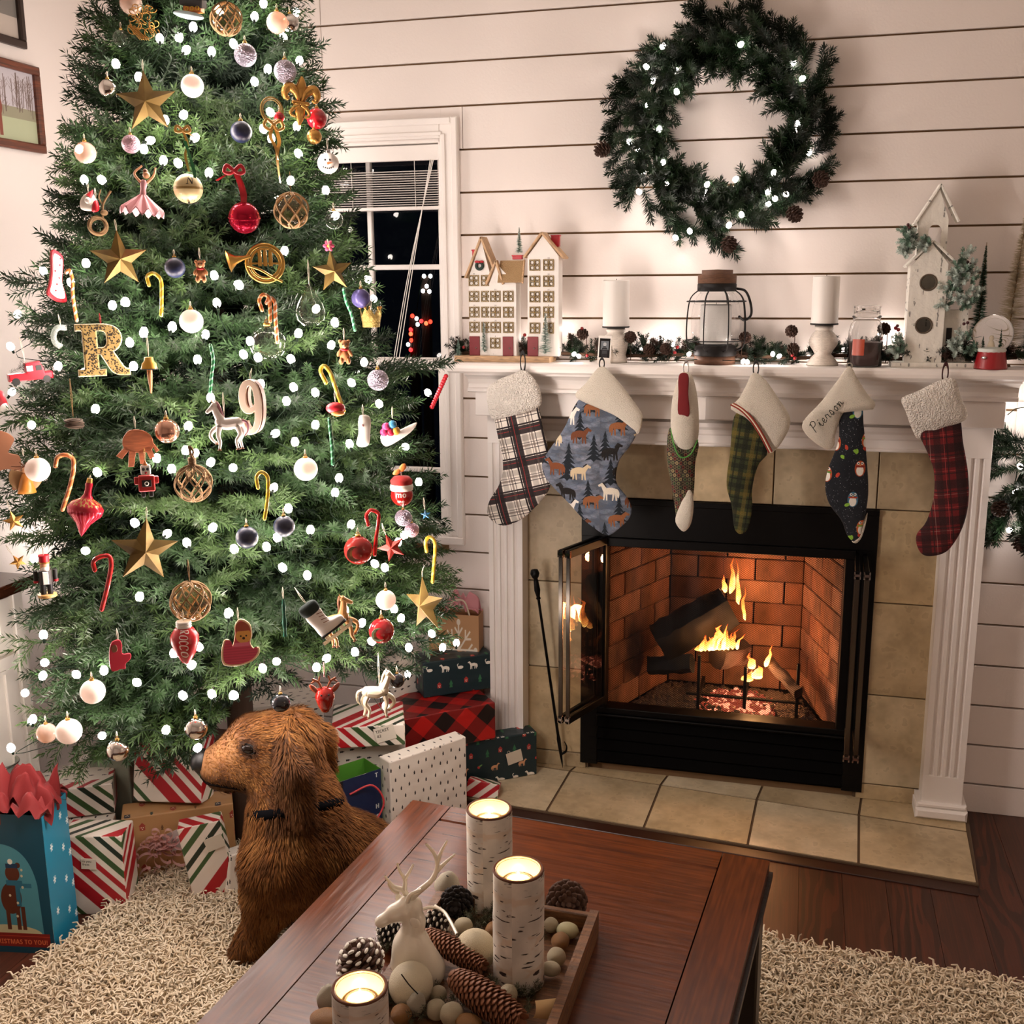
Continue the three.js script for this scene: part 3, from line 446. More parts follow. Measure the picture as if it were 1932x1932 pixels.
{
  // fire poker leaning on the left pilaster
  const a = onY(1062, 1450, HY + 0.004), b = onZ(1008, 1074, 0.125), P0 = thing('fire_poker', 'long black iron fire poker with turned handle leaning beside the firebox', 'poker', { pos: a });
  const t = (k) => b.clone().sub(a).multiplyScalar(k), q = qAim(V(0, 1, 0), b.clone().sub(a)), L = b.distanceTo(a);
  part(P0, 'shaft', lathe([[0, 0], [0.0035, 0.03], [0.006, 0.07], [0.0075, 0.12], [0.0055, 0.135], [0.0048, L * 0.86]], 12), mat.black).quaternion.copy(q);
  part(P0, 'hook', taper([V(0.004, 0.06, 0), V(0.02, 0.07, 0), V(0.026, 0.09, 0), V(0.02, 0.11, 0)], (u) => 0.005 * (1 - u * 0.7), 10, 8), mat.black).quaternion.copy(q);
  part(P0, 'handle', lathe([[0.005, L * 0.855], [0.009, L * 0.86], [0.006, L * 0.868], [0.011, L * 0.9], [0.0085, L * 0.945], [0.007, L * 0.955], [0.012, L * 0.963], [0.0165, L * 0.98], [0.012, L * 0.997], [0, L]], 14), mat.black).quaternion.copy(q);
}
// ---------- coffee table and rug ----------
const TY = 0.46, TYAW = -0.088, TB = onY(780, 1508, TY), TE = V(Math.cos(TYAW), 0, -Math.sin(TYAW)), TZ = V(Math.sin(TYAW), 0, Math.cos(TYAW)), TW = 0.9, TL = 1.3;
{
  const t = thing('coffee_table', 'dark brown wooden coffee table with framed plank top', 'table', { pos: TB.clone().addScaledVector(TE, TW / 2).addScaledVector(TZ, TL / 2).setY(0) }); t.rotation.y = TYAW;
  const wt = woodTex(0x54280f, 51, 0.4, 0.3), bump = texOf(512, 512, (u, v) => 255 * fbm(u * 5, v * 60, 77, 5, 60, 3) * 0.6 + 102 * fbm(u * 8, v * 8, 78, 8, 8, 3), { srgb: false, size: 0.5 });
  const top = P(0xffffff, 0.24, { map: wt, bumpMap: bump, bumpScale: 0.0009, specularIntensity: 0.6 });
  const side = P(0x1e120b, 0.4, { bumpMap: bump, bumpScale: 0.001 });
  const bw = 0.075, bx = 0.105, x0 = -TW / 2, x1 = TW / 2, z0 = -TL / 2, z1 = TL / 2, h = 0.03, y = TY - h;
  const board = (name, a, b, c, d, turn) => { const g = metric(boxAt(a, b, y, TY, c, d, 0.0035)), uv = g.attributes.uv, o = rnd(); for (let i = 0; i < uv.count; i++) { const u = uv.getX(i), v = uv.getY(i); turn ? uv.setXY(i, v + o, u + o) : uv.setXY(i, u + o, v + o); } return part(t, name, g, top); };
  board('side_board', x0, x0 + bx, z0, z1, true); board('side_board', x1 - bx, x1, z0, z1, true);
  board('end_board', x0 + bx + 0.003, x1 - bx - 0.003, z0, z0 + bw, false); board('end_board', x0 + bx + 0.003, x1 - bx - 0.003, z1 - bw, z1, false);
  const n = 3, pw = (TW - 2 * bx - 0.006) / 1; board('top_panel', x0 + bx + 0.003, x1 - bx - 0.003, z0 + bw + 0.003, z1 - bw - 0.003, false);
  part(t, 'edge_moulding', join([boxAt(x0 - 0.008, x1 + 0.008, y - 0.016, y - 0.001, z0 - 0.008, z1 + 0.008, 0.005)]), side);
  part(t, 'apron', join([boxAt(x0 + 0.03, x1 - 0.03, y - 0.1, y - 0.016, z0 + 0.03, z0 + 0.055), boxAt(x0 + 0.03, x1 - 0.03, y - 0.1, y - 0.016, z1 - 0.055, z1 - 0.03), boxAt(x0 + 0.03, x0 + 0.055, y - 0.1, y - 0.016, z0 + 0.055, z1 - 0.055), boxAt(x1 - 0.055, x1 - 0.03, y - 0.1, y - 0.016, z0 + 0.055, z1 - 0.055)]), side);
  for (const sx of [-1, 1]) for (const sz of [-1, 1]) part(t, 'leg', at(cbox(0.075, y - 0.016 - 0.03, 0.075, 0.005), [sx * (TW / 2 - 0.045), (y - 0.016 + 0.03) / 2 , sz * (TL / 2 - 0.045)]), side);
}
{
  // shag rug under table and dog
  const A = onY(1435, 1762, 0.035), Bp = onY(1932, 1857, 0.035), ex = Bp.clone().sub(A).normalize(), ez = V(-ex.z, 0, ex.x), w0 = -1.80, w1 = 0.85, d1 = 1.7;
  const left = onY(230, 1690, 0.035), u0 = left.clone().sub(A).dot(ex);
  const r = thing('shag_rug', 'cream shaggy pile rug under the coffee table and dog', 'rug', { pos: A.clone().setY(0.0) }); r.rotation.y = Math.atan2(-ex.z, ex.x);
  part(r, 'backing', boxAt(u0, w1, 0.001, 0.012, 0.005, d1, 0.004), P(0x9b8463, 0.95));
  const tuft = (() => { const gs = []; for (let i = 0; i < 4; i++) { const a = i * 1.7 + 0.4, b = 0.35 + 0.3 * (i % 2), l = 0.03 + 0.006 * (i % 3), c = V(Math.cos(a), 0, Math.sin(a)); const pts = [V(c.x * 0.002, 0, c.z * 0.002), V(c.x * 0.006, l * 0.6, c.z * 0.006), V(c.x * l * b, l * 0.95, c.z * l * b), V(c.x * l * (b + 0.32), l * 0.86, c.z * l * (b + 0.32))]; gs.push(taper(pts, (u) => 0.0036 * (1 - 0.45 * u), 4, 4)); } return join(gs); })();
  const m = [], cs = [], c = new THREE.Color(), c1 = new THREE.Color(0xe0d0b6), c2 = new THREE.Color(0xbca27c), c3 = new THREE.Color(0x7d5f44);
  const sp = 0.0125;
  for (let x = u0 + 0.008; x < w1; x += sp) for (let z = 0.012; z < d1; z += sp) {
    const wx = A.x + ex.x * x + ez.x * z, wz = A.z + ex.z * x + ez.z * z;
    if (wx > TB.x + 0.12 && wx < TB.x + TW - 0.16 && wz > TB.z + 0.3) continue;             // far under the table
    const p = x + rr(-0.005, 0.005), q = z + rr(-0.005, 0.005), n = fbm(p * 14, q * 14, 31, 1e6, 1e6, 3), lean = 0.5 * (n - 0.5);
    m.push(mtx([p, 0.01, q], [lean * 1.6 + rr(-0.25, 0.25), rr(0, TAU), lean * 1.2 + rr(-0.25, 0.25)], rr(0.72, 1.1)));
    const k = rnd(); c.copy(c1).lerp(k < 0.03 ? c3 : c2, k < 0.03 ? 0.7 : rr(0, 0.75) * smooth(0.25, 0.75, n + rr(-0.2, 0.2))); cs.push(c.clone());
  }
  copies(r, 'pile', tuft, P(0xffffff, 0.95), m, cs);
}
// ---------- Christmas tree ----------
const TX = -1.2, TCZ = 0.82;
const PROF = [[0.46, 0.3], [0.54, 0.52], [0.64, 0.66], [0.76, 0.71], [0.9, 0.7], [1.2, 0.65], [1.45, 0.57], [1.6, 0.51], [1.78, 0.45], [2.1, 0.39], [2.3, 0.335], [2.5, 0.275], [2.8, 0.17], [3.05, 0.07], [3.15, 0.01]];
const treeR = (y) => { if (y <= PROF[0][0]) return PROF[0][1]; for (let i = 1; i < PROF.length; i++) if (y < PROF[i][0]) return lerp(PROF[i - 1][1], PROF[i][1], (y - PROF[i - 1][0]) / (PROF[i][0] - PROF[i - 1][0])); return 0; };
// the point where a photograph pixel's ray first meets the tree at k times its radius (or comes closest to it)
function onTree(px, py, k = 1) {
  const d = rayOf(px, py), p = V(); let best = null, bd = 1e9;
  for (let t = 1.4; t < 4.2; t += 0.004) { p.copy(camera.position).addScaledVector(d, t); const e = Math.hypot(p.x - TX, p.z - TCZ) - k * treeR(p.y); if (e <= 0) return p.clone(); if (e < bd) { bd = e; best = p.clone(); } }
  return best;
}
// a branch of given length along +x: stem and side twigs, all needled
function frond(L, side, density = 350, len = 0.027, start = 0.34) {
  const out = [], stems = [], tip = V(L, L * 0.03, 0), mid = (s) => V(L * s, -0.06 * L * Math.sin(s * Math.PI) * 0.6 + L * 0.03 * s, 0);
  needleTwig(out, mid(0.45), tip, Math.round(L * 0.55 * density), len, 0.0046);
  stems.push([V(0, 0, 0), tip, 0.0035]);
  for (let i = 0; i < side; i++) {
    const s = lerp(start, 0.9, i / (side - 1)), a = mid(s), sg = i % 2 ? 1 : -1, l = lerp(0.2, 0.075, (s - start) / (0.9 - start)) * rr(0.85, 1.2), ang = rr(0.55, 0.95), up = rr(-0.25, 0.4);
    const b = a.clone().add(V(Math.cos(ang) * l, l * up, Math.sin(ang) * sg * l));
    needleTwig(out, a.clone().lerp(b, 0.12), b, Math.round(l * density), len, 0.0046); stems.push([a, b, 0.002]);
    if (l > 0.13) { const c = a.clone().lerp(b, 0.5), e = c.clone().add(V(Math.cos(ang * 0.2) * l * 0.5, l * rr(-0.1, 0.35), Math.sin(ang * 0.2) * sg * l * 0.5)); needleTwig(out, c, e, Math.round(l * 0.5 * density), len, 0.0046); }
  }
  for (const [a, b, r] of stems) { const d = b.clone().sub(a).normalize(), u = V(0, 1, 0).cross(d).normalize().multiplyScalar(r), v = V(0, r, 0); const q = [u, v, u.clone().negate(), v.clone().negate()]; for (let i = 0; i < 4; i++) { const p = a.clone().add(q[i]), s = a.clone().add(q[(i + 1) % 4]); out.push(p, b, s); } }
  return fromTris(out);
}
const needleMats = [0x1f3318, 0x152610, 0x2b3e1c].map((c) => P(c, 0.5, { side: THREE.DoubleSide, specularIntensity: 0.5 }));
{
  const tree = thing('christmas_tree', 'tall green artificial Christmas tree hung with lights and ornaments in the corner', 'Christmas tree', { pos: [TX, 0, TCZ] });
  part(tree, 'trunk', lathe([[0, 0], [0.045, 0], [0.04, 0.5], [0.022, 2], [0.006, 3.1], [0, 3.12]], 12), mat.bark);
  part(tree, 'stand', join([0, 1, 2, 3].map((i) => at(cbox(0.5, 0.025, 0.03, 0.004), [0, 0.02, 0], [0, i * Math.PI / 4, 0]))), mat.wire);
  const classes = [0.2, 0.3, 0.42, 0.54, 0.68], geos = classes.map((L) => [0, 1].map(() => frond(L, Math.round(5 + L * 14)))), fill = frond(0.5, 9, 300);
  const list = [], cam = camera.position.clone().sub(V(TX, 0, TCZ)).setY(0).normalize();
  for (let y = 0.56, lev = 0; y < 3.1; y += 0.092, lev++) {
    const R = treeR(y + 0.02), n = Math.max(4, Math.round(TAU * R / 0.17));
    for (let i = 0; i < n; i++) { const a = (i + 0.5 * (lev % 2) + rr(-0.3, 0.3)) / n * TAU, yy = y + rr(-0.03, 0.03); const ex = TX + Math.cos(a) * treeR(yy), ez = TCZ + Math.sin(a) * treeR(yy); if (yy < 0.8 && ex > -1.12 && ez > 0.95 || yy < 0.68 && ex > -1.0) continue; let cut = 1; if (yy < 1.1 && ex < -1.6 && ez > 0.88) cut = 0.36 / (TX - ex); list.push({ y: yy, a, L: Math.max(0.16, treeR(yy) * Math.min(cut, rr(0.9, 1.1))), face: Math.cos(a) * cam.x + Math.sin(a) * cam.z }); }
  }
  // long stray branches that stick out of the outline
  const stray = [[0, 532], [20, 600], [868, 690], [838, 960], [855, 1115], [590, 85], [620, 255], [112, 300], [105, 345], [103, 430], [140, 240], [180, 110], [300, 1470, 1], [60, 1420, 1], [115, 1460, 1], [175, 1440, 1], [330, 1420, 1], [240, 1400, 1]];
  for (const [px, py, low] of stray) { const p = low ? onZ(px, py, 1.38 + 0.04 * Math.sin(px)) : onTree(px, py, 1), d = V(p.x - TX, 0, p.z - TCZ); list.push({ y: low ? p.y + 0.12 : p.y - 0.01, a: Math.atan2(d.z, d.x), L: Math.hypot(d.x, d.z), face: 2, stray: low ? -0.24 : 0.02 }); }
  list.forEach((b) => { b.s = b.face + (b.y > 2.65 ? -2 : 0) + 0.1 * rnd(); });
  list.sort((p, q) => q.s - p.s);
  const rest = [];
  list.forEach((b, i) => {
    const pitch = b.stray ? b.stray : lerp(-0.18, 0.42, smooth(0.4, 2.9, b.y)) + rr(-0.1, 0.1), q = new THREE.Quaternion().setFromEuler(new THREE.Euler(0, -b.a, pitch, 'YXZ')).multiply(new THREE.Quaternion().setFromAxisAngle(V(1, 0, 0), rr(-0.5, 0.5)));
    if (i < 298) { let c = 0; classes.forEach((L, k) => { if (Math.abs(L - b.L) < Math.abs(classes[c] - b.L)) c = k; }); const m = part(tree, 'branch', geos[c][i % 2], needleMats[i % 3], { pos: [0, b.y - (b.stray < 0 ? 0 : b.L * Math.sin(pitch) * 0.6), 0] }); m.quaternion.copy(q); m.scale.set(b.L / classes[c], 1, 1); }
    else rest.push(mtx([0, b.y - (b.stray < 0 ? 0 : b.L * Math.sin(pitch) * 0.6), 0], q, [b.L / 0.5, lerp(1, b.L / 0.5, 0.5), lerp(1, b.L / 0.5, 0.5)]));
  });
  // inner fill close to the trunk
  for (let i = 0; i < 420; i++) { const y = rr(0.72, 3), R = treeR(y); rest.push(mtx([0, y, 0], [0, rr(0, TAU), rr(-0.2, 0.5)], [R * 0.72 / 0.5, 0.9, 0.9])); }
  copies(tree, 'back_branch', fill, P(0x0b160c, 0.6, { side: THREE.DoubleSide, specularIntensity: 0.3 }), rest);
}
// ---------- fairy lights on the tree ----------
const BULB_PX = [];
{
  const add = (k, ox, oy, l) => { for (let i = 0; i < l.length; i += 2) BULB_PX.push([ox + l[i] * k, oy + l[i + 1] * k]); };
  add(0.3313, 0, 0, [660, 365, 790, 440, 1100, 155, 1020, 215, 910, 220, 1060, 285, 1205, 295, 1500, 20, 1450, 95, 1330, 250, 1525, 395, 1615, 215, 1705, 345, 1450, 465, 1635, 495, 1045, 655, 940, 685, 1110, 785, 855, 800, 820, 850, 930, 915, 1015, 930, 1190, 985, 1540, 640, 1500, 735, 1545, 790, 1700, 875, 1690, 720, 1655, 1030, 480, 1025, 580, 1025, 1855, 1085, 490, 1500, 1620, 1430, 1220, 1570, 1360, 1620, 710, 1720, 640, 1740, 405, 1610, 1905, 1835, 820, 1890, 980, 1860, 100, 1790, 1235, 1725, 1800, 1760, 1910, 1230, 1700, 1900, 450, 850, 1250, 60]);
  add(0.2484, 0, 500, [330, 45, 80, 620, 440, 770, 955, 285, 1310, 475, 1090, 520, 985, 590, 1015, 770, 640, 815, 90, 965, 725, 1095, 240, 1215, 1500, 720, 1560, 530, 1820, 155, 1900, 580, 1850, 680, 1430, 1225, 1410, 1410, 1480, 1430, 1305, 1550, 1770, 1540, 1600, 1500, 740, 1575, 1190, 1470, 1600, 1010]);
  add(0.2484, 400, 500, [1185, 110, 935, 440, 655, 520, 905, 610, 600, 715, 1155, 740, 350, 705, 620, 930, 785, 970, 1060, 895, 1270, 1055, 370, 905, 565, 1035, 785, 1215, 630, 1345, 1045, 1360, 1470, 1380, 160, 1540, 470, 1690, 965, 1620, 935, 1730, 580, 1850, 1570, 1650, 1640, 970, 480, 1280]);
  add(0.2484, 0, 900, [1025, 350, 1270, 430, 1420, 500, 1615, 385, 650, 560, 260, 620, 1060, 910, 330, 1200, 340, 1410, 325, 1510, 580, 1500, 790, 1470, 1320, 1340, 1510, 1290, 1455, 1430, 1040, 1560, 1390, 1660, 1610, 1650, 1770, 1660, 190, 1640, 250, 1840, 1735, 1040]);
  add(0.29, 400, 900, [425, 395, 640, 345, 355, 455, 145, 470, 620, 640, 905, 310, 1060, 565, 1125, 590, 1210, 425, 1250, 380, 460, 590, 865, 870, 975, 950, 1185, 860, 1230, 920, 930, 1140, 1040, 1070, 1430, 1020, 1590, 1080, 1280, 1110, 745, 1180, 680, 1240, 420, 1200, 330, 1245, 145, 1420, 1130, 1490, 1500, 1110, 110, 885]);
  add(0.2588, 0, 1300, [745, 340, 1210, 300, 1440, 430, 80, 430, 230, 230]);
  const pts = BULB_PX.map(([x, y]) => onTree(x, y, 0.985)).sort((p, q) => q.y - p.y);
  // a few more on the far side, which the window and the wall see
  for (let i = 0; i < 26; i++) { const y = rr(0.5, 2.5), a = Math.PI * rr(1.05, 1.95), R = treeR(y) * 0.97; pts.push(V(TX + Math.cos(a) * R, y, TCZ + Math.sin(a) * R)); }
  const N = 4, names = ['uppermost', 'upper middle', 'lower middle', 'lowest'], per = Math.ceil(pts.length / N); pts.sort((p, q) => q.y - p.y);
  const bulb = lathe([[0, 0.0125], [0.006, 0.0108], [0.0095, 0.004], [0.01, -0.002], [0.007, -0.009], [0, -0.0105]], 10), sock = at(cyl(0.0032, 0.0036, 0.014, 6), [0, -0.014, 0]);
  for (let s = 0; s < N; s++) {
    const seg = pts.slice(s * per, (s + 1) * per), st = thing('fairy_light_string', `string of warm white fairy lights wound round the ${names[s]} quarter of the tree`, 'string lights', { pos: seg[0] });
    // walk from bulb to nearest bulb for the wire
    const left = seg.map((p) => p.clone().sub(seg[0])), path = [left.shift()];
    const all = path.concat(left).map((p) => p.clone());
    while (left.length) { const c = path[path.length - 1]; let b = 0; left.forEach((p, i) => { if (p.distanceTo(c) < left[b].distanceTo(c)) b = i; }); path.push(left.splice(b, 1)[0]); }
    const axis = V(TX, 0, TCZ).sub(seg[0]), way = []; path.forEach((p, i) => { const inw = (q, k) => V(axis.x + (q.x - axis.x) * k, q.y, axis.z + (q.z - axis.z) * k); way.push(inw(p, 0.985).add(V(0, -0.02, 0))); if (i + 1 < path.length) way.push(inw(p.clone().lerp(path[i + 1], 0.5), 0.9).add(V(0, -0.02, 0))); });
    part(st, 'wire', tube(way, 0.0011, way.length * 4, 4), mat.wire);
    for (const p of all) { const tilt = [rr(-0.8, 0.8), rr(0, 6), rr(-0.8, 0.8)], b = part(st, 'bulb', bulb, bulbMat, { pos: p, rot: tilt }); part(b, 'socket', sock, mat.wire); lamp(st, p, TREE_BULB); }
  }
}
// ---------- floor lamp beyond the right edge of the view, whose light falls on the mantel from the right ----------
{
  const l = thing('floor_lamp', 'standing lamp with a pale drum shade outside the right of the view', 'lamp', { pos: [2.5, 0, 2.3] });
  part(l, 'base', lathe([[0, 0], [0.15, 0], [0.15, 0.02], [0.02, 0.03], [0, 0.03]], 24), mat.black);
  part(l, 'pole', cyl(0.011, 0.011, 1.75, 12).translate(0, 0.9, 0), mat.black);
  part(l, 'shade', lathe([[0.17, 1.62], [0.21, 1.62], [0.16, 1.92], [0.158, 1.92]].slice(1), 32), P(0xf1e4cf, 0.9, { transmission: 0.5, thickness: 0, side: THREE.DoubleSide }));
  part(l, 'bulb', ball(0.035, 16, 12), glow(WARM, 20), { pos: [0, 1.78, 0] });
  lamp(l, V(0, 1.78, 0), ROOM_LAMP, WARM, 0.034);
}
// ---------- greenery: wreaths and mantel garland ----------
function sprigGeo(L, n, side, len = 0.028, w = 0.0024) { const out = [], a = V(0, 0, 0), b = V(0, L, 0); needleTwig(out, a, b, n, len, w); for (let i = 0; i < side; i++) { const s = rr(0.1, 0.6), an = rr(0, TAU), c = V(0, L * s, 0), e = c.clone().add(V(Math.cos(an) * L * 0.45, L * 0.4, Math.sin(an) * L * 0.45)); needleTwig(out, c, e, Math.round(n * 0.55), len * 0.9, w); } return fromTris(out); }
const sprigs = [sprigGeo(0.1, 120, 2, 0.027, 0.0042), sprigGeo(0.11, 120, 3, 0.027, 0.0042), sprigGeo(0.085, 110, 2, 0.027, 0.0042)];
const coneGeo = pineCone(0.055, 0.024, 46), coneMat = P(0x3c2416, 0.75);
const berryGeo = ball(0.006, 10, 8), berryMat = P(0x8a1418, 0.2, { clearcoat: 0.6 });
const wreathMats = [0x12260f, 0x0d1d0d, 0x183014].map((c) => P(c, 0.45, { side: THREE.DoubleSide }));
const miniBulb = lathe([[0, 0.0105], [0.005, 0.009], [0.008, 0.003], [0.0085, -0.002], [0.006, -0.008], [0, -0.009]], 10);
function wreath(label, c, R, rx, bulbs, cones, n) {
  const w = thing('wreath', label, 'wreath', { pos: c }), hub = V(0, 0, 0.035);
  part(w, 'ring', new THREE.TorusGeometry(R, 0.006, 8, 48).translate(0, 0, 0.03), mat.wire);
  for (let i = 0; i < n; i++) { const a = (i * 0.618034 % 1) * TAU, k = i % 3, out = [0.34, -0.2, 0.05][k] + rr(-0.22, 0.22), d = V(-Math.sin(a), Math.cos(a), 0).multiplyScalar(0.75).add(V(Math.cos(a), Math.sin(a), 0).multiplyScalar(out * 2)).add(V(0, 0, [0.15, 0.3, 1][k] + rr(-0.2, 0.3))), rad = R + [0.03, -0.02, 0][k] + rr(-rx, rx) * 0.5; const m = part(w, 'sprig', sprigs[i % 3], wreathMats[(i >> 1) % 3], { pos: [Math.cos(a) * rad, Math.sin(a) * rad, 0.035 + [0, 0.01, 0.03][k]], scale: rr(1.0, 1.25) }); m.quaternion.copy(qAim(V(0, 1, 0), d)); }
  for (const [x, y] of cones) { const p = onZ(x, y, 0.1).sub(c), m = part(w, 'pine_cone', coneGeo, coneMat, { pos: p }); m.quaternion.copy(qAim(V(0, 1, 0), V(rr(-0.3, 0.3) + p.x * 1.5, rr(-0.5, 0.1) + p.y, 0.5))); }
  const pts = bulbs.map(([x, y, z = 0.105]) => onZ(x, y, z).sub(c)); const byA = pts.slice().sort((p, q) => Math.atan2(p.y, p.x) - Math.atan2(q.y, q.x));
  part(w, 'light_wire', tube(byA.map((p) => p.clone().setZ(0.06)), 0.0014, byA.length * 4, 4), mat.wire);
  for (const p of pts) { part(w, 'bulb', miniBulb, bulbMat, { pos: p, rot: [rr(-1, 1), 0, rr(-1, 1)] }); lamp(w, p, WREATH_BULB); }
  return w;
}
{
  const B = [[538, 312], [427, 450], [470, 545], [630, 480], [632, 620], [437, 712], [515, 872], [312, 960], [372, 1005], [540, 1098], [408, 1160], [565, 1245], [378, 1295], [838, 1245], [825, 1300], [1030, 1210], [1288, 1165], [1250, 1295], [1250, 1375], [1370, 1310], [1295, 1340], [720, 1560], [625, 1605], [985, 1520], [1480, 530], [1450, 835], [1440, 880], [1418, 420], [1065, 300], [1525, 1030, 0.05], [1280, 440, 0.05], [745, 470, 0.05], [1070, 1450]].map(([x, y, z]) => [1100 + x * 0.2795, y * 0.2795, z]);
  const c = onZ(1362, 243, 0.004).setZ(0.004);
  wreath('large lit pine wreath on the white plank wall above the mantel', c, 0.245, 0.06, B, [[1148, 274], [1490, 395], [1376, 448], [1540, 330]], 168);
  const c2 = onZ(2012, 930, 0.004).setZ(0.004);
  wreath('smaller lit wreath at the right edge, hung lower than the large one', c2, 0.15, 0.04, [[1916, 928], [1900, 790], [1925, 880], [1905, 1000], [1950, 770], [2090, 900], [2040, 1040]], [[1888, 950], [1925, 1010]], 84);
}
{
  // pine garland with lights, cones and berries lying along the mantel shelf
  const g = thing('garland', 'pine garland with cones, red berries and small lights lying along the mantel', 'garland', { pos: [0.2, SHELF + 0.012, 0.075] });
  const twig = P(0x4a3322, 0.9), n = 150;
  part(g, 'stem', tube(Array.from({ length: 15 }, (_, i) => [-0.9 + i * 0.126, 0.006 + rr(0, 0.012), rr(-0.015, 0.015)]), 0.006, 60, 6), twig);
  for (let i = 0; i < n; i++) { const x = lerp(-0.9, 0.86, i / (n - 1)), up = i % 4 === 0 ? rr(0.4, 1.0) : rr(0.0, 0.3), m = part(g, 'sprig', sprigs[i % 3], i % 5 === 0 ? coneMat : wreathMats[i % 3], { pos: [x, rr(0.012, 0.024), rr(-0.02, 0.02)], scale: [rr(0.6, 0.75), rr(0.5, 0.75), rr(0.6, 0.75)] }); m.quaternion.copy(qAim(V(0, 1, 0), V(rr(-1, 1), up, rr(-0.45, 0.5)))); }
  for (const [x, y] of [[1106, 632], [1400, 637], [1490, 660], [1230, 668], [1260, 660], [1500, 626], [1675, 622], [1345, 640], [1190, 640]]) { const m = part(g, 'pine_cone', coneGeo, coneMat, { pos: onZ(x, Math.min(y, 664), 0.1).sub(g.position), scale: 0.75 }); part(g, 'pick', cyl(0.0013, 0.0013, m.position.y + 0.01, 5).translate(m.position.x, m.position.y / 2, m.position.z - 0.006), twig); m.quaternion.copy(qAim(V(0, 1, 0), V(rr(-1, 1), rr(0, 0.6), 1))); }
  for (const [x, y] of [[1098, 620], [1108, 671], [1150, 640], [1273, 665], [1278, 655], [1495, 670], [1500, 676], [1664, 640], [1690, 619], [1695, 622], [875, 655], [1010, 640], [990, 632]]) part(g, 'berry', berryGeo, berryMat, { pos: onZ(x, y, 0.12).sub(g.position) });
  const L = [[1083, 668, 0.13], [1092, 672, 0.14], [1270, 650, 0.04], [1300, 668, 0.13], [1458, 668, 0.14], [1470, 672, 0.14], [1402, 682, 0.17], [1410, 684, 0.17], [1662, 632, 0.03], [1525, 675, 0.05], [1590, 660, 0.04], [1246, 640, 0.03], [1000, 640, 0.03], [1070, 620, 0.02], [1688, 640, 0.03], [1870, 685, 0.03], [1210, 660, 0.05]];
  for (const [x, y, z] of L) { const p = onZ(x, y, z); p.y = Math.max(p.y, SHELF + 0.012); p.sub(g.position); part(g, 'bulb', miniBulb, bulbMat, { pos: p, rot: [rr(-1, 1), 0, rr(-1, 1)], scale: 0.8 }); lamp(g, p, GARLAND_BULB, WARM, 0.006); }
  part(g, 'light_wire', tube(L.map(([x, y, z]) => V(onZ(x, y, z).x - 0.2, 0.004, z - 0.075)).sort((a, b) => a.x - b.x), 0.0013, 70, 4), mat.wire);
}
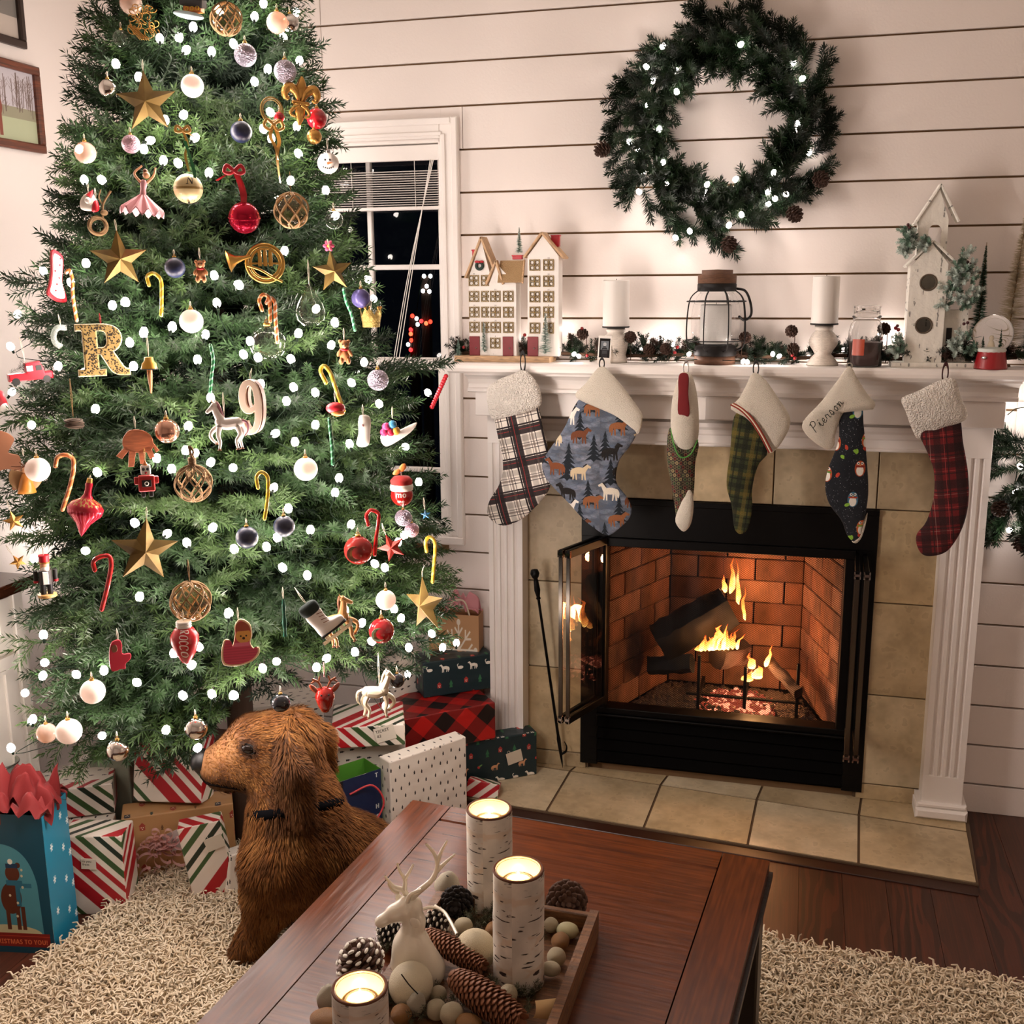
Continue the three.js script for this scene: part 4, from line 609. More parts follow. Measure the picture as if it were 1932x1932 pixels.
// ---------- things standing on the mantel ----------
const snowy = P(0xd9ddd6, 0.8), frost = P(0x7d9488, 0.85), brushGreen = P(0x3f5a46, 0.8);
const standAt = (px, py, z) => onZ(px, py, z).setY(SHELF);
{
  // house-shaped advent calendar
  const o = standAt(948, 680, 0.125), k = perPx(o), X = (px) => (px - 948) * k, Y = (py) => (680 - py) * k;
  const h = thing('advent_house', 'wooden advent calendar of three white gabled houses with gold windows and red doors', 'advent calendar', { pos: o });
  const oak = P(0xffffff, 0.6, { map: woodTex(0xc4a07a, 61, 0.12, 0.3) }), facade = P(0xe9e3dc, 0.6, { bumpMap: fineBump, bumpScale: 0.0003 }), glit = P(0xb39a6c, 0.4, { metalness: 0.3, bumpMap: fuzz, bumpScale: 0.003 }), glitRoof = P(0xb08e63, 0.6, { bumpMap: fuzz, bumpScale: 0.003 });
  part(h, 'base', boxAt(X(856), X(1042), 0, Y(669), -0.075, 0.02, 0.002), oak, {});
  const yb = Y(669), d0 = -0.06;
  const house = (x0, x1, ye, px, py, z) => { const g = ext([[X(x0), yb], [X(x1), yb], [X(x1), Y(ye)], [X(px), Y(py)], [X(x0), Y(ye)]], z - d0, 0.0008, 1); g.translate(0, 0, (z + d0) / 2); return part(h, 'house_wall', g, facade); };
  house(883, 926, 523, 908, 456, -0.006); house(924, 976, 536, 938, 500, 0.004); house(997, 1056, 487, 1026, 450, -0.002);
  const slab = (x0, y0, x1, y1, za, zb, m = oak, t = 0.007) => { const dx = X(x1) - X(x0), dy = Y(y1) - Y(y0), L = Math.hypot(dx, dy); return part(h, 'roof', at(cbox(L, t, zb - za, 0.001), [(X(x0) + X(x1)) / 2, (Y(y0) + Y(y1)) / 2, (za + zb) / 2], [0, 0, Math.atan2(dy, dx)]), m); };
  slab(877, 525, 909, 451, d0 - 0.004, 0.004); slab(908, 451, 934, 512, d0 - 0.004, 0.004);
  slab(991, 489, 1025, 445, d0 - 0.004, 0.008); slab(1024, 445, 1066, 491, d0 - 0.004, 0.008);
  slab(919, 537, 939, 494, -0.01, 0.014); slab(938, 494, 952, 537, -0.01, 0.014);
  { const a = [X(938), Y(492), -0.028], g = at(cbox(X(986) - X(938), 0.08, 0.006, 0.001), [(X(943) + X(989)) / 2, (Y(491) + Y(537)) / 2, -0.004], [-0.5, 0, 0]); part(h, 'roof', g, glitRoof); part(h, 'roof_edge', at(cbox(0.005, 0.085, 0.009, 0.001), [X(989), (Y(491) + Y(537)) / 2, -0.004], [-0.5, 0, 0.04]), oak); }
  for (const [a, b, c, d] of [[886, 895, 473, 495], [1038, 1053, 449, 470], [964, 982, 484, 492]]) { part(h, 'chimney', join([boxAt(X(a), X(b), Y(d), Y(c), -0.05, -0.03, 0.001), boxAt(X(a) - 0.002, X(b) + 0.002, Y(c) - 0.004, Y(c), -0.052, -0.028, 0.001)]), mat.red); }
  const win = (w) => { const f = 0.0025, t = 0.004; return join([boxAt(-w / 2, w / 2, -w / 2, -w / 2 + f, 0, t, 0.0006), boxAt(-w / 2, w / 2, w / 2 - f, w / 2, 0, t, 0.0006), boxAt(-w / 2, -w / 2 + f, -w / 2, w / 2, 0, t, 0.0006), boxAt(w / 2 - f, w / 2, -w / 2, w / 2, 0, t, 0.0006), boxAt(-0.0012, 0.0012, -w / 2, w / 2, 0, t, 0.0004), boxAt(-w / 2, w / 2, -0.0012, 0.0012, 0, t, 0.0004), ...[[-1, -1], [1, -1], [-1, 1], [1, 1]].map(([a, b]) => new THREE.TorusGeometry(w * 0.17, 0.0011, 4, 10).translate(a * w * 0.24, b * w * 0.24, t * 0.5))]); };
  const wg = win(0.036), knob = ball(0.003, 8, 6), nums = [22, 5, 7, 23, 11, 13, 16, 2, 15, 9, 10, 21, 12, 18, 4, 3, 14, 8, 20, 24, 17, 19, 6, 1, 5];
  const spots = []; for (const y of [530, 559, 588, 616]) for (const x of [893, 917]) spots.push([x, y, -0.006]); for (const y of [559, 588, 616]) for (const x of [936, 961]) spots.push([x, y, 0.004]); spots.push([935, 645, 0.004]); for (const y of [503, 532, 560, 588, 617]) for (const x of [1011, 1037]) spots.push([x, y, -0.002]);
  spots.forEach(([x, y, z], i) => {
    const w = part(h, 'calendar_drawer', wg, glit, { pos: [X(x), Y(y), z] }); part(w, 'drawer_knob', knob, mat.brass, { pos: [0, 0, 0.006] });
    const c = paintTex(32, 16, (q) => { q.fillStyle = '#e9e3dc'; q.fillRect(0, 0, 32, 16); q.fillStyle = '#4a3f35'; q.font = 'bold 14px serif'; q.textAlign = 'center'; q.fillText(String(nums[i]), 16, 13); });
    if (i % 2 === 0) part(w, 'number_print', new THREE.PlaneGeometry(0.014, 0.006).translate(0, 0.0225, 0.0006), P(0xffffff, 0.6, { map: c }));
  });
  for (const [x, z] of [[893, -0.006], [960, 0.004], [1007, -0.002]]) { const d = part(h, 'door', boxAt(-0.018, 0.018, 0, Y(633) - yb, 0, 0.005, 0.001), P(0x760e18, 0.5), { pos: [X(x), yb, z] }); part(d, 'door_knob', ball(0.003, 8, 6), mat.silver, { pos: [0.006, 0.026, 0.007] }); }
  const wr = part(h, 'small_wreath', new THREE.TorusGeometry(0.011, 0.005, 7, 18), P(0x2b3a34, 0.9), { pos: [X(905), Y(503), 0.0] }); part(wr, 'bow', join([at(ball(0.007, 8, 6), [-0.008, 0.013, 0.003], [0, 0, 0], [1.2, 0.6, 0.5]), at(ball(0.007, 8, 6), [0.008, 0.013, 0.003], [0, 0, 0], [1.2, 0.6, 0.5]), ball(0.004, 8, 6).translate(0, 0.012, 0.006)]), mat.red);
  for (const [x, b, t, r, z] of [[914, 668, 604, 0.016, 0.012], [1034, 672, 588, 0.028, 0.02], [976, 486, 433, 0.017, -0.04]]) { const q = part(h, 'bottle_brush_tree', brushTree((b - t) * k, r, 300), frost, { pos: [X(x), Y(b), z] }); part(q, 'snow', brushTree((b - t) * k, r * 1.06, 150, 0.0016), snowy); }
}
{
  const b = solo('bottle_brush_tree', 'tiny frosted bottle brush tree at the left end of the mantel', 'bottle brush tree', brushTree(0.075, 0.018, 260), frost, { pos: standAt(865, 668, 0.13) });
}
const holderMat = P(0xffffff, 0.6, { map: woodTex(0xdad0c4, 91, 0.1, 0.18) });
function candleOnHolder(px, z, y0, prof, top, lab, lab2) {
  const o = standAt(px, 690, z), k = perPx(o), h = thing('candle_holder', lab2, 'candle holder', { pos: o });
  part(h, 'turned_base', lathe(prof.map(([r, y]) => [r * k, (y0 - y) * k]), 32), holderMat);
  part(h, 'drip_plate', lathe([[0, 0], [25 * k, 0], [26 * k, 0.003], [25 * k, 0.005], [0, 0.004]], 28).translate(0, (y0 - 617) * k, 0), mat.dark);
  const c = thing('pillar_candle', lab, 'candle', { pos: o.clone().add(V(0, (y0 - 617) * k + 0.004, 0)) }), H = (614 - top) * k;
  part(c, 'wax', lathe([[0, 0], [24 * k, 0], [24.6 * k, 0.002], [24.4 * k, H - 0.004], [23.6 * k, H], [20 * k, H - 0.004], [0, H - 0.006]], 32), P(0xe3ddd6, 0.5, { sheen: 0.3 }));
  part(c, 'wick', cyl(0.0012, 0.0012, 0.012, 6).translate(0, H - 0.002, 0), mat.dark);
}
candleOnHolder(1161, 0.1, 682, [[0, 682], [22, 682], [22, 676], [19, 668], [22, 655], [24, 642], [21, 632], [15, 627], [18, 622], [17, 618], [0, 618]], 529, 'white pillar candle on the left candle holder, left of the lantern', 'pale turned wooden candle holder left of the lantern');
candleOnHolder(1551, 0.1, 692, [[0, 692], [29, 692], [29, 688], [20, 676], [15, 671], [18, 665], [26, 653], [26.5, 646], [22, 635], [15, 628], [17, 625], [17, 618], [0, 618]], 527, 'white pillar candle on the right candle holder, beside the red jar candle', 'pale turned wooden candle holder between lantern and jar candle');
{
  const o = standAt(1139, 684, 0.15), k = perPx(o), p = thing('instant_photo', 'small instant photo leaning on the left candle holder', 'photo', { pos: o, rot: [-0.14, 0.05, -0.03] });
  part(p, 'card', boxAt(-12.5 * k, 12.5 * k, 0, 52 * k, -0.0008, 0.0008, 0.0003), mat.white);
  const t = paintTex(96, 150, (x, w, h) => { x.fillStyle = '#0e0e10'; x.fillRect(0, 0, w, h); x.fillStyle = '#6d7378'; x.fillRect(12, 20, 72, 70); x.fillStyle = '#2a2a2c'; x.beginPath(); x.ellipse(48, 110, 30, 50, 0, 0, TAU); x.fill(); x.fillStyle = '#a9adb0'; x.beginPath(); x.arc(48, 46, 15, 0, TAU); x.fill(); x.strokeStyle = '#9aa0a4'; x.lineWidth = 2; for (let i = 0; i < 4; i++) { x.beginPath(); x.moveTo(28, 72 + i * 14); x.lineTo(70, 70 + i * 14); x.stroke(); } });
  part(p, 'picture', new THREE.PlaneGeometry(20 * k, 36 * k).translate(0, 29 * k, 0.001), P(0xffffff, 0.25, { map: t }));
}
{
  // ship-style lantern
  const o = standAt(1348, 687, 0.105), k = perPx(o), Y = (py) => (687 - py) * k, R = (r) => r * k, l = thing('lantern', 'dark metal cage lantern with wooden cap and clear glass globe on the mantel', 'lantern', { pos: o });
  const rust = P(0xffffff, 0.75, { map: woodTex(0x5d3d28, 95, 0.15, 0.6) }), iron = P(0x191514, 0.55, { metalness: 0.4 });
  part(l, 'base', lathe([[0, 0], [R(38), 0], [R(38), Y(670)], [0, Y(670)]], 32), rust); part(l, 'base_rim', lathe([[R(38.5), Y(671)], [R(40), Y(669)], [R(38), Y(653)], [R(30), Y(650)], [0, Y(650)]], 32), iron);
  part(l, 'globe', lathe([[R(30), Y(650)], [R(40), Y(643)], [R(45), Y(628)], [R(46), Y(600)], [R(43), Y(578)], [R(36), Y(562)], [R(30), Y(554)]], 40), mat.glass);
  part(l, 'cap', lathe([[0, Y(548)], [R(36), Y(553)], [R(36), Y(540)], [R(35), Y(538)], [0, Y(538)]], 32), iron);
  part(l, 'cap_wood', lathe([[R(34), Y(539)], [R(35.5), Y(538)], [R(35.5), Y(523)], [R(28.5), Y(522)], [R(28.5), Y(514)], [0, Y(513)]], 32), rust);
  for (let i = 0; i < 8; i++) { const a = i / 8 * TAU + 0.3, c = Math.cos(a), s = Math.sin(a); part(l, 'cage_bar', tube([[c * R(39), Y(662), s * R(39)], [c * R(54), Y(655), s * R(54)], [c * R(54), Y(572), s * R(54)], [c * R(48), Y(560), s * R(48)], [c * R(35), Y(550), s * R(35)]], 0.0019, 24, 6), iron); }
  for (const y of [571, 643]) part(l, 'cage_ring', new THREE.TorusGeometry(R(54), 0.0022, 6, 48).rotateX(Math.PI / 2).translate(0, Y(y), 0), iron);
  part(l, 'handle', tube([[R(36), Y(548), 0], [R(52), Y(552), 0.012], [R(63), Y(575), 0.02], [R(64), Y(597), 0.022], [R(54), Y(605), 0.026], [R(44), Y(598), 0.05]], 0.004, 30, 8), iron);
  const c = thing('lantern_candle', 'frosted white candle inside the lantern globe', 'candle', { pos: o.clone().add(V(0, Y(650) + 0.001, 0)) });
  part(c, 'wax', lathe([[0, 0], [R(28), 0], [R(29), 0.002], [R(29), Y(579) - Y(650)], [R(26), Y(577) - Y(650)], [0, Y(579) - Y(650)]], 28), P(0xe9e6e0, 0.5, { bumpMap: fuzz, bumpScale: 0.002 })); part(c, 'wick', cyl(0.001, 0.001, 0.01, 6).translate(0, Y(577) - Y(650), 0), mat.dark);
}
{
  // jar candle
  const o = standAt(1630, 694, 0.13), k = perPx(o), Y = (py) => (694 - py) * k, R = (r) => r * k, j = thing('jar_candle', 'clear glass jar of dark red candle wax right of the turned holder', 'candle', { pos: o });
  part(j, 'jar', lathe([[0, 0], [R(30), 0], [R(31.5), 0.004], [R(31.5), Y(628)], [R(28), Y(615)], [R(24), Y(610)], [R(25), Y(606)], [R(25), Y(603)], [R(23), Y(603)], [R(22.5), Y(610)], [R(26.5), Y(616)], [R(30.4), Y(629)], [R(30.4), 0.004], [0, 0.004]], 36), P(0xffffff, 0.02, { transmission: 1, thickness: 0.003, ior: 1.45 }));
  part(j, 'lid', lathe([[R(26), Y(603)], [R(27), Y(601)], [R(24), Y(598)], [R(24), Y(586)], [R(25), Y(582)], [R(18), Y(580)], [0, Y(581)], [0, Y(584)], [R(21), Y(586)], [R(21), Y(599)], [R(24), Y(603)], [R(26), Y(603)]], 36), P(0xffffff, 0.02, { transmission: 1, thickness: 0.003, ior: 1.45 }));
  part(j, 'wax', lathe([[0, 0.004], [R(29), 0.004], [R(30), 0.008], [R(30), Y(650)], [0, Y(650)]], 32), P(0x3a0f10, 0.35));
  part(j, 'sticker', new THREE.CylinderGeometry(R(31.8), R(31.8), Y(642) - Y(672), 16, 1, true, -0.85, 0.75).translate(0, (Y(642) + Y(672)) / 2, 0), P(0xa8442a, 0.4));
}
{
  // frosted birdhouse church
  const o = standAt(1752, 696, 0.1), k = perPx(o), X = (px) => (px - 1752) * k, Y = (py) => (696 - py) * k, b = thing('birdhouse', 'tall whitewashed wooden birdhouse with two round holes and frosted twigs', 'birdhouse', { pos: o });
  const wash = P(0xfffdf8, 0.8, { map: texOf(256, 256, (u, v) => { const s = fbm(u * 14, v * 5, 121, 14, 5, 4), t = s < 0.3 ? 0.62 : 0.95 + 0.1 * s; return [236 * t, 234 * t, 228 * t]; }, { size: 0.16 }), bumpMap: fineBump, bumpScale: 0.001 });
  const hole = (px, py, r) => { const h = new THREE.Path(); h.absarc(X(px), Y(py), r * k, 0, TAU, true); return h; };
  part(b, 'base', boxAt(X(1682), X(1829), 0, Y(687), -0.07, 0.05, 0.002), wash);
  const front = shapeOf([[X(1706), Y(687)], [X(1771), Y(687)], [X(1771), Y(507)], [X(1741), Y(471)], [X(1706), Y(511)]]); front.holes.push(hole(1739, 541, 14), hole(1736, 619, 14));
  part(b, 'tower_front', new THREE.ExtrudeGeometry(front, { depth: 0.006, bevelEnabled: false }).translate(0, 0, 0.024), wash);
  part(b, 'tower_wall', join([boxAt(X(1706), X(1706) + 0.006, Y(687), Y(511), -0.06, 0.024, 0.001), boxAt(X(1771) - 0.006, X(1771), Y(687), Y(507), -0.06, 0.024, 0.001), boxAt(X(1706), X(1771), Y(687), Y(511), -0.066, -0.06, 0.001)]), wash);
  for (const [x, y] of [[1739, 541], [1736, 619]]) part(b, 'hole_ring', new THREE.TorusGeometry(14 * k, 0.0028, 8, 28).translate(X(x), Y(y), 0.03), P(0x55483a, 0.7));
  const roof = (x0, y0, x1, y1, za, zb) => { const dx = X(x1) - X(x0), dy = Y(y1) - Y(y0); part(b, 'roof', at(cbox(Math.hypot(dx, dy), 0.006, zb - za, 0.001), [(X(x0) + X(x1)) / 2, (Y(y0) + Y(y1)) / 2, (za + zb) / 2], [0, 0, Math.atan2(dy, dx)]), wash); };
  roof(1698, 512, 1743, 466, -0.07, 0.036); roof(1742, 466, 1785, 506, -0.07, 0.036);
  const bel = shapeOf([[X(1716), Y(500)], [X(1767), Y(500)], [X(1767), Y(428)], [X(1748), Y(374)], [X(1716), Y(428)]]), arch = new THREE.Path(); arch.moveTo(X(1734), Y(470)); arch.lineTo(X(1734), Y(448)); arch.absarc(X(1745), Y(448), 11 * k, Math.PI, 0, true); arch.lineTo(X(1756), Y(470)); bel.holes.push(arch);
  part(b, 'belfry', join([new THREE.ExtrudeGeometry(bel, { depth: 0.006, bevelEnabled: false }).translate(0, 0, 0.006), boxAt(X(1716), X(1716) + 0.005, Y(500), Y(430), -0.05, 0.006, 0.001), boxAt(X(1767) - 0.005, X(1767), Y(500), Y(430), -0.05, 0.006, 0.001)]), wash);
  roof(1708, 437, 1750, 366, -0.055, 0.02); roof(1749, 366, 1785, 433, -0.055, 0.02);
  part(b, 'annex', join([boxAt(X(1771), X(1815), Y(687), Y(591), -0.05, 0.0, 0.001)]), wash); part(b, 'annex_door', boxAt(X(1778), X(1788), Y(652), Y(624), 0.0, 0.002, 0.0005), mat.dark);
  const fs = sprigGeo(0.05, 60, 3, 0.016, 0.004), frosty = [P(0xb7c4bb, 0.9, { side: THREE.DoubleSide }), P(0x6f8a78, 0.9, { side: THREE.DoubleSide })];
  const bush = (x0, x1, y0, y1, n, z0 = 0.01) => { for (let i = 0; i < n; i++) { const m = part(b, 'frosted_sprig', fs, frosty[i % 3 ? 0 : 1], { pos: [X(rr(x0, x1)), Y(rr(y0, y1)), rr(z0, z0 + 0.03)], scale: rr(0.65, 0.95) }); m.quaternion.copy(qAim(V(0, 1, 0), V(rr(-0.8, 0.8), rr(0.3, 1), rr(-0.2, 0.7)))); } };
  bush(1695, 1716, 460, 495, 14, 0.0); bush(1774, 1816, 525, 595, 34); bush(1786, 1806, 495, 525, 4); bush(1682, 1708, 652, 684, 7, 0.02); bush(1786, 1826, 640, 680, 10, 0.02); bush(1720, 1760, 492, 474, 3, 0.02);
  for (const [x, y] of [[1697, 437], [1700, 442], [1810, 508], [1804, 505], [1815, 509], [1806, 616], [1812, 614], [1690, 620]]) part(b, 'berry', berryGeo, P(0x4a1a20, 0.4), { pos: [X(x), Y(y), 0.025], scale: 0.8 });
  const cone = part(b, 'moss_tuft', fs, frosty[1], { pos: [X(1702), Y(470), 0.01] });
}
for (const [x, t, b, r, z, m, lab, tilt, n] of [[1838, 463, 690, 0.036, 0.075, brushGreen, 'dark green bottle brush tree directly right of the birdhouse', -0.02, 900], [1893, 395, 694, 0.058, 0.06, P(0xcfc2a8, 0.7, { transmission: 0.35, thickness: 0 }), 'tall pale gold see-through bottle brush tree behind the snow globe', -0.06, 700], [1950, 515, 694, 0.06, 0.085, P(0x2c3d35, 0.8), 'dark bottle brush tree cut off by the right edge of the picture', 0, 900]]) {
  const o = standAt(x, b, z), T = thing('bottle_brush_tree', lab, 'bottle brush tree', { pos: o, rot: [0, 0, tilt] }), H = (b - t) * perPx(o);
  part(T, 'bristles', brushTree(H, r, n * 2, 0.0014), m); part(T, 'stem', cyl(0.0025, 0.001, H, 6).translate(0, H / 2, 0), P(0x8a6a42, 0.6)); part(T, 'foot', lathe([[0, 0], [0.02, 0], [0.018, 0.008], [0, 0.009]], 16), mat.brown);
  if (m !== brushGreen) continue; part(T, 'snow', brushTree(H, r * 1.04, 200, 0.0014), snowy);
}
{
  const o = standAt(1868, 699, 0.165), k = perPx(o), Y = (py) => (699 - py) * k, s = thing('snow_globe', 'small snow globe on a red base near the right end of the mantel', 'snow globe', { pos: o });
  part(s, 'base', lathe([[0, 0], [29.5 * k, 0], [29.5 * k, 0.004], [24 * k, Y(666)], [22 * k, Y(662)], [0, Y(662)]], 36), P(0x96101a, 0.35, { clearcoat: 0.4 }));
  part(s, 'plate', at(ball(1, 14, 8), [-0.0255, Y(677), 0.036], [0, -0.6, 0], [0.008, 0.0045, 0.0025]), mat.silver);
  part(s, 'globe', ball(36 * k, 32, 24).translate(0, Y(634), 0), P(0xffffff, 0.01, { transmission: 1, thickness: 0.06, ior: 1.2 }));
  part(s, 'snow_mound', at(ball(1, 16, 8), [0, Y(664), 0], [0, 0, 0], [26 * k, 10 * k, 26 * k]), snowy);
  part(s, 'figure', lathe([[0, 0], [0.011, 0], [0.009, 0.012], [0.006, 0.022], [0.004, 0.025], [0.006, 0.031], [0.004, 0.037], [0, 0.038]], 14).translate(-0.004, Y(660), 0.008), mat.cream);
  for (const [x, z, h] of [[-0.022, 0, 0.036], [0.018, 0.004, 0.055]]) part(s, 'small_tree', brushTree(h, 0.009, 120), P(0x24452c, 0.8), { pos: [x, Y(660), z] });
}
{
  const o = onZ(1932, 792, 0.001), p = thing('light_switch', 'white switch plate on the plank wall above the smaller wreath', 'light switch', { pos: o }); part(p, 'plate', cbox(0.07, 0.115, 0.008, 0.003).translate(0.012, 0, 0.004), mat.trim); part(p, 'toggle', cbox(0.01, 0.024, 0.014, 0.002).translate(0.012, 0, 0.01), mat.white);
}
// ---------- six stockings hung from the mantel edge ----------
const wool = P(0xe6dccb, 0.95, { bumpMap: fuzz, bumpScale: 0.004, sheen: 0.5 }), plush = P(0xe9e1d6, 1, { bumpMap: texOf(256, 256, (u, v) => 255 * fbm(u * 30, v * 30, 131, 30, 30, 3), { srgb: false, size: 0.09 }), bumpScale: 0.009, sheen: 0.8 });
const bands = (x, w, h, list, vert) => { for (const [c, a, b, al = 1] of list) { x.globalAlpha = al; x.fillStyle = c; vert ? x.fillRect(a * w, 0, (b - a) * w, h) : x.fillRect(0, a * h, w, (b - a) * h); } x.globalAlpha = 1; };
const weave = (x, w, h, k = 0.06) => { for (let i = 0; i < w * h / 14; i++) { x.fillStyle = rnd() < 0.5 ? `rgba(0,0,0,${k})` : `rgba(255,240,220,${k})`; x.fillRect(rnd() * w, rnd() * h, 3, 1); } };
const whitePlaid = paintTex(256, 256, (x, w, h) => { x.fillStyle = '#e9e0d4'; x.fillRect(0, 0, w, h); for (const v of [0, 1]) bands(x, w, h, [['#20181a', 0.04, 0.09], ['#1c1516', 0.11, 0.34, 0.9], ['#8d2b2b', 0.2, 0.225], ['#241b1c', 0.34, 0.37, 0.9], ['#4a3d3a', 0.42, 0.6, 0.25], ['#2a2022', 0.66, 0.675], ['#5a4a44', 0.72, 0.78, 0.55], ['#241b1c', 0.84, 0.86]], v); weave(x, w, h); }, { size: 0.105 });
const redPlaid = paintTex(256, 256, (x, w, h) => { x.fillStyle = '#6b1518'; x.fillRect(0, 0, w, h); for (const v of [0, 1]) bands(x, w, h, [['#1d0f10', 0.06, 0.3, 0.62], ['#2a1517', 0.36, 0.4, 0.7], ['#b9a08c', 0.45, 0.462, 0.7], ['#160c0c', 0.55, 0.72, 0.45], ['#c04a44', 0.8, 0.812, 0.8], ['#1d0f10', 0.86, 0.9, 0.6]], v); weave(x, w, h); }, { size: 0.11 });
const greenPlaid = paintTex(256, 256, (x, w, h) => { x.fillStyle = '#3a4020'; x.fillRect(0, 0, w, h); for (const v of [0, 1]) bands(x, w, h, [['#14180d', 0, 0.25, 0.6], ['#7d6a2c', 0.42, 0.62, 0.55], ['#0f120a', 0.72, 0.8, 0.6]], v); weave(x, w, h, 0.1); }, { size: 0.062 });
const brocade = paintTex(256, 256, (x, w, h) => { x.fillStyle = '#2c241c'; x.fillRect(0, 0, w, h); const c = ['#5c1c18', '#34482a', '#857450', '#4a3e2a', '#565a3c']; for (let j = 0; j < 8; j++) for (let i = 0; i < 8; i++) { const a = (i + (j % 2) / 2) * 32 + 8, b = j * 32 + 16; x.strokeStyle = '#8a7a5c'; x.lineWidth = 2; x.fillStyle = c[(i * 3 + j * 2) % 5]; x.beginPath(); for (let k = 0; k < 6; k++) x.lineTo(a + 13 * Math.cos(k * TAU / 6), b + 15 * Math.sin(k * TAU / 6)); x.closePath(); x.fill(); x.stroke(); x.fillStyle = '#14100c'; x.fillRect(a - 3, b - 4, 6, 8); } }, { size: 0.105 });
function drawHorse(x, c, X, Y, s, flip, head = 0) { x.save(); x.translate(X, Y); x.scale(flip ? -s : s, s); x.fillStyle = c; x.beginPath(); x.ellipse(0, 0, 15, 7.5, 0, 0, TAU); x.fill(); x.beginPath(); x.moveTo(8, -6); x.lineTo(18, -18 + head); x.lineTo(27, -13 + head); x.lineTo(25, -9 + head); x.lineTo(20, -10 + head); x.lineTo(14, 4); x.fill(); for (const [a, b] of [[-12, -14], [-8, -6], [8, 7], [12, 14]]) { x.beginPath(); x.moveTo(a - 2.5, 2); x.lineTo(a + 2.5, 2); x.lineTo(b + 1.4, 21); x.lineTo(b - 1.4, 21); x.fill(); } x.beginPath(); x.moveTo(-13, -5); x.quadraticCurveTo(-23, 0, -19, 15); x.lineTo(-16, 14); x.lineTo(-13, 1); x.fill(); x.strokeStyle = '#15100e'; x.lineWidth = 2.2; x.beginPath(); x.moveTo(9, -9); x.lineTo(17, -19 + head); x.stroke(); x.restore(); }
const drawPine = (x, X, Y, s) => { x.fillStyle = '#141b22'; for (let k = 0; k < 5; k++) { const w = (4 + k * 3.2) * s, y = Y + k * 9 * s; x.beginPath(); x.moveTo(X, y - 8 * s); x.lineTo(X + w, y + 6 * s); x.lineTo(X + w * 0.3, y + 3 * s); x.lineTo(X, y + 8 * s); x.lineTo(X - w * 0.3, y + 3 * s); x.lineTo(X - w, y + 6 * s); x.fill(); } };
const horses = paintTex(512, 512, (x, w, h) => { x.fillStyle = '#52565f'; x.fillRect(0, 0, w, h); for (let i = 0; i < 900; i++) { x.fillStyle = ['rgba(190,198,212,.1)', 'rgba(70,84,112,.12)'][i % 2]; x.beginPath(); x.ellipse(rnd() * w, rnd() * h, rr(12, 46), rr(6, 18), rr(-0.4, 0.4), 0, TAU); x.fill(); } const wrap = (f) => { for (const a of [-w, 0, w]) for (const b of [-h, 0, h]) f(a, b); }; const pn = [[60, 40], [190, 120], [330, 20], [450, 160], [110, 250], [260, 330], [400, 300], [30, 400], [180, 450], [480, 420], [340, 470]]; for (const [a, b] of pn) wrap((u, v) => drawPine(x, a + u, b + v, 3.0)); const hs = [[120, 80, '#17120f', 0], [270, 70, '#7a4426', 1], [400, 90, '#c9b492', 0], [60, 200, '#d8cdbb', 1], [190, 240, '#6a3a20', 0], [330, 210, '#17120f', 1], [470, 250, '#8a5430', 0], [100, 350, '#8a5430', 0], [250, 420, '#cdbb9c', 1], [400, 400, '#6a3a20', 0], [60, 490, '#17120f', 0], [330, 300, '#e6ded2', 0]]; for (const [a, b, c, f] of hs) wrap((u, v) => drawHorse(x, c, a + u, b + v, 2.5, f, (a % 3) * 4)); }, { size: 0.3 });
const penguins = paintTex(512, 512, (x, w, h) => { x.fillStyle = '#15181f'; x.fillRect(0, 0, w, h); x.fillStyle = '#dfe4ea'; for (let i = 0; i < 500; i++) x.fillRect(rnd() * w, rnd() * h, rr(1, 3), rr(1, 3)); const pg = (X, Y, s, body, scarf) => { x.save(); x.translate(X, Y); x.scale(s, s); x.fillStyle = body; x.beginPath(); x.ellipse(0, 0, 22, 34, 0, 0, TAU); x.fill(); x.fillStyle = '#ece6da'; x.beginPath(); x.ellipse(0, 9, 15, 22, 0, 0, TAU); x.fill(); x.fillStyle = scarf; x.fillRect(-18, -12, 36, 7); x.fillStyle = '#f0ece4'; x.beginPath(); x.arc(-8, -22, 6, 0, TAU); x.arc(8, -22, 6, 0, TAU); x.fill(); x.fillStyle = '#111'; x.beginPath(); x.arc(-7, -22, 2.5, 0, TAU); x.arc(7, -22, 2.5, 0, TAU); x.fill(); x.fillStyle = '#e09a3a'; x.beginPath(); x.moveTo(-4, -17); x.lineTo(4, -17); x.lineTo(0, -10); x.fill(); x.restore(); }; [[90, 80, '#b5532e', '#8a2a20'], [260, 60, '#3f6f86', '#c9482e'], [420, 120, '#b5532e', '#5a8a3a'], [60, 260, '#3f6f86', '#b5402a'], [220, 240, '#c6622f', '#8a2a20'], [380, 300, '#2f5a70', '#7aa83a'], [120, 430, '#c6622f', '#7aa83a'], [300, 440, '#3f6f86', '#b5402a'], [460, 450, '#b5532e', '#8a2a20']].forEach((a) => pg(a[0], a[1], 1.35, a[2], a[3])); for (let i = 0; i < 14; i++) { x.fillStyle = i % 2 ? '#86b83c' : '#c0412c'; x.beginPath(); x.ellipse(rnd() * w, rnd() * h, 16, 10, rr(0, 3), 0, TAU); x.fill(); } }, { size: 0.27 });
const cloth = (t, b = 0.0015) => P(0xffffff, 0.95, { map: t, bumpMap: fuzz, bumpScale: b, sheen: 0.25 });
const SZ = 0.245; whitePlaid.rotation = 0.24; redPlaid.rotation = 0.14; greenPlaid.rotation = -0.12;
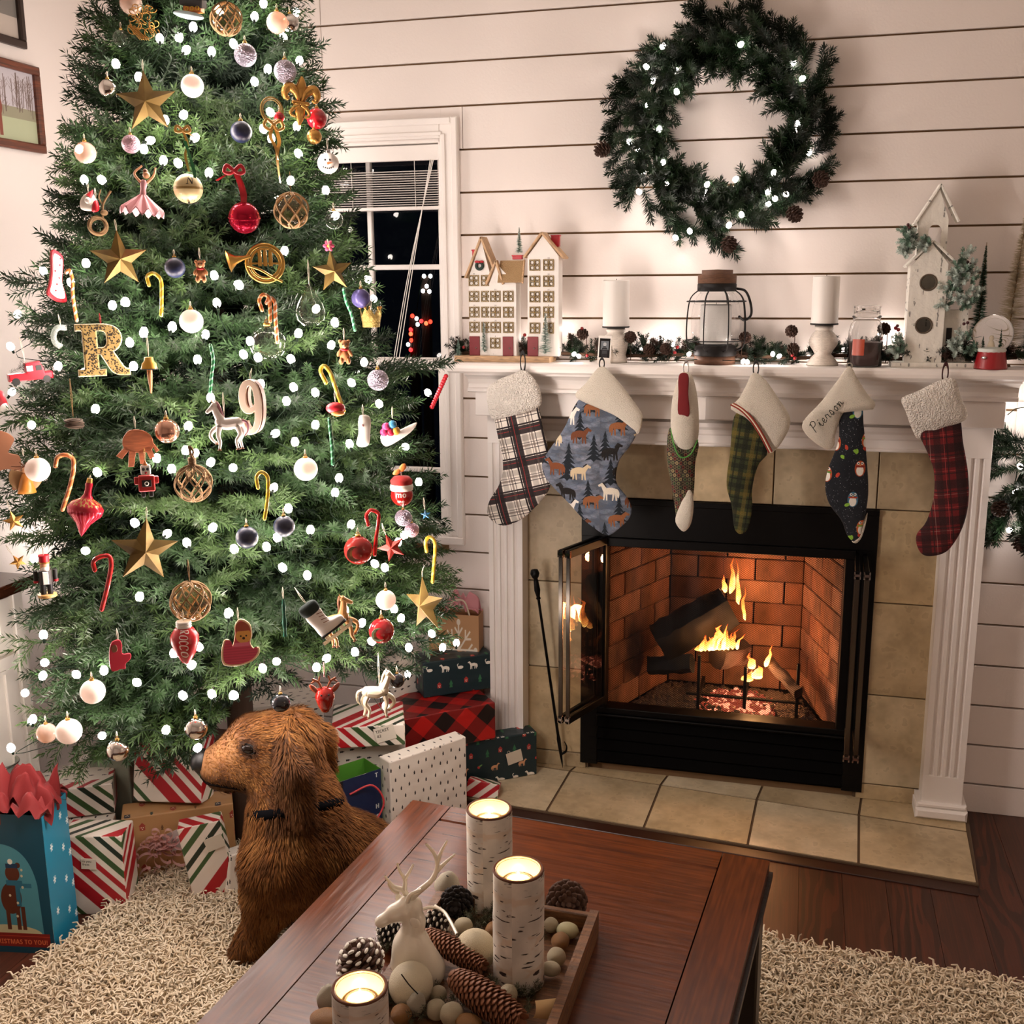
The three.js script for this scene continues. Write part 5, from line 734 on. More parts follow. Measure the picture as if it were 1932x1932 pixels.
function stocking(label, k, ox, oy, cuffPts, bodyPts, cuffMat, bodyMat, loop, opt = {}) {
  const zB = opt.z ?? SZ, o = onZ(ox + loop[0] * k, oy + loop[1] * k, zB), s = thing('christmas_stocking', label, 'stocking', { pos: o });
  const L = (l, z = zB) => { const r = []; for (let i = 0; i < l.length; i += 2) { const p = onZ(ox + l[i] * k, oy + l[i + 1] * k, z).sub(o); r.push([p.x, p.y]); } return r; };
  part(s, 'sock', puff(L(bodyPts), opt.T ?? 0.022, { wrinkle: 0.012, seed: k * 1e4 | 0, rows: 48, back: 0.6 }), bodyMat);
  part(s, 'cuff', puff(L(cuffPts), (opt.T ?? 0.022) * 1.5, { wrinkle: opt.cw ?? 0.01, seed: ox, back: 0.55, power: 0.36 }), cuffMat);
  const p = L(loop.slice(0, 2))[0], q = L(loop.slice(2, 4))[0];
  part(s, 'hanging_loop', new THREE.TorusGeometry(1, 0.24, 8, 22).scale(0.008, Math.abs(p[1] - q[1]) * 0.62 + 0.002, 0.007).translate((p[0] + q[0]) / 2, (p[1] + q[1]) / 2, -0.004), opt.loopMat ?? mat.dark);
  return [s, L];
}
stocking('white, black and red plaid stocking with a furry white cuff, first from the left', 0.3209, 880, 650, [330, 150, 385, 185, 430, 260, 440, 350, 405, 378, 160, 445, 125, 340, 128, 250, 190, 205, 270, 175], [175, 400, 410, 350, 445, 470, 480, 620, 500, 800, 465, 890, 400, 960, 320, 1030, 210, 1065, 150, 1035, 122, 985, 135, 920, 190, 830, 215, 740, 208, 640, 185, 540], plush, cloth(whitePlaid), [330, 60, 330, 150], { z: 0.235 });
stocking('blue-grey stocking printed with horses and pine trees, second from the left', 0.3209, 880, 650, [795, 128, 870, 190, 1010, 370, 1036, 420, 1005, 528, 940, 470, 870, 415, 780, 375, 640, 300, 700, 230], [680, 310, 800, 350, 1000, 500, 960, 600, 905, 670, 880, 760, 885, 820, 940, 890, 970, 950, 965, 1010, 900, 1080, 830, 1122, 740, 1070, 690, 1030, 600, 930, 470, 790, 445, 730, 450, 680, 500, 600, 570, 500], wool, cloth(horses), [795, 92, 795, 135], { z: 0.25 });
{
  const [s, L] = stocking('dark patterned stocking seen edge-on with white cuff and toe, third from the left', 0.3209, 880, 650, [1268, 165, 1315, 170, 1345, 240, 1365, 400, 1360, 560, 1320, 632, 1270, 645, 1215, 560, 1203, 450, 1220, 280], [1205, 480, 1360, 560, 1345, 700, 1340, 830, 1325, 960, 1310, 1060, 1280, 1090, 1245, 1060, 1225, 950, 1205, 820, 1180, 650], wool, cloth(brocade), [1290, 112, 1290, 165], { T: 0.035, loopMat: mat.silver });
  part(s, 'lining', puff(L([1265, 165, 1310, 165, 1314, 280, 1314, 415, 1262, 412, 1256, 280]), 0.006, { shift: 0.047, power: 0.3 }), P(0x6e1418, 0.9)); part(s, 'toe', puff(L([1300, 830, 1332, 870, 1322, 1050, 1280, 1094, 1232, 1035, 1262, 930]), 0.02, { shift: 0.014 }), wool); part(s, 'piping', tube(L([1207, 490, 1225, 570, 1268, 652, 1320, 640, 1364, 555]).map(([x, y], i) => [x, y, 0.02 + 0.02 * Math.sin(i / 4 * Math.PI)]), 0.0022, 24, 6), P(0x4a8a3a, 0.8));
}
{
  const [s, L] = stocking('green and gold plaid stocking with red braid under its white cuff, fourth from the left', 0.3209, 880, 650, [1690, 165, 1750, 200, 1830, 310, 1905, 440, 1870, 550, 1785, 640, 1735, 545, 1650, 435, 1550, 372, 1600, 320, 1640, 250], [1590, 400, 1700, 470, 1770, 640, 1720, 700, 1680, 850, 1680, 960, 1650, 1090, 1610, 1115, 1580, 1090, 1560, 950, 1530, 830, 1550, 640], wool, cloth(greenPlaid, 0.003), [1702, 112, 1702, 172], {});
  const e = L([1556, 350, 1610, 378, 1665, 430, 1725, 520, 1782, 632]);
  for (const d of [0, 1, 2]) part(s, 'braid', tube(e.map(([x, y], i) => [x + d * 0.004, y + 0.002 * d, 0.018 + 0.013 * Math.sin(i / 4 * Math.PI)]), 0.0026, 30, 6), d === 1 ? mat.cream : P(0x8a2a1c, 0.8));
}
{
  const [s, L] = stocking('navy stocking printed with penguins and a name on its white cuff, fifth from the left', 0.2961, 1360, 660, [820, 104, 870, 180, 940, 290, 985, 340, 972, 378, 930, 380, 880, 372, 790, 392, 730, 540, 720, 615, 680, 636, 515, 490, 640, 330, 740, 200], [770, 380, 890, 350, 910, 480, 930, 700, 940, 900, 930, 1000, 900, 1130, 880, 1205, 850, 1222, 810, 1190, 770, 1090, 690, 980, 665, 880, 680, 770, 730, 640, 752, 560], wool, cloth(penguins), [820, 92, 820, 112], { loopMat: wool });
  part(s, 'heel_band', puff(L([935, 1040, 920, 1130, 890, 1210, 860, 1236, 835, 1222, 880, 1180, 905, 1110]), 0.012, { shift: -0.006 }), wool);
  // the embroidered name
  const p0 = onZ(1360 + 605 * 0.2961, 660 + 520 * 0.2961, SZ).sub(s.position), p1 = onZ(1360 + 790 * 0.2961, 660 + 328 * 0.2961, SZ).sub(s.position), ang = Math.atan2(p1.y - p0.y, p1.x - p0.x), len = Math.hypot(p1.x - p0.x, p1.y - p0.y);
  // strokes of a cursive hand, one list per letter, in units of x-height
  const hand = { P: [[0.1, 0], [0.3, 1.1], [0.45, 1.9], [0.2, 1.6], [0.7, 2.0], [1.1, 1.6], [0.8, 1.05], [0.35, 1.0]], i: [[0, 0.3], [0.25, 1], [0.2, 0.2], [0.4, 0], [0.6, 0.3]], e: [[0, 0.3], [0.4, 0.6], [0.4, 1], [0.12, 0.7], [0.2, 0.05], [0.6, 0.3]], r: [[0, 0.3], [0.2, 1.05], [0.35, 0.85], [0.5, 0.9], [0.5, 0.1], [0.7, 0.2]], s: [[0, 0.2], [0.3, 1.1], [0.5, 0.4], [0.3, 0], [0.1, 0.15], [0.6, 0.3]], o: [[0.4, 0.95], [0.1, 0.5], [0.3, 0], [0.55, 0.45], [0.35, 0.95], [0.7, 0.75]], n: [[0, 0.7], [0.15, 1], [0.15, 0.05], [0.4, 0.95], [0.55, 0.8], [0.6, 0.1], [0.85, 0.3]] };
  const adv = { P: 1.25, i: 0.7, e: 0.75, r: 0.85, s: 0.8, o: 0.85, n: 0.9 }, word = 'Pierson'.split(''), u = len / 6.2; let cx = 0; const strokes = [];
  for (const ch of word) { strokes.push(tube(hand[ch].map(([x, y]) => [(cx + x) * u, y * u * 0.85, 0]), 0.0012, 28, 5)); if (ch === 'i') strokes.push(ball(0.0016, 8, 6).translate((cx + 0.35) * u, 1.4 * u * 0.85, 0)); cx += adv[ch]; }
  part(s, 'embroidered_name', at(join(strokes), [p0.x, p0.y, 0.0385], [0, 0, ang]), P(0x2a2a18, 0.8));
}
stocking('red tartan stocking with a fluffy white cuff, farthest right', 0.2961, 1360, 660, [1150, 312, 1240, 270, 1480, 178, 1530, 300, 1570, 430, 1440, 495, 1260, 568, 1225, 520, 1180, 400], [1262, 500, 1500, 400, 1545, 600, 1575, 780, 1580, 950, 1555, 1090, 1500, 1210, 1430, 1290, 1330, 1315, 1280, 1300, 1245, 1230, 1250, 1170, 1300, 1110, 1340, 1010, 1360, 900, 1355, 760, 1310, 640], plush, cloth(redPlaid), [1430, 105, 1432, 195], { z: 0.235, loopMat: P(0x3a1214, 0.8) });
// ---------- ornaments on the tree ----------
const fonts = {}; for (const n of ['sans_bold', 'serif_bold']) fonts[n] = await new FontLoader().loadAsync(`fonts/droid/droid_${n}.typeface.json`);
const glitterTex = texOf(64, 64, (u, v) => 255 * Math.pow(hash(u * 64 | 0, v * 64 | 0, 5), 2.2), { srgb: false, size: 0.8 });
const ornMat = {
  pearl: P(0xe9dcd4, 0.85, { transmission: 0.35, thickness: 0, clearcoat: 0.4, clearcoatRoughness: 0.15 }), navy: mat.navy,
  glitterSilver: P(0xaaa2b0, 0.3, { metalness: 0.8, bumpMap: glitterTex, bumpScale: 0.012 }), glitterPink: P(0xc9a3b0, 0.35, { metalness: 0.5, bumpMap: glitterTex, bumpScale: 0.006 }), glitterGold: P(0xb59a5a, 0.35, { metalness: 0.7, bumpMap: glitterTex, bumpScale: 0.006 }),
  rose: P(0xc79a84, 0.12, { metalness: 0.9 }), blush: P(0xe8d0c0, 0.08, { clearcoat: 0.8, transmission: 0.65, thickness: 0 }), chrome: mat.chrome, purple: P(0x57507e, 0.2, { metalness: 0.6 }), black: P(0x15171c, 0.15, { clearcoat: 0.6 }), goldBall: P(0xb98a4a, 0.22, { metalness: 0.9 }), redGloss: mat.redGloss, clear: mat.glass, redMetal: P(0xa81230, 0.12, { metalness: 0.8 }),
};
const camAt = camera.position;
// a hanging ornament at a photograph pixel, turned towards the room; its local unit is the photograph's pixel
function hang(name, label, category, px, py, o = {}) {
  const p = onTree(px, py, o.k ?? 1.07), k = perPx(p), t = thing(name, label, category, { pos: p, group: o.group });
  t.rotation.set(0, Math.atan2(camAt.x - p.x, camAt.z - p.z) + (o.yaw ?? 0), o.roll ?? 0, 'YXZ');
  const S = (l) => { const r = []; for (let i = 0; i < l.length; i += 2) r.push([l[i] * k, -l[i + 1] * k]); return r; };
  if (o.thread !== 0) { const y0 = -(o.top ?? -20) * k, h = (o.thread ?? 22) * k, g = [-1, 1].map((s) => tube([[0, y0, 0], [s * 1.2 * k, y0 + h * 0.6, -h * 0.1], [0, y0 + h, -h * 0.4]], 0.0007, 6, 4)); part(t, 'hanging_thread', join(g), o.threadMat ?? mat.thread); }
  return { t, k, S, add: (n, g, m, opt) => part(t, n, g, m, opt), vec: (l, z = 0) => S(l).map(([x, y], i) => V(x, y, (z.length ? z[i] : z) * k)) };
}
// sphere with a little metal cap and ring
function bauble(px, py, r, kind, label, o = {}) {
  const h = hang(o.name ?? 'ball_ornament', label, 'bauble', px, py, { top: -r * 1.14, thread: 12, ...o }), R = r * h.k;
  h.add('ball', ball(R, 32, 22), ornMat[kind] ?? o.mat);
  h.add('cap', lathe([[0, R * 1.14], [R * 0.17, R * 1.13], [R * 0.2, R * 1.1], [R * 0.2, R * 0.96], [0, R * 0.96]], 14), o.cap ?? mat.gold); h.add('ring', new THREE.TorusGeometry(R * 0.1, R * 0.025, 6, 14).translate(0, R * 1.2, 0), mat.gold);
  return h;
}
const BALLS = [[247, 6, 21, 'blush', 'translucent amber ball at the very top of the tree, left of centre'], [229, 73, 16, 'clear', 'clear glass ball at the upper left edge under the gold curls'], [523, 43, 20, 'blush', 'blush ball in front of a mirrored ball near the top right of the tree'], [547, 44, 17, 'chrome', 'mirrored silver ball half behind the blush ball near the top'], [463, 104, 21, 'glitterSilver', 'lavender silver glitter ball high on the tree right of centre'], [538, 135, 21, 'glitterSilver', 'silver glitter ball just above the gold lily ornament'], [363, 162, 21, 'pearl', 'white pearl ball right of the topmost gold star'], [204, 167, 17, 'chrome', 'small mirrored ball left of the topmost gold star'], [598, 224, 19, 'redGloss', 'glossy red ball at the right edge under the gold lily ornament'], [455, 249, 20, 'navy', 'navy ball in the upper middle of the tree left of the brass ring'], [527, 221, 10, 'redGloss', 'small red ball hanging inside the brass ring'], [593, 258, 14, 'goldBall', 'small antique gold ball under the red ball at the right edge'], [247, 272, 17, 'glitterPink', 'pink glitter ball between the topmost star and the ballerina'], [161, 288, 20, 'blush', 'peach translucent ball at the left edge of the tree'], [330, 505, 19, 'navy', 'navy ball right of the second gold star'], [361, 606, 22, 'pearl', 'white pearl ball left of the two orange striped canes'], [315, 813, 23, 'rose', 'rose gold ball right of the wooden hand cutout'], [71, 886, 23, 'pearl', 'pale cream ball at the far left in front of the brown wooden cutout'], [175, 1305, 23, 'pearl', 'white pearl ball low on the left under the small red dog'], [130, 1380, 24, 'pearl', 'white pearl ball on the lowest left branch above the blue gift bag'], [466, 1014, 21, 'navy', 'left one of two navy balls side by side in the middle of the tree'], [536, 993, 20, 'navy', 'right one of two navy balls side by side in the middle of the tree'], [761, 977, 16, 'glitterSilver', 'upper one of two silver glitter balls near the small blue star'], [777, 1000, 14, 'glitterPink', 'lower pinkish one of two glitter balls near the small blue star'], [728, 1132, 19, 'pearl', 'white pearl ball at the lower right above the red photo ball'], [681, 563, 18, 'purple', 'purple metallic ball in front of the window above the glitter crown'], [713, 717, 20, 'glitterSilver', 'silver glitter ball in front of the window sill'], [577, 885, 22, 'pearl', 'white pearl ball in the middle right of the tree left of the green cane'], [223, 1415, 21, 'chrome', 'mirrored ball in front of the big striped gift'], [370, 1374, 21, 'chrome', 'mirrored ball hanging left of the dog head'], [88, 1383, 19, 'blush', 'shiny peach ball left of the lowest white pearl ball'], [530, 1326, 18, 'black', 'black ball hanging right above the dog head'], [749, 1284, 14, 'black', 'dark glass ball behind the cream horse'], [505, 648, 34, 'clear', 'large clear glass ball under the two orange striped canes'], [630, 415, 17, 'clear', 'clear ball at the right edge below the snowman face']];
BALLS.forEach((b) => bauble(...b));
// five-pointed faceted star
function starGeo(R, r, d) { const out = [], f = V(0, 0, d), b = V(0, 0, -d * 0.3), p = []; for (let i = 0; i < 10; i++) { const a = Math.PI / 2 + i * Math.PI / 5, q = i % 2 ? r : R; p.push(V(Math.cos(a) * q, Math.sin(a) * q, 0)); } for (let i = 0; i < 10; i++) { const q = p[(i + 1) % 10]; out.push(f, p[i], q, b, q, p[i]); } return fromTris(out); }
const starGold = P(0x7c6a40, 0.45, { metalness: 0.6, map: texOf(128, 128, (u, v) => { const n = fbm(u * 5, v * 5, 171, 5, 5, 4); return [255 * (0.6 + 0.5 * n), 245 * (0.58 + 0.5 * n), 220 * (0.55 + 0.45 * n)]; }, { size: 0.2 }) });
for (const [x, y, R, roll, yaw, m, lab] of [[277, 193, 58, 0.05, -0.2, starGold, 'large antique gold star, topmost of the big stars'], [225, 489, 54, 0.02, 0.15, starGold, 'large antique gold star at the left in the upper half, the second from the top'], [273, 1039, 64, -0.12, 0.1, starGold, 'largest antique gold star, in the lower left above the twine ball'], [802, 1141, 55, 0.12, -0.85, starGold, 'antique gold star seen side-on at the lower right edge of the tree'], [628, 512, 40, 0.1, 0.3, starGold, 'small antique gold star in front of the window frame'], [739, 1033, 28, 0.4, -0.2, P(0xb03024, 0.45, { metalness: 0.3 }), 'red metal star at the lower right beside the glitter balls'], [26, 983, 20, 0.2, 0, ornMat.goldBall, 'small shiny gold star at the far left edge'], [34, 1060, 16, 0.5, 0, ornMat.goldBall, 'tiny copper star above the cabinet top at far left'], [803, 971, 10, 0.1, 0, mat.blue, 'tiny blue star charm at the right edge of the tree']]) { const h = hang('star_ornament', lab, 'star', x, y, { roll, yaw, top: -R * 0.95, k: 1.09 }); h.add('star', metric(starGeo(R * h.k, R * h.k * 0.42, R * h.k * 0.26)), m); }
// balls netted in twine
for (const [x, y, r, lab, kn] of [[427, 36, 29, 'amber glass ball netted in vine at the top middle of the tree', 0], [550, 397, 32, 'glass ball netted in twine at the upper right beside the window', 0], [360, 1134, 37, 'glass ball netted in twine above the red bulb with a name', 0], [365, 912, 34, 'open twine ball hung by a thick wrapped knot', 1]]) {
  const h = hang('twine_ball', lab, 'ornament', x, y, { top: -r, thread: kn ? 0 : 40, threadMat: mat.twine }), R = r * h.k, g = [];
  for (let i = 0; i < 7; i++) for (const s of [-1, 1]) g.push(tube(Array.from({ length: 9 }, (_, j) => { const v = lerp(0.12, Math.PI - 0.12, j / 8), a = i / 7 * TAU + s * v * 0.75; return [R * 1.02 * Math.sin(v) * Math.cos(a), R * 1.02 * Math.cos(v), R * 1.02 * Math.sin(v) * Math.sin(a)]; }), R * 0.05, 20, 5));
  if (!kn) h.add('glass', ball(R, 24, 16), P(0xe8d8c0, 0.05, { transmission: 1, thickness: 0 }));
  h.add('twine_net', join(g), mat.twine);
  if (kn) { h.add('knot', join([0, 1, 2, 3, 4].map((i) => new THREE.TorusGeometry(R * 0.17, R * 0.06, 6, 16).rotateX(Math.PI / 2).translate(0, R * (1 + i * 0.1), 0)).concat([tube([[0, R * 1.4, 0], [R * 0.1, R * 1.8, 0], [-R * 0.1, R * 2.1, 0], [0, R * 1.45, 0.004]], R * 0.07, 20, 6), ...Array.from({ length: 20 }, (_, i) => tube([[0, R * 0.98, 0], [Math.cos(i) * R * 0.6, R * 0.75, Math.sin(i) * R * 0.6], [Math.cos(i) * R * 0.96, R * 0.2, Math.sin(i) * R * 0.96]], R * 0.03, 8, 4))])), mat.twine); }
}
// candy canes
const caneTex = (a, b) => paintTex(64, 64, (x, w, h) => { x.fillStyle = a; x.fillRect(0, 0, w, h); x.strokeStyle = b; x.lineWidth = 15; for (let i = -2; i < 3; i++) { x.beginPath(); x.moveTo(i * 64 - 10, -10); x.lineTo(i * 64 + 74, 74); x.stroke(); } });
const caneMats = {}; const cane = (a, b) => (caneMats[a + b] ??= (() => { const t = caneTex(a, b); t.repeat.set(7, 1); return P(0xffffff, 0.2, { map: t, clearcoat: 0.5 }); })());
for (const [name, lab, a, b, path, r] of [['candy_cane', 'orange and white candy cane at the far left beside the red tag', '#c8743a', '#e8cdb4', [128, 515, 133, 510, 137, 522, 136, 560, 139, 604], 3.5], ['candy_cane', 'yellow candy cane below the second gold star', '#d6b233', '#e8d27a', [282, 538, 280, 522, 290, 516, 300, 522, 304, 530, 303, 560, 300, 594], 3.6], ['candy_cane', 'orange striped candy cane, left one of the pair above the clear ball', '#c06a34', '#e2b48c', [494, 585, 490, 566, 498, 556, 508, 562, 509, 580, 508, 606], 3.6], ['candy_cane', 'orange striped candy cane, right one of the pair above the clear ball', '#c8703c', '#efd2b8', [504, 572, 510, 562, 518, 568, 519, 600, 520, 645], 3.6], ['candy_cane', 'brown orange candy cane at the left with a wide hook', '#b5683a', '#d99a68', [107, 878, 112, 862, 126, 858, 138, 866, 138, 884, 130, 915, 112, 962], 4.2], ['candy_cane', 'yellow candy cane above the two navy balls', '#d6b233', '#e3cd6a', [487, 920, 486, 898, 495, 890, 505, 898, 506, 915, 502, 950, 496, 980], 3.6], ['candy_cane', 'glossy red candy cane in the left half above the small red dog', '#b01c1c', '#8c1016', [180, 1074, 179, 1058, 190, 1050, 207, 1050, 210, 1062, 202, 1100, 186, 1152], 4.4], ['candy_cane', 'red candy cane beside the red metal star', '#b8201c', '#96141a', [695, 990, 692, 972, 700, 962, 714, 968, 714, 985, 709, 1015, 705, 1048], 3.6], ['candy_cane', 'yellow candy cane hooked above the red ornament in the right half', '#d6b233', '#e3cd6a', [615, 722, 606, 698, 612, 690, 622, 700, 632, 730, 646, 776], 4], ['candy_cane', 'yellow candy cane at the right edge above the side-on star', '#c9a52e', '#dcc35c', [805, 1040, 804, 1020, 811, 1012, 820, 1020, 821, 1040, 818, 1070, 815, 1100], 3.6], ['candy_cane', 'thin green striped candy cane by the teardrop in front of the window', '#2a6a44', '#7fb295', [650, 546, 652, 560, 656, 575, 662, 590, 668, 622], 3.4], ['candy_cane', 'long green striped candy cane hanging below the red ornament in the right half', '#1f5c38', '#6ba887', [623, 790, 624, 810, 626, 840, 626, 876], 3.6], ['candy_cane', 'slim green candy stick below the pale unicorn thread', '#2e7d50', '#9fd0b0', [400, 652, 403, 680, 398, 710, 394, 740], 3.2]]) {
  const n = path.length / 2; let mx = 0, my = 0; for (let i = 0; i < path.length; i += 2) { mx += path[i] / n; my += path[i + 1] / n; }
  const h = hang(name, lab, 'candy cane', mx, my, { thread: 0, k: 1.1 }); h.add('cane', tube(h.vec(path.map((v, i) => v - (i % 2 ? my : mx))), r * h.k, 40, 10), cane(a, b)); const e = h.vec([path[0] - mx, path[1] - my, path[path.length - 2] - mx, path[path.length - 1] - my]); e.forEach((p) => h.add('cane_end', ball(r * h.k * 0.98, 10, 8), cane(a, b), { pos: p }));
}
{ // gold curl cluster
  const h = hang('curl_ornament', 'cluster of curled gold wire near the top left of the tree', 'ornament', 268, 38, { thread: 0 }), g = [];
  for (let i = 0; i < 30; i++) { const r = rr(5, 10) * h.k; g.push(at(new THREE.TorusGeometry(r, 0.9 * h.k, 5, 18, rr(3.5, 6.2)), [rr(-24, 26) * h.k, rr(-24, 24) * h.k, rr(-8, 12) * h.k], [rr(-1, 1), rr(-1, 1), rr(0, 6)])); }
  for (let i = 0; i < 5; i++) g.push(tube(h.vec([-26 + i * 3, 12, -16 + i * 3, 24, -6 + i * 4, 36], 6), 0.9 * h.k, 8, 5)); h.add('gold_wire', join(g), ornMat.goldBall);
  const hoop = hang('brass_ring_ornament', 'brass hoop with gold ribbon tied under it at the upper right', 'ornament', 513, 208, { thread: 0, k: 1.1, yaw: 0.5 });
  hoop.add('hoop', join([new THREE.TorusGeometry(23 * hoop.k, 1.8 * hoop.k, 8, 40), new THREE.TorusGeometry(19 * hoop.k, 1.2 * hoop.k, 8, 40)]), mat.brass); hoop.add('bow', join([-1, 1].map((s) => tube(hoop.vec([0, 26, s * 14, 18, s * 20, 30, s * 8, 36, 0, 27], 4), 3 * hoop.k, 24, 6)).concat([ball(5 * hoop.k, 10, 8).translate(0, -27 * hoop.k, 4 * hoop.k)])), mat.rib);
  for (const s of [0, 1]) hoop.add('ribbon_tail', ribbonTail(hoop.vec(s ? [2, 28, 10, 55, 4, 80, 8, 132] : [-2, 28, -8, 48, 2, 68, 6, 90], 4), 7 * hoop.k), mat.rib);
}
{ // cottage scene, fleur-de-lis
  const h = hang('cottage_ornament', 'colourful little winter cottage at the top of the tree', 'ornament', 362, 16, { thread: 0, yaw: -0.5 }), k = h.k;
  h.add('house_wall', boxAt(-14 * k, 22 * k, -8 * k, 4 * k, -8 * k, 8 * k, 0.001), mat.orange); h.add('roof', at(cbox(46 * k, 14 * k, 22 * k, 0.002), [3 * k, 10 * k, 0], [0.2, 0, -0.2]), mat.dark); h.add('chimney', boxAt(-8 * k, -2 * k, 10 * k, 24 * k, -3 * k, 3 * k, 0.0005), mat.brown); h.add('snow_bank', at(ball(1, 18, 10), [-6 * k, -12 * k, 3 * k], [0, 0, -0.2], [32 * k, 7 * k, 12 * k]), P(0xb9cfd6, 0.5)); for (let i = 0; i < 3; i++) h.add('window', new THREE.TorusGeometry(3.4 * k, 1 * k, 5, 12).translate((-6 + i * 11) * k, -2 * k, 8.6 * k), mat.yellow);
  const f = hang('fleur_de_lis', 'ornate gold fleur-de-lis at the upper right above the red ball', 'ornament', 567, 190, { thread: 0, k: 1.08, yaw: 0.1, roll: -0.1 }), q = f.k;
  f.add('centre_petal', puff(f.S([0, -44, 10, -26, 11, -10, 5, 4, -5, 4, -11, -10, -10, -26]), 9 * q), ornMat.goldBall); for (const s of [-1, 1]) { f.add('side_petal', taper(f.vec([s * 3, 2, s * 10, -14, s * 22, -22, s * 30, -12, s * 27, 0, s * 21, -3], 3), (t) => q * (3 + 6 * Math.sin(Math.PI * Math.min(1, t * 1.05))), 24, 10), ornMat.goldBall); f.add('foot_scroll', taper(f.vec([s * 2, 8, s * 12, 14, s * 18, 26, s * 8, 30], 3), (t) => q * (5 - 3 * t), 16, 10), ornMat.goldBall); } f.add('band', at(new THREE.CapsuleGeometry(4 * q, 26 * q, 6, 12), [0, -5 * q, 4 * q], [0, 0, Math.PI / 2]), ornMat.goldBall); f.add('tail', puff(f.S([-6, 8, 6, 8, 9, 24, 0, 46, -9, 24]), 7 * q), ornMat.goldBall);
}
const bow = (h, x, y, s, m, tails = [], z = 8) => { h.add('bow', join([-1, 1].map((d) => tube(h.vec([x, y, x + d * s * 0.8, y - s * 0.6, x + d * s * 1.1, y + s * 0.1, x + d * s * 0.5, y + s * 0.3, x, y], z), s * 0.24 * h.k, 24, 6)).concat([ball(s * 0.3 * h.k, 10, 8).translate(x * h.k, -y * h.k, z * h.k)])), m); tails.forEach((t) => h.add('ribbon_tail', ribbonTail(h.vec(t, z), s * 0.4 * h.k, 0.4), m)); };
{ // jingle bells
  const b = hang('jingle_bell', 'cream and gold painted bell with a letter N below a gold ribbon', 'bell', 355, 356, { thread: 0, k: 1.09 }), R = 27 * b.k, t = paintTex(512, 256, (x, w, h) => { x.fillStyle = '#cdb98a'; x.fillRect(0, 0, w, h); x.fillStyle = '#8a6f3c'; x.fillRect(0, h * 0.47, w, h * 0.05); for (let i = 0; i < 80; i++) { x.fillStyle = ['#5c5a34', '#e8dcbc', '#94763c'][i % 3]; x.beginPath(); x.arc(rnd() * w, (i % 2 ? rr(0.1, 0.3) : rr(0.62, 0.9)) * h, 5, 0, TAU); x.fill(); } x.fillStyle = '#2a2018'; x.font = 'italic bold 60px serif'; x.fillText('N', w * 0.25 - 14, h * 0.42); });
  b.add('bell', ball(R, 32, 22), P(0xffffff, 0.35, { map: t, metalness: 0.3 })); b.add('cross_slot', join([boxAt(-R * 0.7, R * 0.7, -R * 1.0, -R * 0.94, -R * 0.06, R * 0.06, 0.0005), boxAt(-R * 0.06, R * 0.06, -R, -R * 0.94, -R * 0.7, R * 0.7, 0.0005)]), mat.dark); bow(b, -3, -104, 12, mat.rib, [[-3, -104, 4, -80, -1, -60, 4, -30], [-3, -104, 20, -92, 40, -90]]); b.add('green_ribbon', ribbonTail(b.vec([0, -84, 6, -60, 12, -34, 14, -12], 14), 6 * b.k), mat.green);
  const r = hang('jingle_bell', 'shiny red jingle bell on a red ribbon bow', 'bell', 461, 411, { thread: 0, k: 1.09 }), q = 29 * r.k; r.add('bell', ball(q, 32, 22), ornMat.redMetal); r.add('rim', new THREE.TorusGeometry(q, q * 0.06, 8, 40).rotateX(Math.PI / 2 + 0.2), ornMat.redMetal); bow(r, -14, -84, 16, mat.red, [[-14, -84, -30, -76, -46, -66], [-14, -84, -6, -60, -2, -40, -2, -26], [-10, -84, 0, -60, 4, -40, 3, -28]]);
}
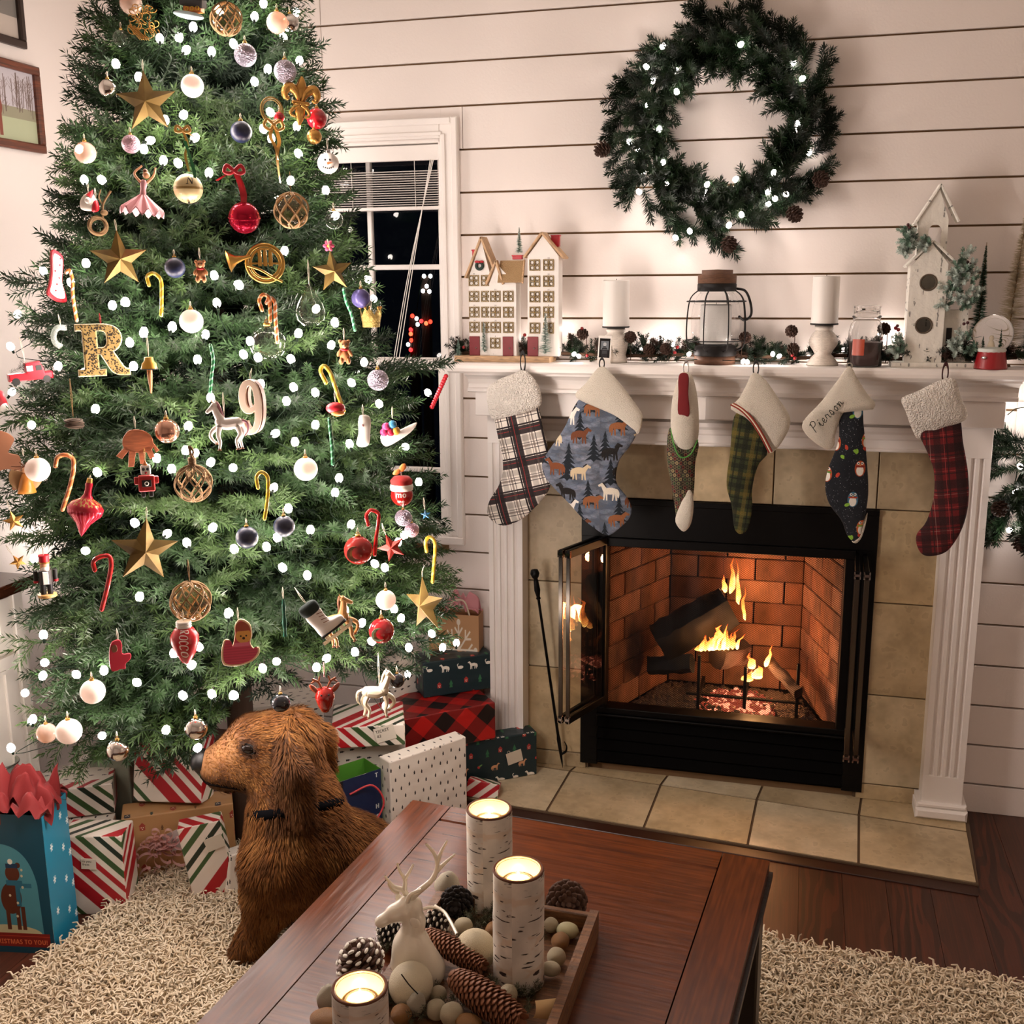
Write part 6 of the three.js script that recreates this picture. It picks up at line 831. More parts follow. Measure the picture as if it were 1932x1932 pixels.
{ // ballerina, snowman face, santa, wicker reindeer
  const h = hang('ballerina_ornament', 'pink paper ballerina with a wide tutu in the upper left', 'figurine', 270, 365, { thread: 0, k: 1.1, roll: -0.12 }), k = h.k;
  h.add('tutu', warp(lathe([[5 * k, -2 * k], [18 * k, -14 * k], [38 * k, -32 * k], [40 * k, -36 * k], [20 * k, -24 * k], [4 * k, -10 * k]], 64), (v) => { const a = Math.atan2(v.z, v.x), r = Math.hypot(v.x, v.z); v.y += 0.16 * r * Math.sin(a * 11); }), P(0xdca8ac, 0.8, { transmission: 0.25, thickness: 0 })); h.add('bodice', lathe([[0, -6 * k], [6 * k, -4 * k], [5 * k, 8 * k], [7 * k, 20 * k], [3 * k, 25 * k], [0, 25 * k]], 16), P(0xd69ea4, 0.7)); h.add('head', ball(6.5 * k, 16, 12).translate(4 * k, 34 * k, 0), mat.skin); h.add('hair_bun', ball(4.5 * k, 12, 8).translate(2 * k, 41 * k, -2 * k), mat.brown); for (const s of [-1, 1]) h.add('arm', taper(h.vec([s * 6, -20, s * 17, -34, s * 12 + 8, -50], 2), (t) => k * (2.6 - t), 12, 8), mat.skin);
  const s = hang('snowman_ornament', 'round white snowman face smiling at the right edge near the window blind', 'snowman', 619, 308, { top: -24, k: 1.07 }), q = s.k; s.add('face', at(ball(20 * q, 24, 18), [0, 0, 0], [0, 0, 0], [1, 0.95, 0.7]), P(0xe9e2da, 0.6)); s.add('cap', lathe([[0, 26 * q], [5 * q, 25 * q], [5 * q, 18 * q], [0, 18 * q]], 12), mat.silver); for (const d of [-1, 1]) s.add('eye', ball(2 * q, 8, 6).translate(d * 4.5 * q - 1 * q, 5 * q, 13 * q), mat.dark); s.add('carrot_nose', at(new THREE.ConeGeometry(2.6 * q, 12 * q, 8), [4 * q, -1 * q, 15 * q], [0.4, 0, -1.4]), mat.orange); for (let i = 0; i < 6; i++) s.add('mouth_dot', ball(1.4 * q, 6, 5).translate((-9 + i * 3.6) * q, (-8 - 2.6 * Math.sin(i / 5 * Math.PI)) * q, 12.5 * q), mat.dark);
  const c = hang('santa_ornament', 'small white bearded Santa figure at the left edge above the twine reindeer', 'figurine', 168, 381, { top: -16 }), u = c.k; c.add('body', puff(c.S([-14, 14, -16, 0, -6, -14, 6, -16, 14, -4, 12, 14]), 9 * u), P(0xdcd2c6, 0.8)); c.add('hat', at(new THREE.ConeGeometry(8 * u, 16 * u, 14), [5 * u, 16 * u, 1 * u], [0, 0, -0.5]), mat.red); c.add('beard', ball(6 * u, 12, 8).translate(-2 * u, 2 * u, 8 * u), mat.white); c.add('coat', puff(c.S([6, 0, 14, -4, 16, 16, 4, 18]), 8 * u, { shift: 3 * u }), mat.red);
  const w = hang('twine_reindeer', 'brown twine reindeer curled round at the left under the Santa figure', 'figurine', 184, 418, { top: -40 }), v = w.k, tw = []; for (let i = 0; i < 9; i++) tw.push(at(new THREE.TorusGeometry(rr(13, 18) * v, 2 * v, 5, 24), [0, -8 * v, 0], [rr(-0.4, 0.4), rr(-0.5, 0.5), 0])); tw.push(tube(w.vec([10, -6, 12, -30, 22, -48, 28, -56], 2), 2.4 * v, 16, 6), tube(w.vec([12, -30, 6, -44, 10, -58], 2), 1.6 * v, 12, 6), at(ball(7 * v, 12, 8), [13 * v, 16 * v, 2 * v], [0, 0, 0], [1, 0.8, 0.8])); w.add('twine', join(tw), mat.twine);
}
{ // french horn
  const h = hang('french_horn', 'brass French horn with a flared bell in the upper middle', 'ornament', 500, 497, { thread: 0, k: 1.1, yaw: 0.15 }), k = h.k, g = mat.gold;
  h.add('coil', join([new THREE.TorusGeometry(34 * k, 3.6 * k, 10, 48), new THREE.TorusGeometry(27 * k, 2.4 * k, 8, 40).translate(0, 0, 4 * k)]), g); h.add('bell_flare', at(lathe([[3 * k, 40 * k], [4 * k, 26 * k], [8 * k, 12 * k], [16 * k, 2 * k], [21 * k, -2 * k], [19 * k, -1 * k], [7 * k, 12 * k], [2.5 * k, 28 * k]], 28), [-66 * k, 4 * k, 4 * k], [0, 0, -1.35]), g); h.add('lead_pipe', tube(h.vec([-34, 4, -10, 12, 10, 24, 30, 34], 5), 2.4 * k, 20, 8), g); for (let i = 0; i < 3; i++) h.add('valve', join([cyl(3.6 * k, 3.6 * k, 26 * k, 12).translate((-10 + i * 10) * k, 8 * k, 5 * k), cyl(2.6 * k, 2.6 * k, 6 * k, 10).translate((-10 + i * 10) * k, 23 * k, 5 * k)]), g); h.add('brace', boxAt(-30 * k, 30 * k, -1.5 * k, 1.5 * k, 2 * k, 5 * k, 0.0004), g);
  const t = hang('teardrop_ornament', 'clear glass teardrop right of centre beside the window', 'ornament', 585, 580, { top: -42, thread: 46, k: 1.1 }), q = t.k; t.add('glass_drop', lathe([[0, -37], [14, -34], [25, -24], [28, -10], [24, 6], [14, 24], [5, 38], [2, 44], [0, 45]].map(([a, b]) => [a * q, b * q]), 36), mat.glass);
  const c = hang('moon_ornament', 'clear glass crescent ornament at the left above the red truck', 'ornament', 116, 636, { top: -20, yaw: 0.3 }); c.add('crescent', tube(c.vec([10, -17, -6, -17, -14, -4, -12, 10, -2, 18], 0), 5.5 * c.k, 26, 12), P(0xdfe5e0, 0.08, { transmission: 0.8, thickness: 0 }));
}
{ // flat cut-outs
  const tag = hang('wall_tag_ornament', 'flat white tag with a red rim at the far left edge of the tree', 'ornament', 106, 522, { thread: 0, yaw: 0.7, roll: -0.12 }), o = tag.S([-10, -48, 12, -40, 14, -20, 12, 10, 20, 30, 22, 44, 2, 46, -20, 34, -16, 16, -12, -10]); tag.add('red_rim', ext(blob(o), 6 * tag.k, 0.0008, 1), mat.red); tag.add('white_face', ext(blob(o.map(([x, y]) => [x * 0.78, y * 0.86])), 8 * tag.k, 0.0005, 1), P(0xeadfd8, 0.6)); for (let i = 0; i < 6; i++) tag.add('snowflake_dot', ball(2 * tag.k, 8, 6).translate(rr(-6, 6) * tag.k, (34 - i * 12) * tag.k, 4 * tag.k), mat.red);
  const leo = P(0xffffff, 0.7, { map: paintTex(256, 256, (x, w, h) => { x.fillStyle = '#b89a5c'; x.fillRect(0, 0, w, h); for (let i = 0; i < 260; i++) { x.fillStyle = '#2b2113'; x.beginPath(); x.ellipse(rnd() * w, rnd() * h, rr(4, 9), rr(3, 6), rnd() * 3, 0, TAU); x.fill(); x.fillStyle = '#9c7a3c'; x.fillRect(rnd() * w, rnd() * h, 5, 4); } }, { size: 0.09 }) });
  const R = hang('letter_ornament', 'leopard print wooden letter R in the left half', 'letter', 194, 660, { top: -44, thread: 24, yaw: 0.1, k: 1.1, threadMat: mat.red }), tg = (txt, f, s, d, b) => { const g = new TextGeometry(txt, { font: fonts[f], size: s, depth: d, curveSegments: 6, bevelEnabled: true, bevelSize: b, bevelThickness: b, bevelSegments: 2 }); g.computeBoundingBox(); const q = g.boundingBox; return g.translate(-(q.min.x + q.max.x) / 2, -(q.min.y + q.max.y) / 2, -d / 2); };
  R.add('letter', tg('R', 'serif_bold', 92 * R.k, 7 * R.k, 2.5 * R.k), leo); R.add('edge_rim', tg('R', 'serif_bold', 92 * R.k, 2 * R.k, 3.2 * R.k), P(0xd9c9a8, 0.6));
  const nine = hang('number_ornament', 'pale wooden number ornament shaped like a nine right of the unicorn', 'ornament', 475, 768, { top: -46, thread: 26, yaw: -0.4, k: 1.1 }); nine.add('numeral', tg('9', 'serif_bold', 108 * nine.k, 12 * nine.k, 1.5 * nine.k).scale(0.6, 0.92, 1), P(0xe0c9b4, 0.6)); nine.add('edge', tg('9', 'serif_bold', 108 * nine.k, 14 * nine.k, 0.6 * nine.k).scale(0.59, 0.91, 1).translate(3 * nine.k, 0, -4 * nine.k), mat.brown);
  const hand = hang('hand_ornament', 'wooden hand shaped cutout with fingers pointing down', 'ornament', 258, 842, { top: -34, yaw: 0.1, k: 1.1 }), wd = P(0xb98462, 0.7, { map: woodTex(0xe0b090, 141, 0.1, 0.25) }), fs = [[-12, -30, 10, -30, 26, -20, 30, 0, 24, 10, 0, 12, -22, 4, -24, -14]]; hand.add('palm', ext(blob(hand.S(fs[0])), 5 * hand.k, 0.001, 2), wd); for (const f of [[-20, -2, -14, 6, -28, 22, -38, 16], [-14, 4, -2, 8, -8, 38, -18, 38], [2, 6, 13, 6, 13, 34, 4, 34], [14, 4, 24, 0, 31, 22, 22, 26], [22, -14, 28, -8, 40, 10, 34, 14]]) hand.add('finger', ext(hand.S(f), 5 * hand.k, 0.001, 2), wd);
  const deer = hang('wooden_cutout', 'brown wooden animal cutout at the far left behind the cream ball', 'ornament', 12, 858, { thread: 0, k: 1.03 }); deer.add('cutout', ext(blob(deer.S([-30, -46, 0, -44, 16, -30, 10, -16, 4, -4, 22, 4, 20, 40, 12, 66, 4, 68, 8, 30, -14, 30, -24, 60, -34, 60])), 6 * deer.k, 0.001, 2), mat.brown);
  const angel = hang('angel_ornament', 'amber angel figure with twig halo hanging under the cream ball at far left', 'figurine', 48, 900, { thread: 14, top: -40, k: 1.05 }), q = angel.k; angel.add('robe', lathe([[0, -32 * q], [17 * q, -30 * q], [12 * q, -10 * q], [6 * q, 6 * q], [0, 8 * q]], 18), P(0xb9742c, 0.35)); angel.add('head', ball(6 * q, 14, 10).translate(0, 13 * q, 0), mat.skin); angel.add('wing', join([-1, 1].map((s) => at(puff(angel.S([0, -6, s > 0 ? 24 : -24, -14, s > 0 ? 28 : -28, 10, s > 0 ? 12 : -12, 26, 0, 14]), 3 * q), [0, 0, -6 * q]))), P(0x9c7a52, 0.6)); for (let i = 0; i < 6; i++) angel.add('twig', tube([[0, 20 * q, 0], [Math.cos(i + 0.4) * 24 * q, (22 + Math.sin(i * 2.1) * 8) * q, Math.sin(i) * 6 * q]], 1.3 * q, 4, 5), mat.brown);
  const rb = hang('red_bird_ornament', 'little red and white bird cut off at the left edge of the picture', 'figurine', 2, 755, { thread: 0, k: 1.02 }); rb.add('body', puff(rb.S([-14, -10, 2, -18, 8, -4, 10, 14, -8, 20, -16, 8]), 9 * rb.k), mat.red); rb.add('belly', puff(rb.S([-2, 6, 8, 4, 9, 24, -4, 26]), 8 * rb.k, { shift: 3 * rb.k }), mat.white);
  const dog = hang('red_dog_ornament', 'small flat red dog shape low in the left half', 'ornament', 225, 1236, { top: -28, yaw: 0.1, k: 1.09 }); dog.add('body', ext(blob(dog.S([-16, -16, -10, -28, 2, -30, 6, -22, 6, -2, 20, 0, 19, 10, 10, 18, 8, 28, 0, 27, -6, 29, -16, 28])), 6 * dog.k, 0.001, 2), P(0xb02a3c, 0.35)); dog.add('face_spot', ext(blob(dog.S([-13, -20, -5, -22, -3, -10, -11, -8])), 8 * dog.k, 0.0006, 1), mat.brown);
  const teddy = hang('teddy_cutout', 'flat painted bear cutout in a knitted hat and pink scarf left above the dog', 'ornament', 452, 1212, { top: -44, k: 1.1 }), bo = blob(teddy.S([-32, 40, -32, 4, -26, -8, -18, -6, -14, 6, -8, -14, -6, -36, 4, -46, 20, -36, 24, -14, 20, 2, 26, 14, 34, 12, 36, 22, 28, 34, 14, 42, -10, 46])), bt = paintTex(256, 320, (x, w, h) => { x.fillStyle = '#c4445c'; x.fillRect(0, 0, w, h); x.fillStyle = '#b03a52'; for (let i = 0; i < 9; i++) x.fillRect(0, h * 0.5 + i * 18, w, 6); x.fillStyle = '#d49a4c'; x.beginPath(); x.ellipse(w * 0.56, h * 0.36, 52, 50, 0, 0, TAU); x.fill(); x.fillStyle = '#9c4a34'; x.fillRect(w * 0.34, h * 0.16, w * 0.44, 30); x.beginPath(); x.ellipse(w * 0.56, h * 0.14, 54, 26, 0, 0, TAU); x.fill(); x.fillStyle = '#241812'; for (const d of [-18, 18]) { x.beginPath(); x.arc(w * 0.56 + d, h * 0.36, 6, 0, TAU); x.fill(); } x.beginPath(); x.arc(w * 0.56, h * 0.41, 9, 0, TAU); x.fill(); x.fillStyle = '#d9718a'; x.fillRect(w * 0.26, h * 0.5, w * 0.55, 26); });
  bt.repeat.set(1 / (72 * teddy.k), 1 / (92 * teddy.k)); bt.offset.set(0.45, 0.5); teddy.add('cutout', ext(bo, 4 * teddy.k, 0.0008, 1), P(0xe0c39a, 0.6)); teddy.add('painted_face', (() => { const g = new THREE.ShapeGeometry(new THREE.Shape(bo.getPoints().map((p) => V2(p.x * 0.9, p.y * 0.92)))); return g.translate(0, 0, 2.3 * teddy.k); })(), P(0xffffff, 0.5, { map: bt }));
}
{ // lamp, truck, robot, bulb with a name, finial, nutcracker
  const l = hang('lamp_ornament', 'tiny yellow table lamp ornament in the left half', 'ornament', 282, 698, { top: -26, thread: 36, k: 1.1 }), k = l.k; l.add('lamp_shade', lathe([[15 * k, 2 * k], [13 * k, 12 * k], [9 * k, 16 * k], [8 * k, 24 * k], [0, 24 * k]], 20), P(0xd09a2c, 0.5)); l.add('stem', lathe([[0, -44 * k], [1.5 * k, -44 * k], [3 * k, -30 * k], [5 * k, -10 * k], [5 * k, 2 * k], [0, 2 * k]], 14), P(0xa8764a, 0.5)); l.add('trim', new THREE.TorusGeometry(15 * k, 1 * k, 6, 28).rotateX(Math.PI / 2).translate(0, 2 * k, 0), mat.dark);
  const t = hang('truck_ornament', 'small red pickup truck carrying a tree at the far left', 'toy truck', 50, 703, { top: -20, thread: 46, k: 1.05, yaw: 0.15, roll: 0.06 }), q = t.k; t.add('truck_bed', join([boxAt(-33 * q, 2 * q, -14 * q, 0, -14 * q, 14 * q, 0.002)]), mat.red); t.add('cab', join([ext(t.S([-2, 14, -2, -18, 24, -20, 30, -4, 30, 14]), 28 * q, 0.002, 2)]), mat.red); t.add('bonnet', boxAt(26 * q, 44 * q, -14 * q, -1 * q, -13 * q, 13 * q, 0.003), mat.red); for (const x of [4, 20]) t.add('cab_window', boxAt((x - 5) * q, (x + 6) * q, 3 * q, 13 * q, 13 * q, 14.6 * q, 0.0005), x < 10 ? mat.white : mat.dark); for (const x of [-22, 32]) t.add('wheel', cyl(7 * q, 7 * q, 30 * q, 16).rotateX(Math.PI / 2).translate(x * q, -14 * q, 0), mat.dark); t.add('little_tree', sprigGeo(34 * q, 60, 2, 8 * q, 0.001), needleMats[0], { pos: [-30 * q, 3 * q, 0], rot: [0, 0, -1.3] });
  const r = hang('robot_ornament', 'red and white toy robot below the wooden hand', 'toy robot', 276, 902, { top: -34, k: 1.1, threadMat: mat.rib }), u = r.k; r.add('body', rbox(30 * u, 30 * u, 16 * u, 3 * u).translate(0, -10 * u, 0), P(0xa81f1f, 0.4)); r.add('head', rbox(18 * u, 18 * u, 14 * u, 3 * u).translate(0, 16 * u, 0), mat.white); for (const s of [-1, 1]) { r.add('eye', ball(3 * u, 10, 8).translate(s * 4 * u, 18 * u, 7 * u), mat.dark); r.add('arm', rbox(8 * u, 14 * u, 8 * u, 2 * u).translate(s * 18 * u, -4 * u, 0), P(0xa81f1f, 0.4)); r.add('leg', rbox(8 * u, 12 * u, 9 * u, 2 * u).translate(s * 7 * u, -30 * u, 0), mat.dark); } r.add('mouth', ball(2.4 * u, 8, 6).translate(0, 11 * u, 7 * u), mat.red); r.add('chest_panel', rbox(17 * u, 13 * u, 3 * u, 1 * u).translate(0, -9 * u, 8 * u), mat.dark); r.add('dial', new THREE.TorusGeometry(3.4 * u, 0.8 * u, 6, 16).translate(0, -9 * u, 10 * u), mat.white); r.add('party_hat', new THREE.ConeGeometry(6 * u, 10 * u, 12).translate(0, 29 * u, 0), mat.orange);
  const b = hang('bulb_ornament', 'red light bulb shaped ornament with the white name Rocco', 'ornament', 349, 1214, { top: -44, thread: 20, k: 1.12 }), v = b.k, bt = paintTex(512, 512, (x, w, h) => { x.fillStyle = '#b3141d'; x.fillRect(0, 0, w, h); x.save(); x.translate(w * 0.5 - 34, h * 0.2); x.rotate(Math.PI / 2); x.fillStyle = '#efe6de'; x.font = 'italic 100px serif'; x.fillText('Rocco', 0, 0); x.restore(); });
  b.add('bulb', lathe([[0, -42 * v], [8 * v, -36 * v], [19 * v, -18 * v], [26 * v, 4 * v], [26 * v, 16 * v], [18 * v, 29 * v], [11 * v, 33 * v], [0, 33 * v]], 40), P(0xffffff, 0.25, { map: bt, clearcoat: 0.5 }), { rot: [0, Math.PI, 0] }); b.add('screw_base', join([0, 1, 2].map((i) => new THREE.TorusGeometry(12 * v, 2.6 * v, 8, 24).rotateX(Math.PI / 2).translate(0, (34 + i * 4) * v, 0)).concat([cyl(12 * v, 11 * v, 13 * v, 20).translate(0, 38 * v, 0)])), P(0xd9d2ca, 0.4));
  const f = hang('finial_ornament', 'red glass drop ornament with a long neck and gold pattern at the left', 'ornament', 160, 968, { top: -62, thread: 10, k: 1.1, roll: -0.22 }), ft = paintTex(512, 256, (x, w, h) => { x.fillStyle = '#a8182c'; x.fillRect(0, 0, w, h); x.strokeStyle = '#b08a4a'; x.lineWidth = 4; for (let i = 0; i < 12; i++) { x.beginPath(); x.arc(i * w / 12 + 20, h * 0.46, 13, 0, TAU); x.stroke(); for (let j = 0; j < 6; j++) { x.beginPath(); x.arc(i * w / 12 + 20 + 18 * Math.cos(j), h * 0.46 + 18 * Math.sin(j), 3, 0, TAU); x.stroke(); } } x.strokeStyle = '#e0627c'; for (let i = 0; i < 30; i++) { x.beginPath(); x.moveTo(i * 18, h * 0.62); x.lineTo(i * 18 + 20, h); x.stroke(); } }), z = f.k;
  f.add('glass_body', lathe([[0, -46], [4, -40], [14, -20], [31, -2], [33, 10], [26, 20], [12, 28], [7, 36], [6, 46], [7, 56], [5, 60]].map(([x, y]) => [x * z, y * z]), 36), P(0xffffff, 0.12, { map: ft, metalness: 0.5, clearcoat: 0.6 })); f.add('cap', cyl(6 * z, 5 * z, 8 * z, 14).translate(0, 63 * z, 0), mat.gold);
  const n = hang('nutcracker', 'wooden nutcracker soldier above the cabinet at the left', 'nutcracker', 86, 1088, { top: -40, k: 1.08 }), a = n.k; n.add('stand', cyl(17 * a, 17 * a, 5 * a, 20).translate(0, -36 * a, 0), P(0xc39a5c, 0.5)); for (const s of [-1, 1]) { n.add('leg', cyl(5 * a, 5.5 * a, 22 * a, 12).translate(s * 6 * a, -23 * a, 0), s < 0 ? mat.dark : P(0x1c1a1e, 0.4)); n.add('arm', cyl(4 * a, 4 * a, 22 * a, 12).translate(s * 17 * a, 2 * a, 0), mat.dark); n.add('cuff', cyl(4.6 * a, 4.6 * a, 4 * a, 12).translate(s * 17 * a, -8 * a, 0), mat.red); } n.add('coat', cyl(13 * a, 12 * a, 26 * a, 18).translate(0, 0, 0), P(0x2b2320, 0.5)); n.add('sash', boxAt(-5 * a, 5 * a, -12 * a, 12 * a, 10 * a, 14 * a, 0.001), mat.white); n.add('head', cyl(8 * a, 8 * a, 14 * a, 16).translate(0, 20 * a, 0), mat.skin); n.add('beard', at(ball(7 * a, 12, 8), [0, 15 * a, 5 * a], [0, 0, 0], [1, 1.1, 0.6]), mat.white); n.add('hat', cyl(8.5 * a, 10 * a, 16 * a, 16).translate(0, 34 * a, 0), mat.red); n.add('hat_band', new THREE.TorusGeometry(8.8 * a, 1.2 * a, 6, 20).rotateX(Math.PI / 2).translate(0, 28 * a, 0), mat.gold);
}
// a little horse in profile facing left: s is its scale in metres per unit
function horse(h, m, mane, flip, horn) {
  const k = h.k, f = flip ? -1 : 1, L = (l, z) => h.vec(l.map((v, i) => (i % 2 ? v : v * f)), z);
  h.add('body', join([taper(L([-8, -4, 2, 0, 14, -1, 24, -2], 0), (t) => k * (10 + 1.5 * Math.sin(t * 3)) * (t < 0.04 || t > 0.97 ? 0.7 : 1), 20, 14), at(ball(10 * k, 14, 10), [-8 * f * k, 4 * k, 0]), at(ball(10.5 * k, 14, 10), [23 * f * k, 2 * k, 0]), taper(L([-6, -6, -13, -20, -18, -34], 0), (t) => k * (9 - 3.6 * t), 12, 12), taper(L([-16, -37, -22, -31, -30, -24], 0), (t) => k * (6.4 - 3 * t), 10, 12), at(ball(6.3 * k, 12, 8), [-17 * f * k, 36 * k, 0]), at(ball(3.6 * k, 10, 8), [-30 * f * k, 24 * k, 0])]), m);
  for (const [p, z] of [[[-10, 4, -13, 22, -10, 34, -12, 46], 5], [[-8, 4, -22, 12, -27, 22, -20, 34, -16, 36], -5], [[22, 4, 27, 20, 20, 32, 22, 46], 5], [[24, 4, 32, 18, 27, 32, 30, 46], -5]]) { h.add('leg', taper(L(p, z), (t) => k * (5.6 - 3.2 * t), 14, 10), m); h.add('hoof', at(new THREE.ConeGeometry(4 * k, 6 * k, 10), [p[p.length - 2] * f * k, -p[p.length - 1] * k, z * k]), mat.brown); }
  h.add('tail', taper(L([30, -6, 40, -2, 42, 14, 36, 24], 0), (t) => k * (3.4 - 2.4 * t), 12, 8), mane); h.add('mane', taper(L([-14, -42, -8, -32, -4, -18, 0, -8], 0), (t) => k * (3.4 - 1.4 * t), 12, 8), mane); for (const s of [-1, 1]) { h.add('ear', at(new THREE.ConeGeometry(1.8 * k, 6 * k, 8), [-14 * f * k, 44 * k, s * 2.6 * k]), m); h.add('eye', ball(1 * k, 6, 5).translate(-21 * f * k, 35 * k, s * 4.6 * k), mat.dark); } if (horn) h.add('horn', at(new THREE.ConeGeometry(1.8 * k, 16 * k, 8), [-22 * f * k, 46 * k, 0], [0, 0, 0.4 * f]), mat.gold);
}
horse(hang('unicorn_ornament', 'white unicorn figurine with a pink mane in the middle of the tree', 'figurine', 424, 800, { top: -14, thread: 44, k: 1.12 }), P(0xe6ddd6, 0.3, { clearcoat: 0.4 }), P(0xb77f8c, 0.5), false, true);
horse(hang('horse_ornament', 'cream horse figurine hanging at the lower right above the striped gift', 'figurine', 716, 1306, { top: -10, thread: 60, k: 1.06 }), P(0xd6cab0, 0.4), P(0xc2b496, 0.5), true, false);
horse(hang('horse_ornament', 'small golden brown horse right behind the ice skate', 'figurine', 642, 1168, { thread: 0, k: 1.06, roll: 0.3 }), P(0xa97a42, 0.4), mat.brown, true, false);
{ // ice skate, red glass reindeer, photo balls, santa hat ball, crown, sweets
  const s = hang('ice_skate', 'white ice skate with black cuff and silver blade at the lower right', 'ice skate', 605, 1172, { top: -30, thread: 48, k: 1.1, roll: 0.62 }), k = s.k;
  s.add('boot', puff(s.S([-17, -24, 14, -24, 14, -4, 18, 6, 36, 12, 38, 22, 30, 26, -16, 26, -18, 4]), 10 * k, { rows: 30 }), P(0xddd8d2, 0.5)); s.add('cuff', puff(s.S([-19, -42, 15, -42, 15, -22, -18, -22]), 11 * k), P(0x15211d, 0.9)); s.add('sole', boxAt(-18 * k, 38 * k, -29 * k, -25 * k, -7 * k, 7 * k, 0.001), mat.dark); s.add('blade', ext(s.S([-24, 36, 38, 36, 46, 30, 48, 36, 40, 43, -24, 43]), 2.4 * k, 0.0004, 1), mat.silver); for (const x of [-10, 24]) s.add('blade_post', boxAt((x - 4) * k, (x + 4) * k, -37 * k, -28 * k, -2 * k, 2 * k, 0.0005), mat.silver); for (let i = 0; i < 4; i++) s.add('lace', tube(s.vec([4, -18 + i * 7, 15, -15 + i * 7], 9), 0.8 * k, 4, 5), mat.brown);
  const d = hang('glass_reindeer', 'glossy red glass reindeer head hanging low in front of the striped gift', 'figurine', 613, 1310, { top: -34, k: 1.06, thread: 26, threadMat: mat.pink }), q = d.k; d.add('head', lathe([[0, -36], [7, -34], [14, -22], [19, -4], [15, 10], [0, 16]].map(([a, b]) => [a * q, b * q]), 24), P(0x8c1814, 0.06, { clearcoat: 1 })); for (const e of [-1, 1]) { d.add('ear', at(ball(1, 14, 10), [e * 20 * q, 12 * q, 0], [0, 0, e * -0.7], [5 * q, 12 * q, 4 * q]), P(0x8a3a22, 0.15, { clearcoat: 1 })); d.add('antler', join([tube(d.vec([e * 6, -14, e * 12, -26, e * 22, -32], 0), 2.2 * q, 12, 6), tube(d.vec([e * 11, -24, e * 8, -36], 0), 1.8 * q, 6, 6), tube(d.vec([e * 16, -29, e * 24, -24], 0), 1.8 * q, 6, 6)]), P(0x8a4a2c, 0.3)); d.add('eye', ball(2 * q, 8, 6).translate(e * 7 * q, 4 * q, 15 * q), mat.dark); }
  const photo = (c, e) => paintTex(128, 128, (x, w, h) => { x.fillStyle = c; x.fillRect(0, 0, w, h); x.fillStyle = '#8a5a2e'; x.beginPath(); x.arc(w / 2, h / 2 + 6, 36, 0, TAU); x.fill(); x.fillStyle = '#5c3618'; for (const s of [-1, 1]) { x.beginPath(); x.ellipse(w / 2 + s * 34, h / 2 + 6, 12, 28, 0, 0, TAU); x.fill(); } x.fillStyle = e; for (const [a, b, r] of [[-12, -4, 5], [12, -4, 5], [0, 16, 8]]) { x.beginPath(); x.arc(w / 2 + a, h / 2 + b, r, 0, TAU); x.fill(); } });
  for (const [x, y, r, c, lab] of [[676, 1038, 27, '#5e3a2a', 'clear red topped ball holding a dog photo near the red cane'], [720, 1190, 24, '#8fae8c', 'glossy red ball with a small photo at the lower right']]) { const h = bauble(x, y, r, null, lab, { name: 'photo_ball', mat: x < 700 ? P(0xa0302c, 0.08, { transmission: 0.5, thickness: 0 }) : P(0xa81a22, 0.1, { clearcoat: 1 }) }), u = h.k * r; h.add('photo_disc', at(new THREE.CylinderGeometry(u * 0.55, u * 0.55, 0.002, 24), [-u * 0.25, -u * 0.05, u * 0.86], [Math.PI / 2, -0.25, 0]), P(0xffffff, 0.3, { map: photo(c, '#1c110a') })); }
  const h = hang('santa_hat_ball', 'red ball with a white band and red hat top lettered mo at the right edge', 'bauble', 758, 926, { top: -26, k: 1.07 }), u = h.k; const ht = paintTex(512, 256, (x, w, g) => { x.fillStyle = '#a81a18'; x.fillRect(0, 0, w, g); x.fillStyle = '#eee4d8'; x.font = 'bold 56px sans-serif'; x.fillText('mo', w * 0.15, g * 0.52); x.font = 'bold 40px sans-serif'; x.fillText('mo', w * 0.17, g * 0.7); });
  h.add('ball', ball(21 * u, 30, 20).translate(0, -8 * u, 0), P(0xffffff, 0.15, { map: ht, metalness: 0.35, clearcoat: 0.6 })); h.add('band', lathe([[16, -1], [21, 2], [22, 8], [20.5, 13], [15, 14]].map(([a, b]) => [a * u, b * u]), 30), P(0xe2dad0, 0.95)); h.add('hat', lathe([[20, 12], [21, 20], [15, 27], [0, 29]].map(([a, b]) => [a * u, b * u]), 26), P(0x941a16, 0.9)); h.add('leaf_bow', join([at(ball(1, 10, 8), [-8 * u, 36 * u, 0], [0, 0, 0.5], [9 * u, 5 * u, 4 * u]), at(ball(1, 10, 8), [3 * u, 44 * u, 0], [0, 0, -0.6], [6 * u, 9 * u, 3 * u])]), mat.orange); 
  const c = hang('crown_ornament', 'gold glitter crown with beaded points in front of the dark window', 'ornament', 700, 600, { top: -14, k: 1.07, yaw: -0.2 }), v = c.k; c.add('crown', (() => { const g = new THREE.CylinderGeometry(20 * v, 16 * v, 34 * v, 40, 6, true); return warp(g, (p) => { const a = Math.atan2(p.z, p.x), t = (p.y / (34 * v) + 0.5); p.y -= t * t * 12 * v * (0.5 + 0.5 * Math.cos(a * 5)) * 1.2; }); })(), P(0xb59a5a, 0.35, { metalness: 0.7, bumpMap: glitterTex, bumpScale: 0.006, side: THREE.DoubleSide })); for (let i = 0; i < 5; i++) { const a = (i + 0.5) / 5 * TAU; c.add('bead', ball(3 * v, 10, 8).translate(Math.cos(a) * 20.5 * v, 19 * v, Math.sin(a) * 20.5 * v), ornMat.goldBall); }
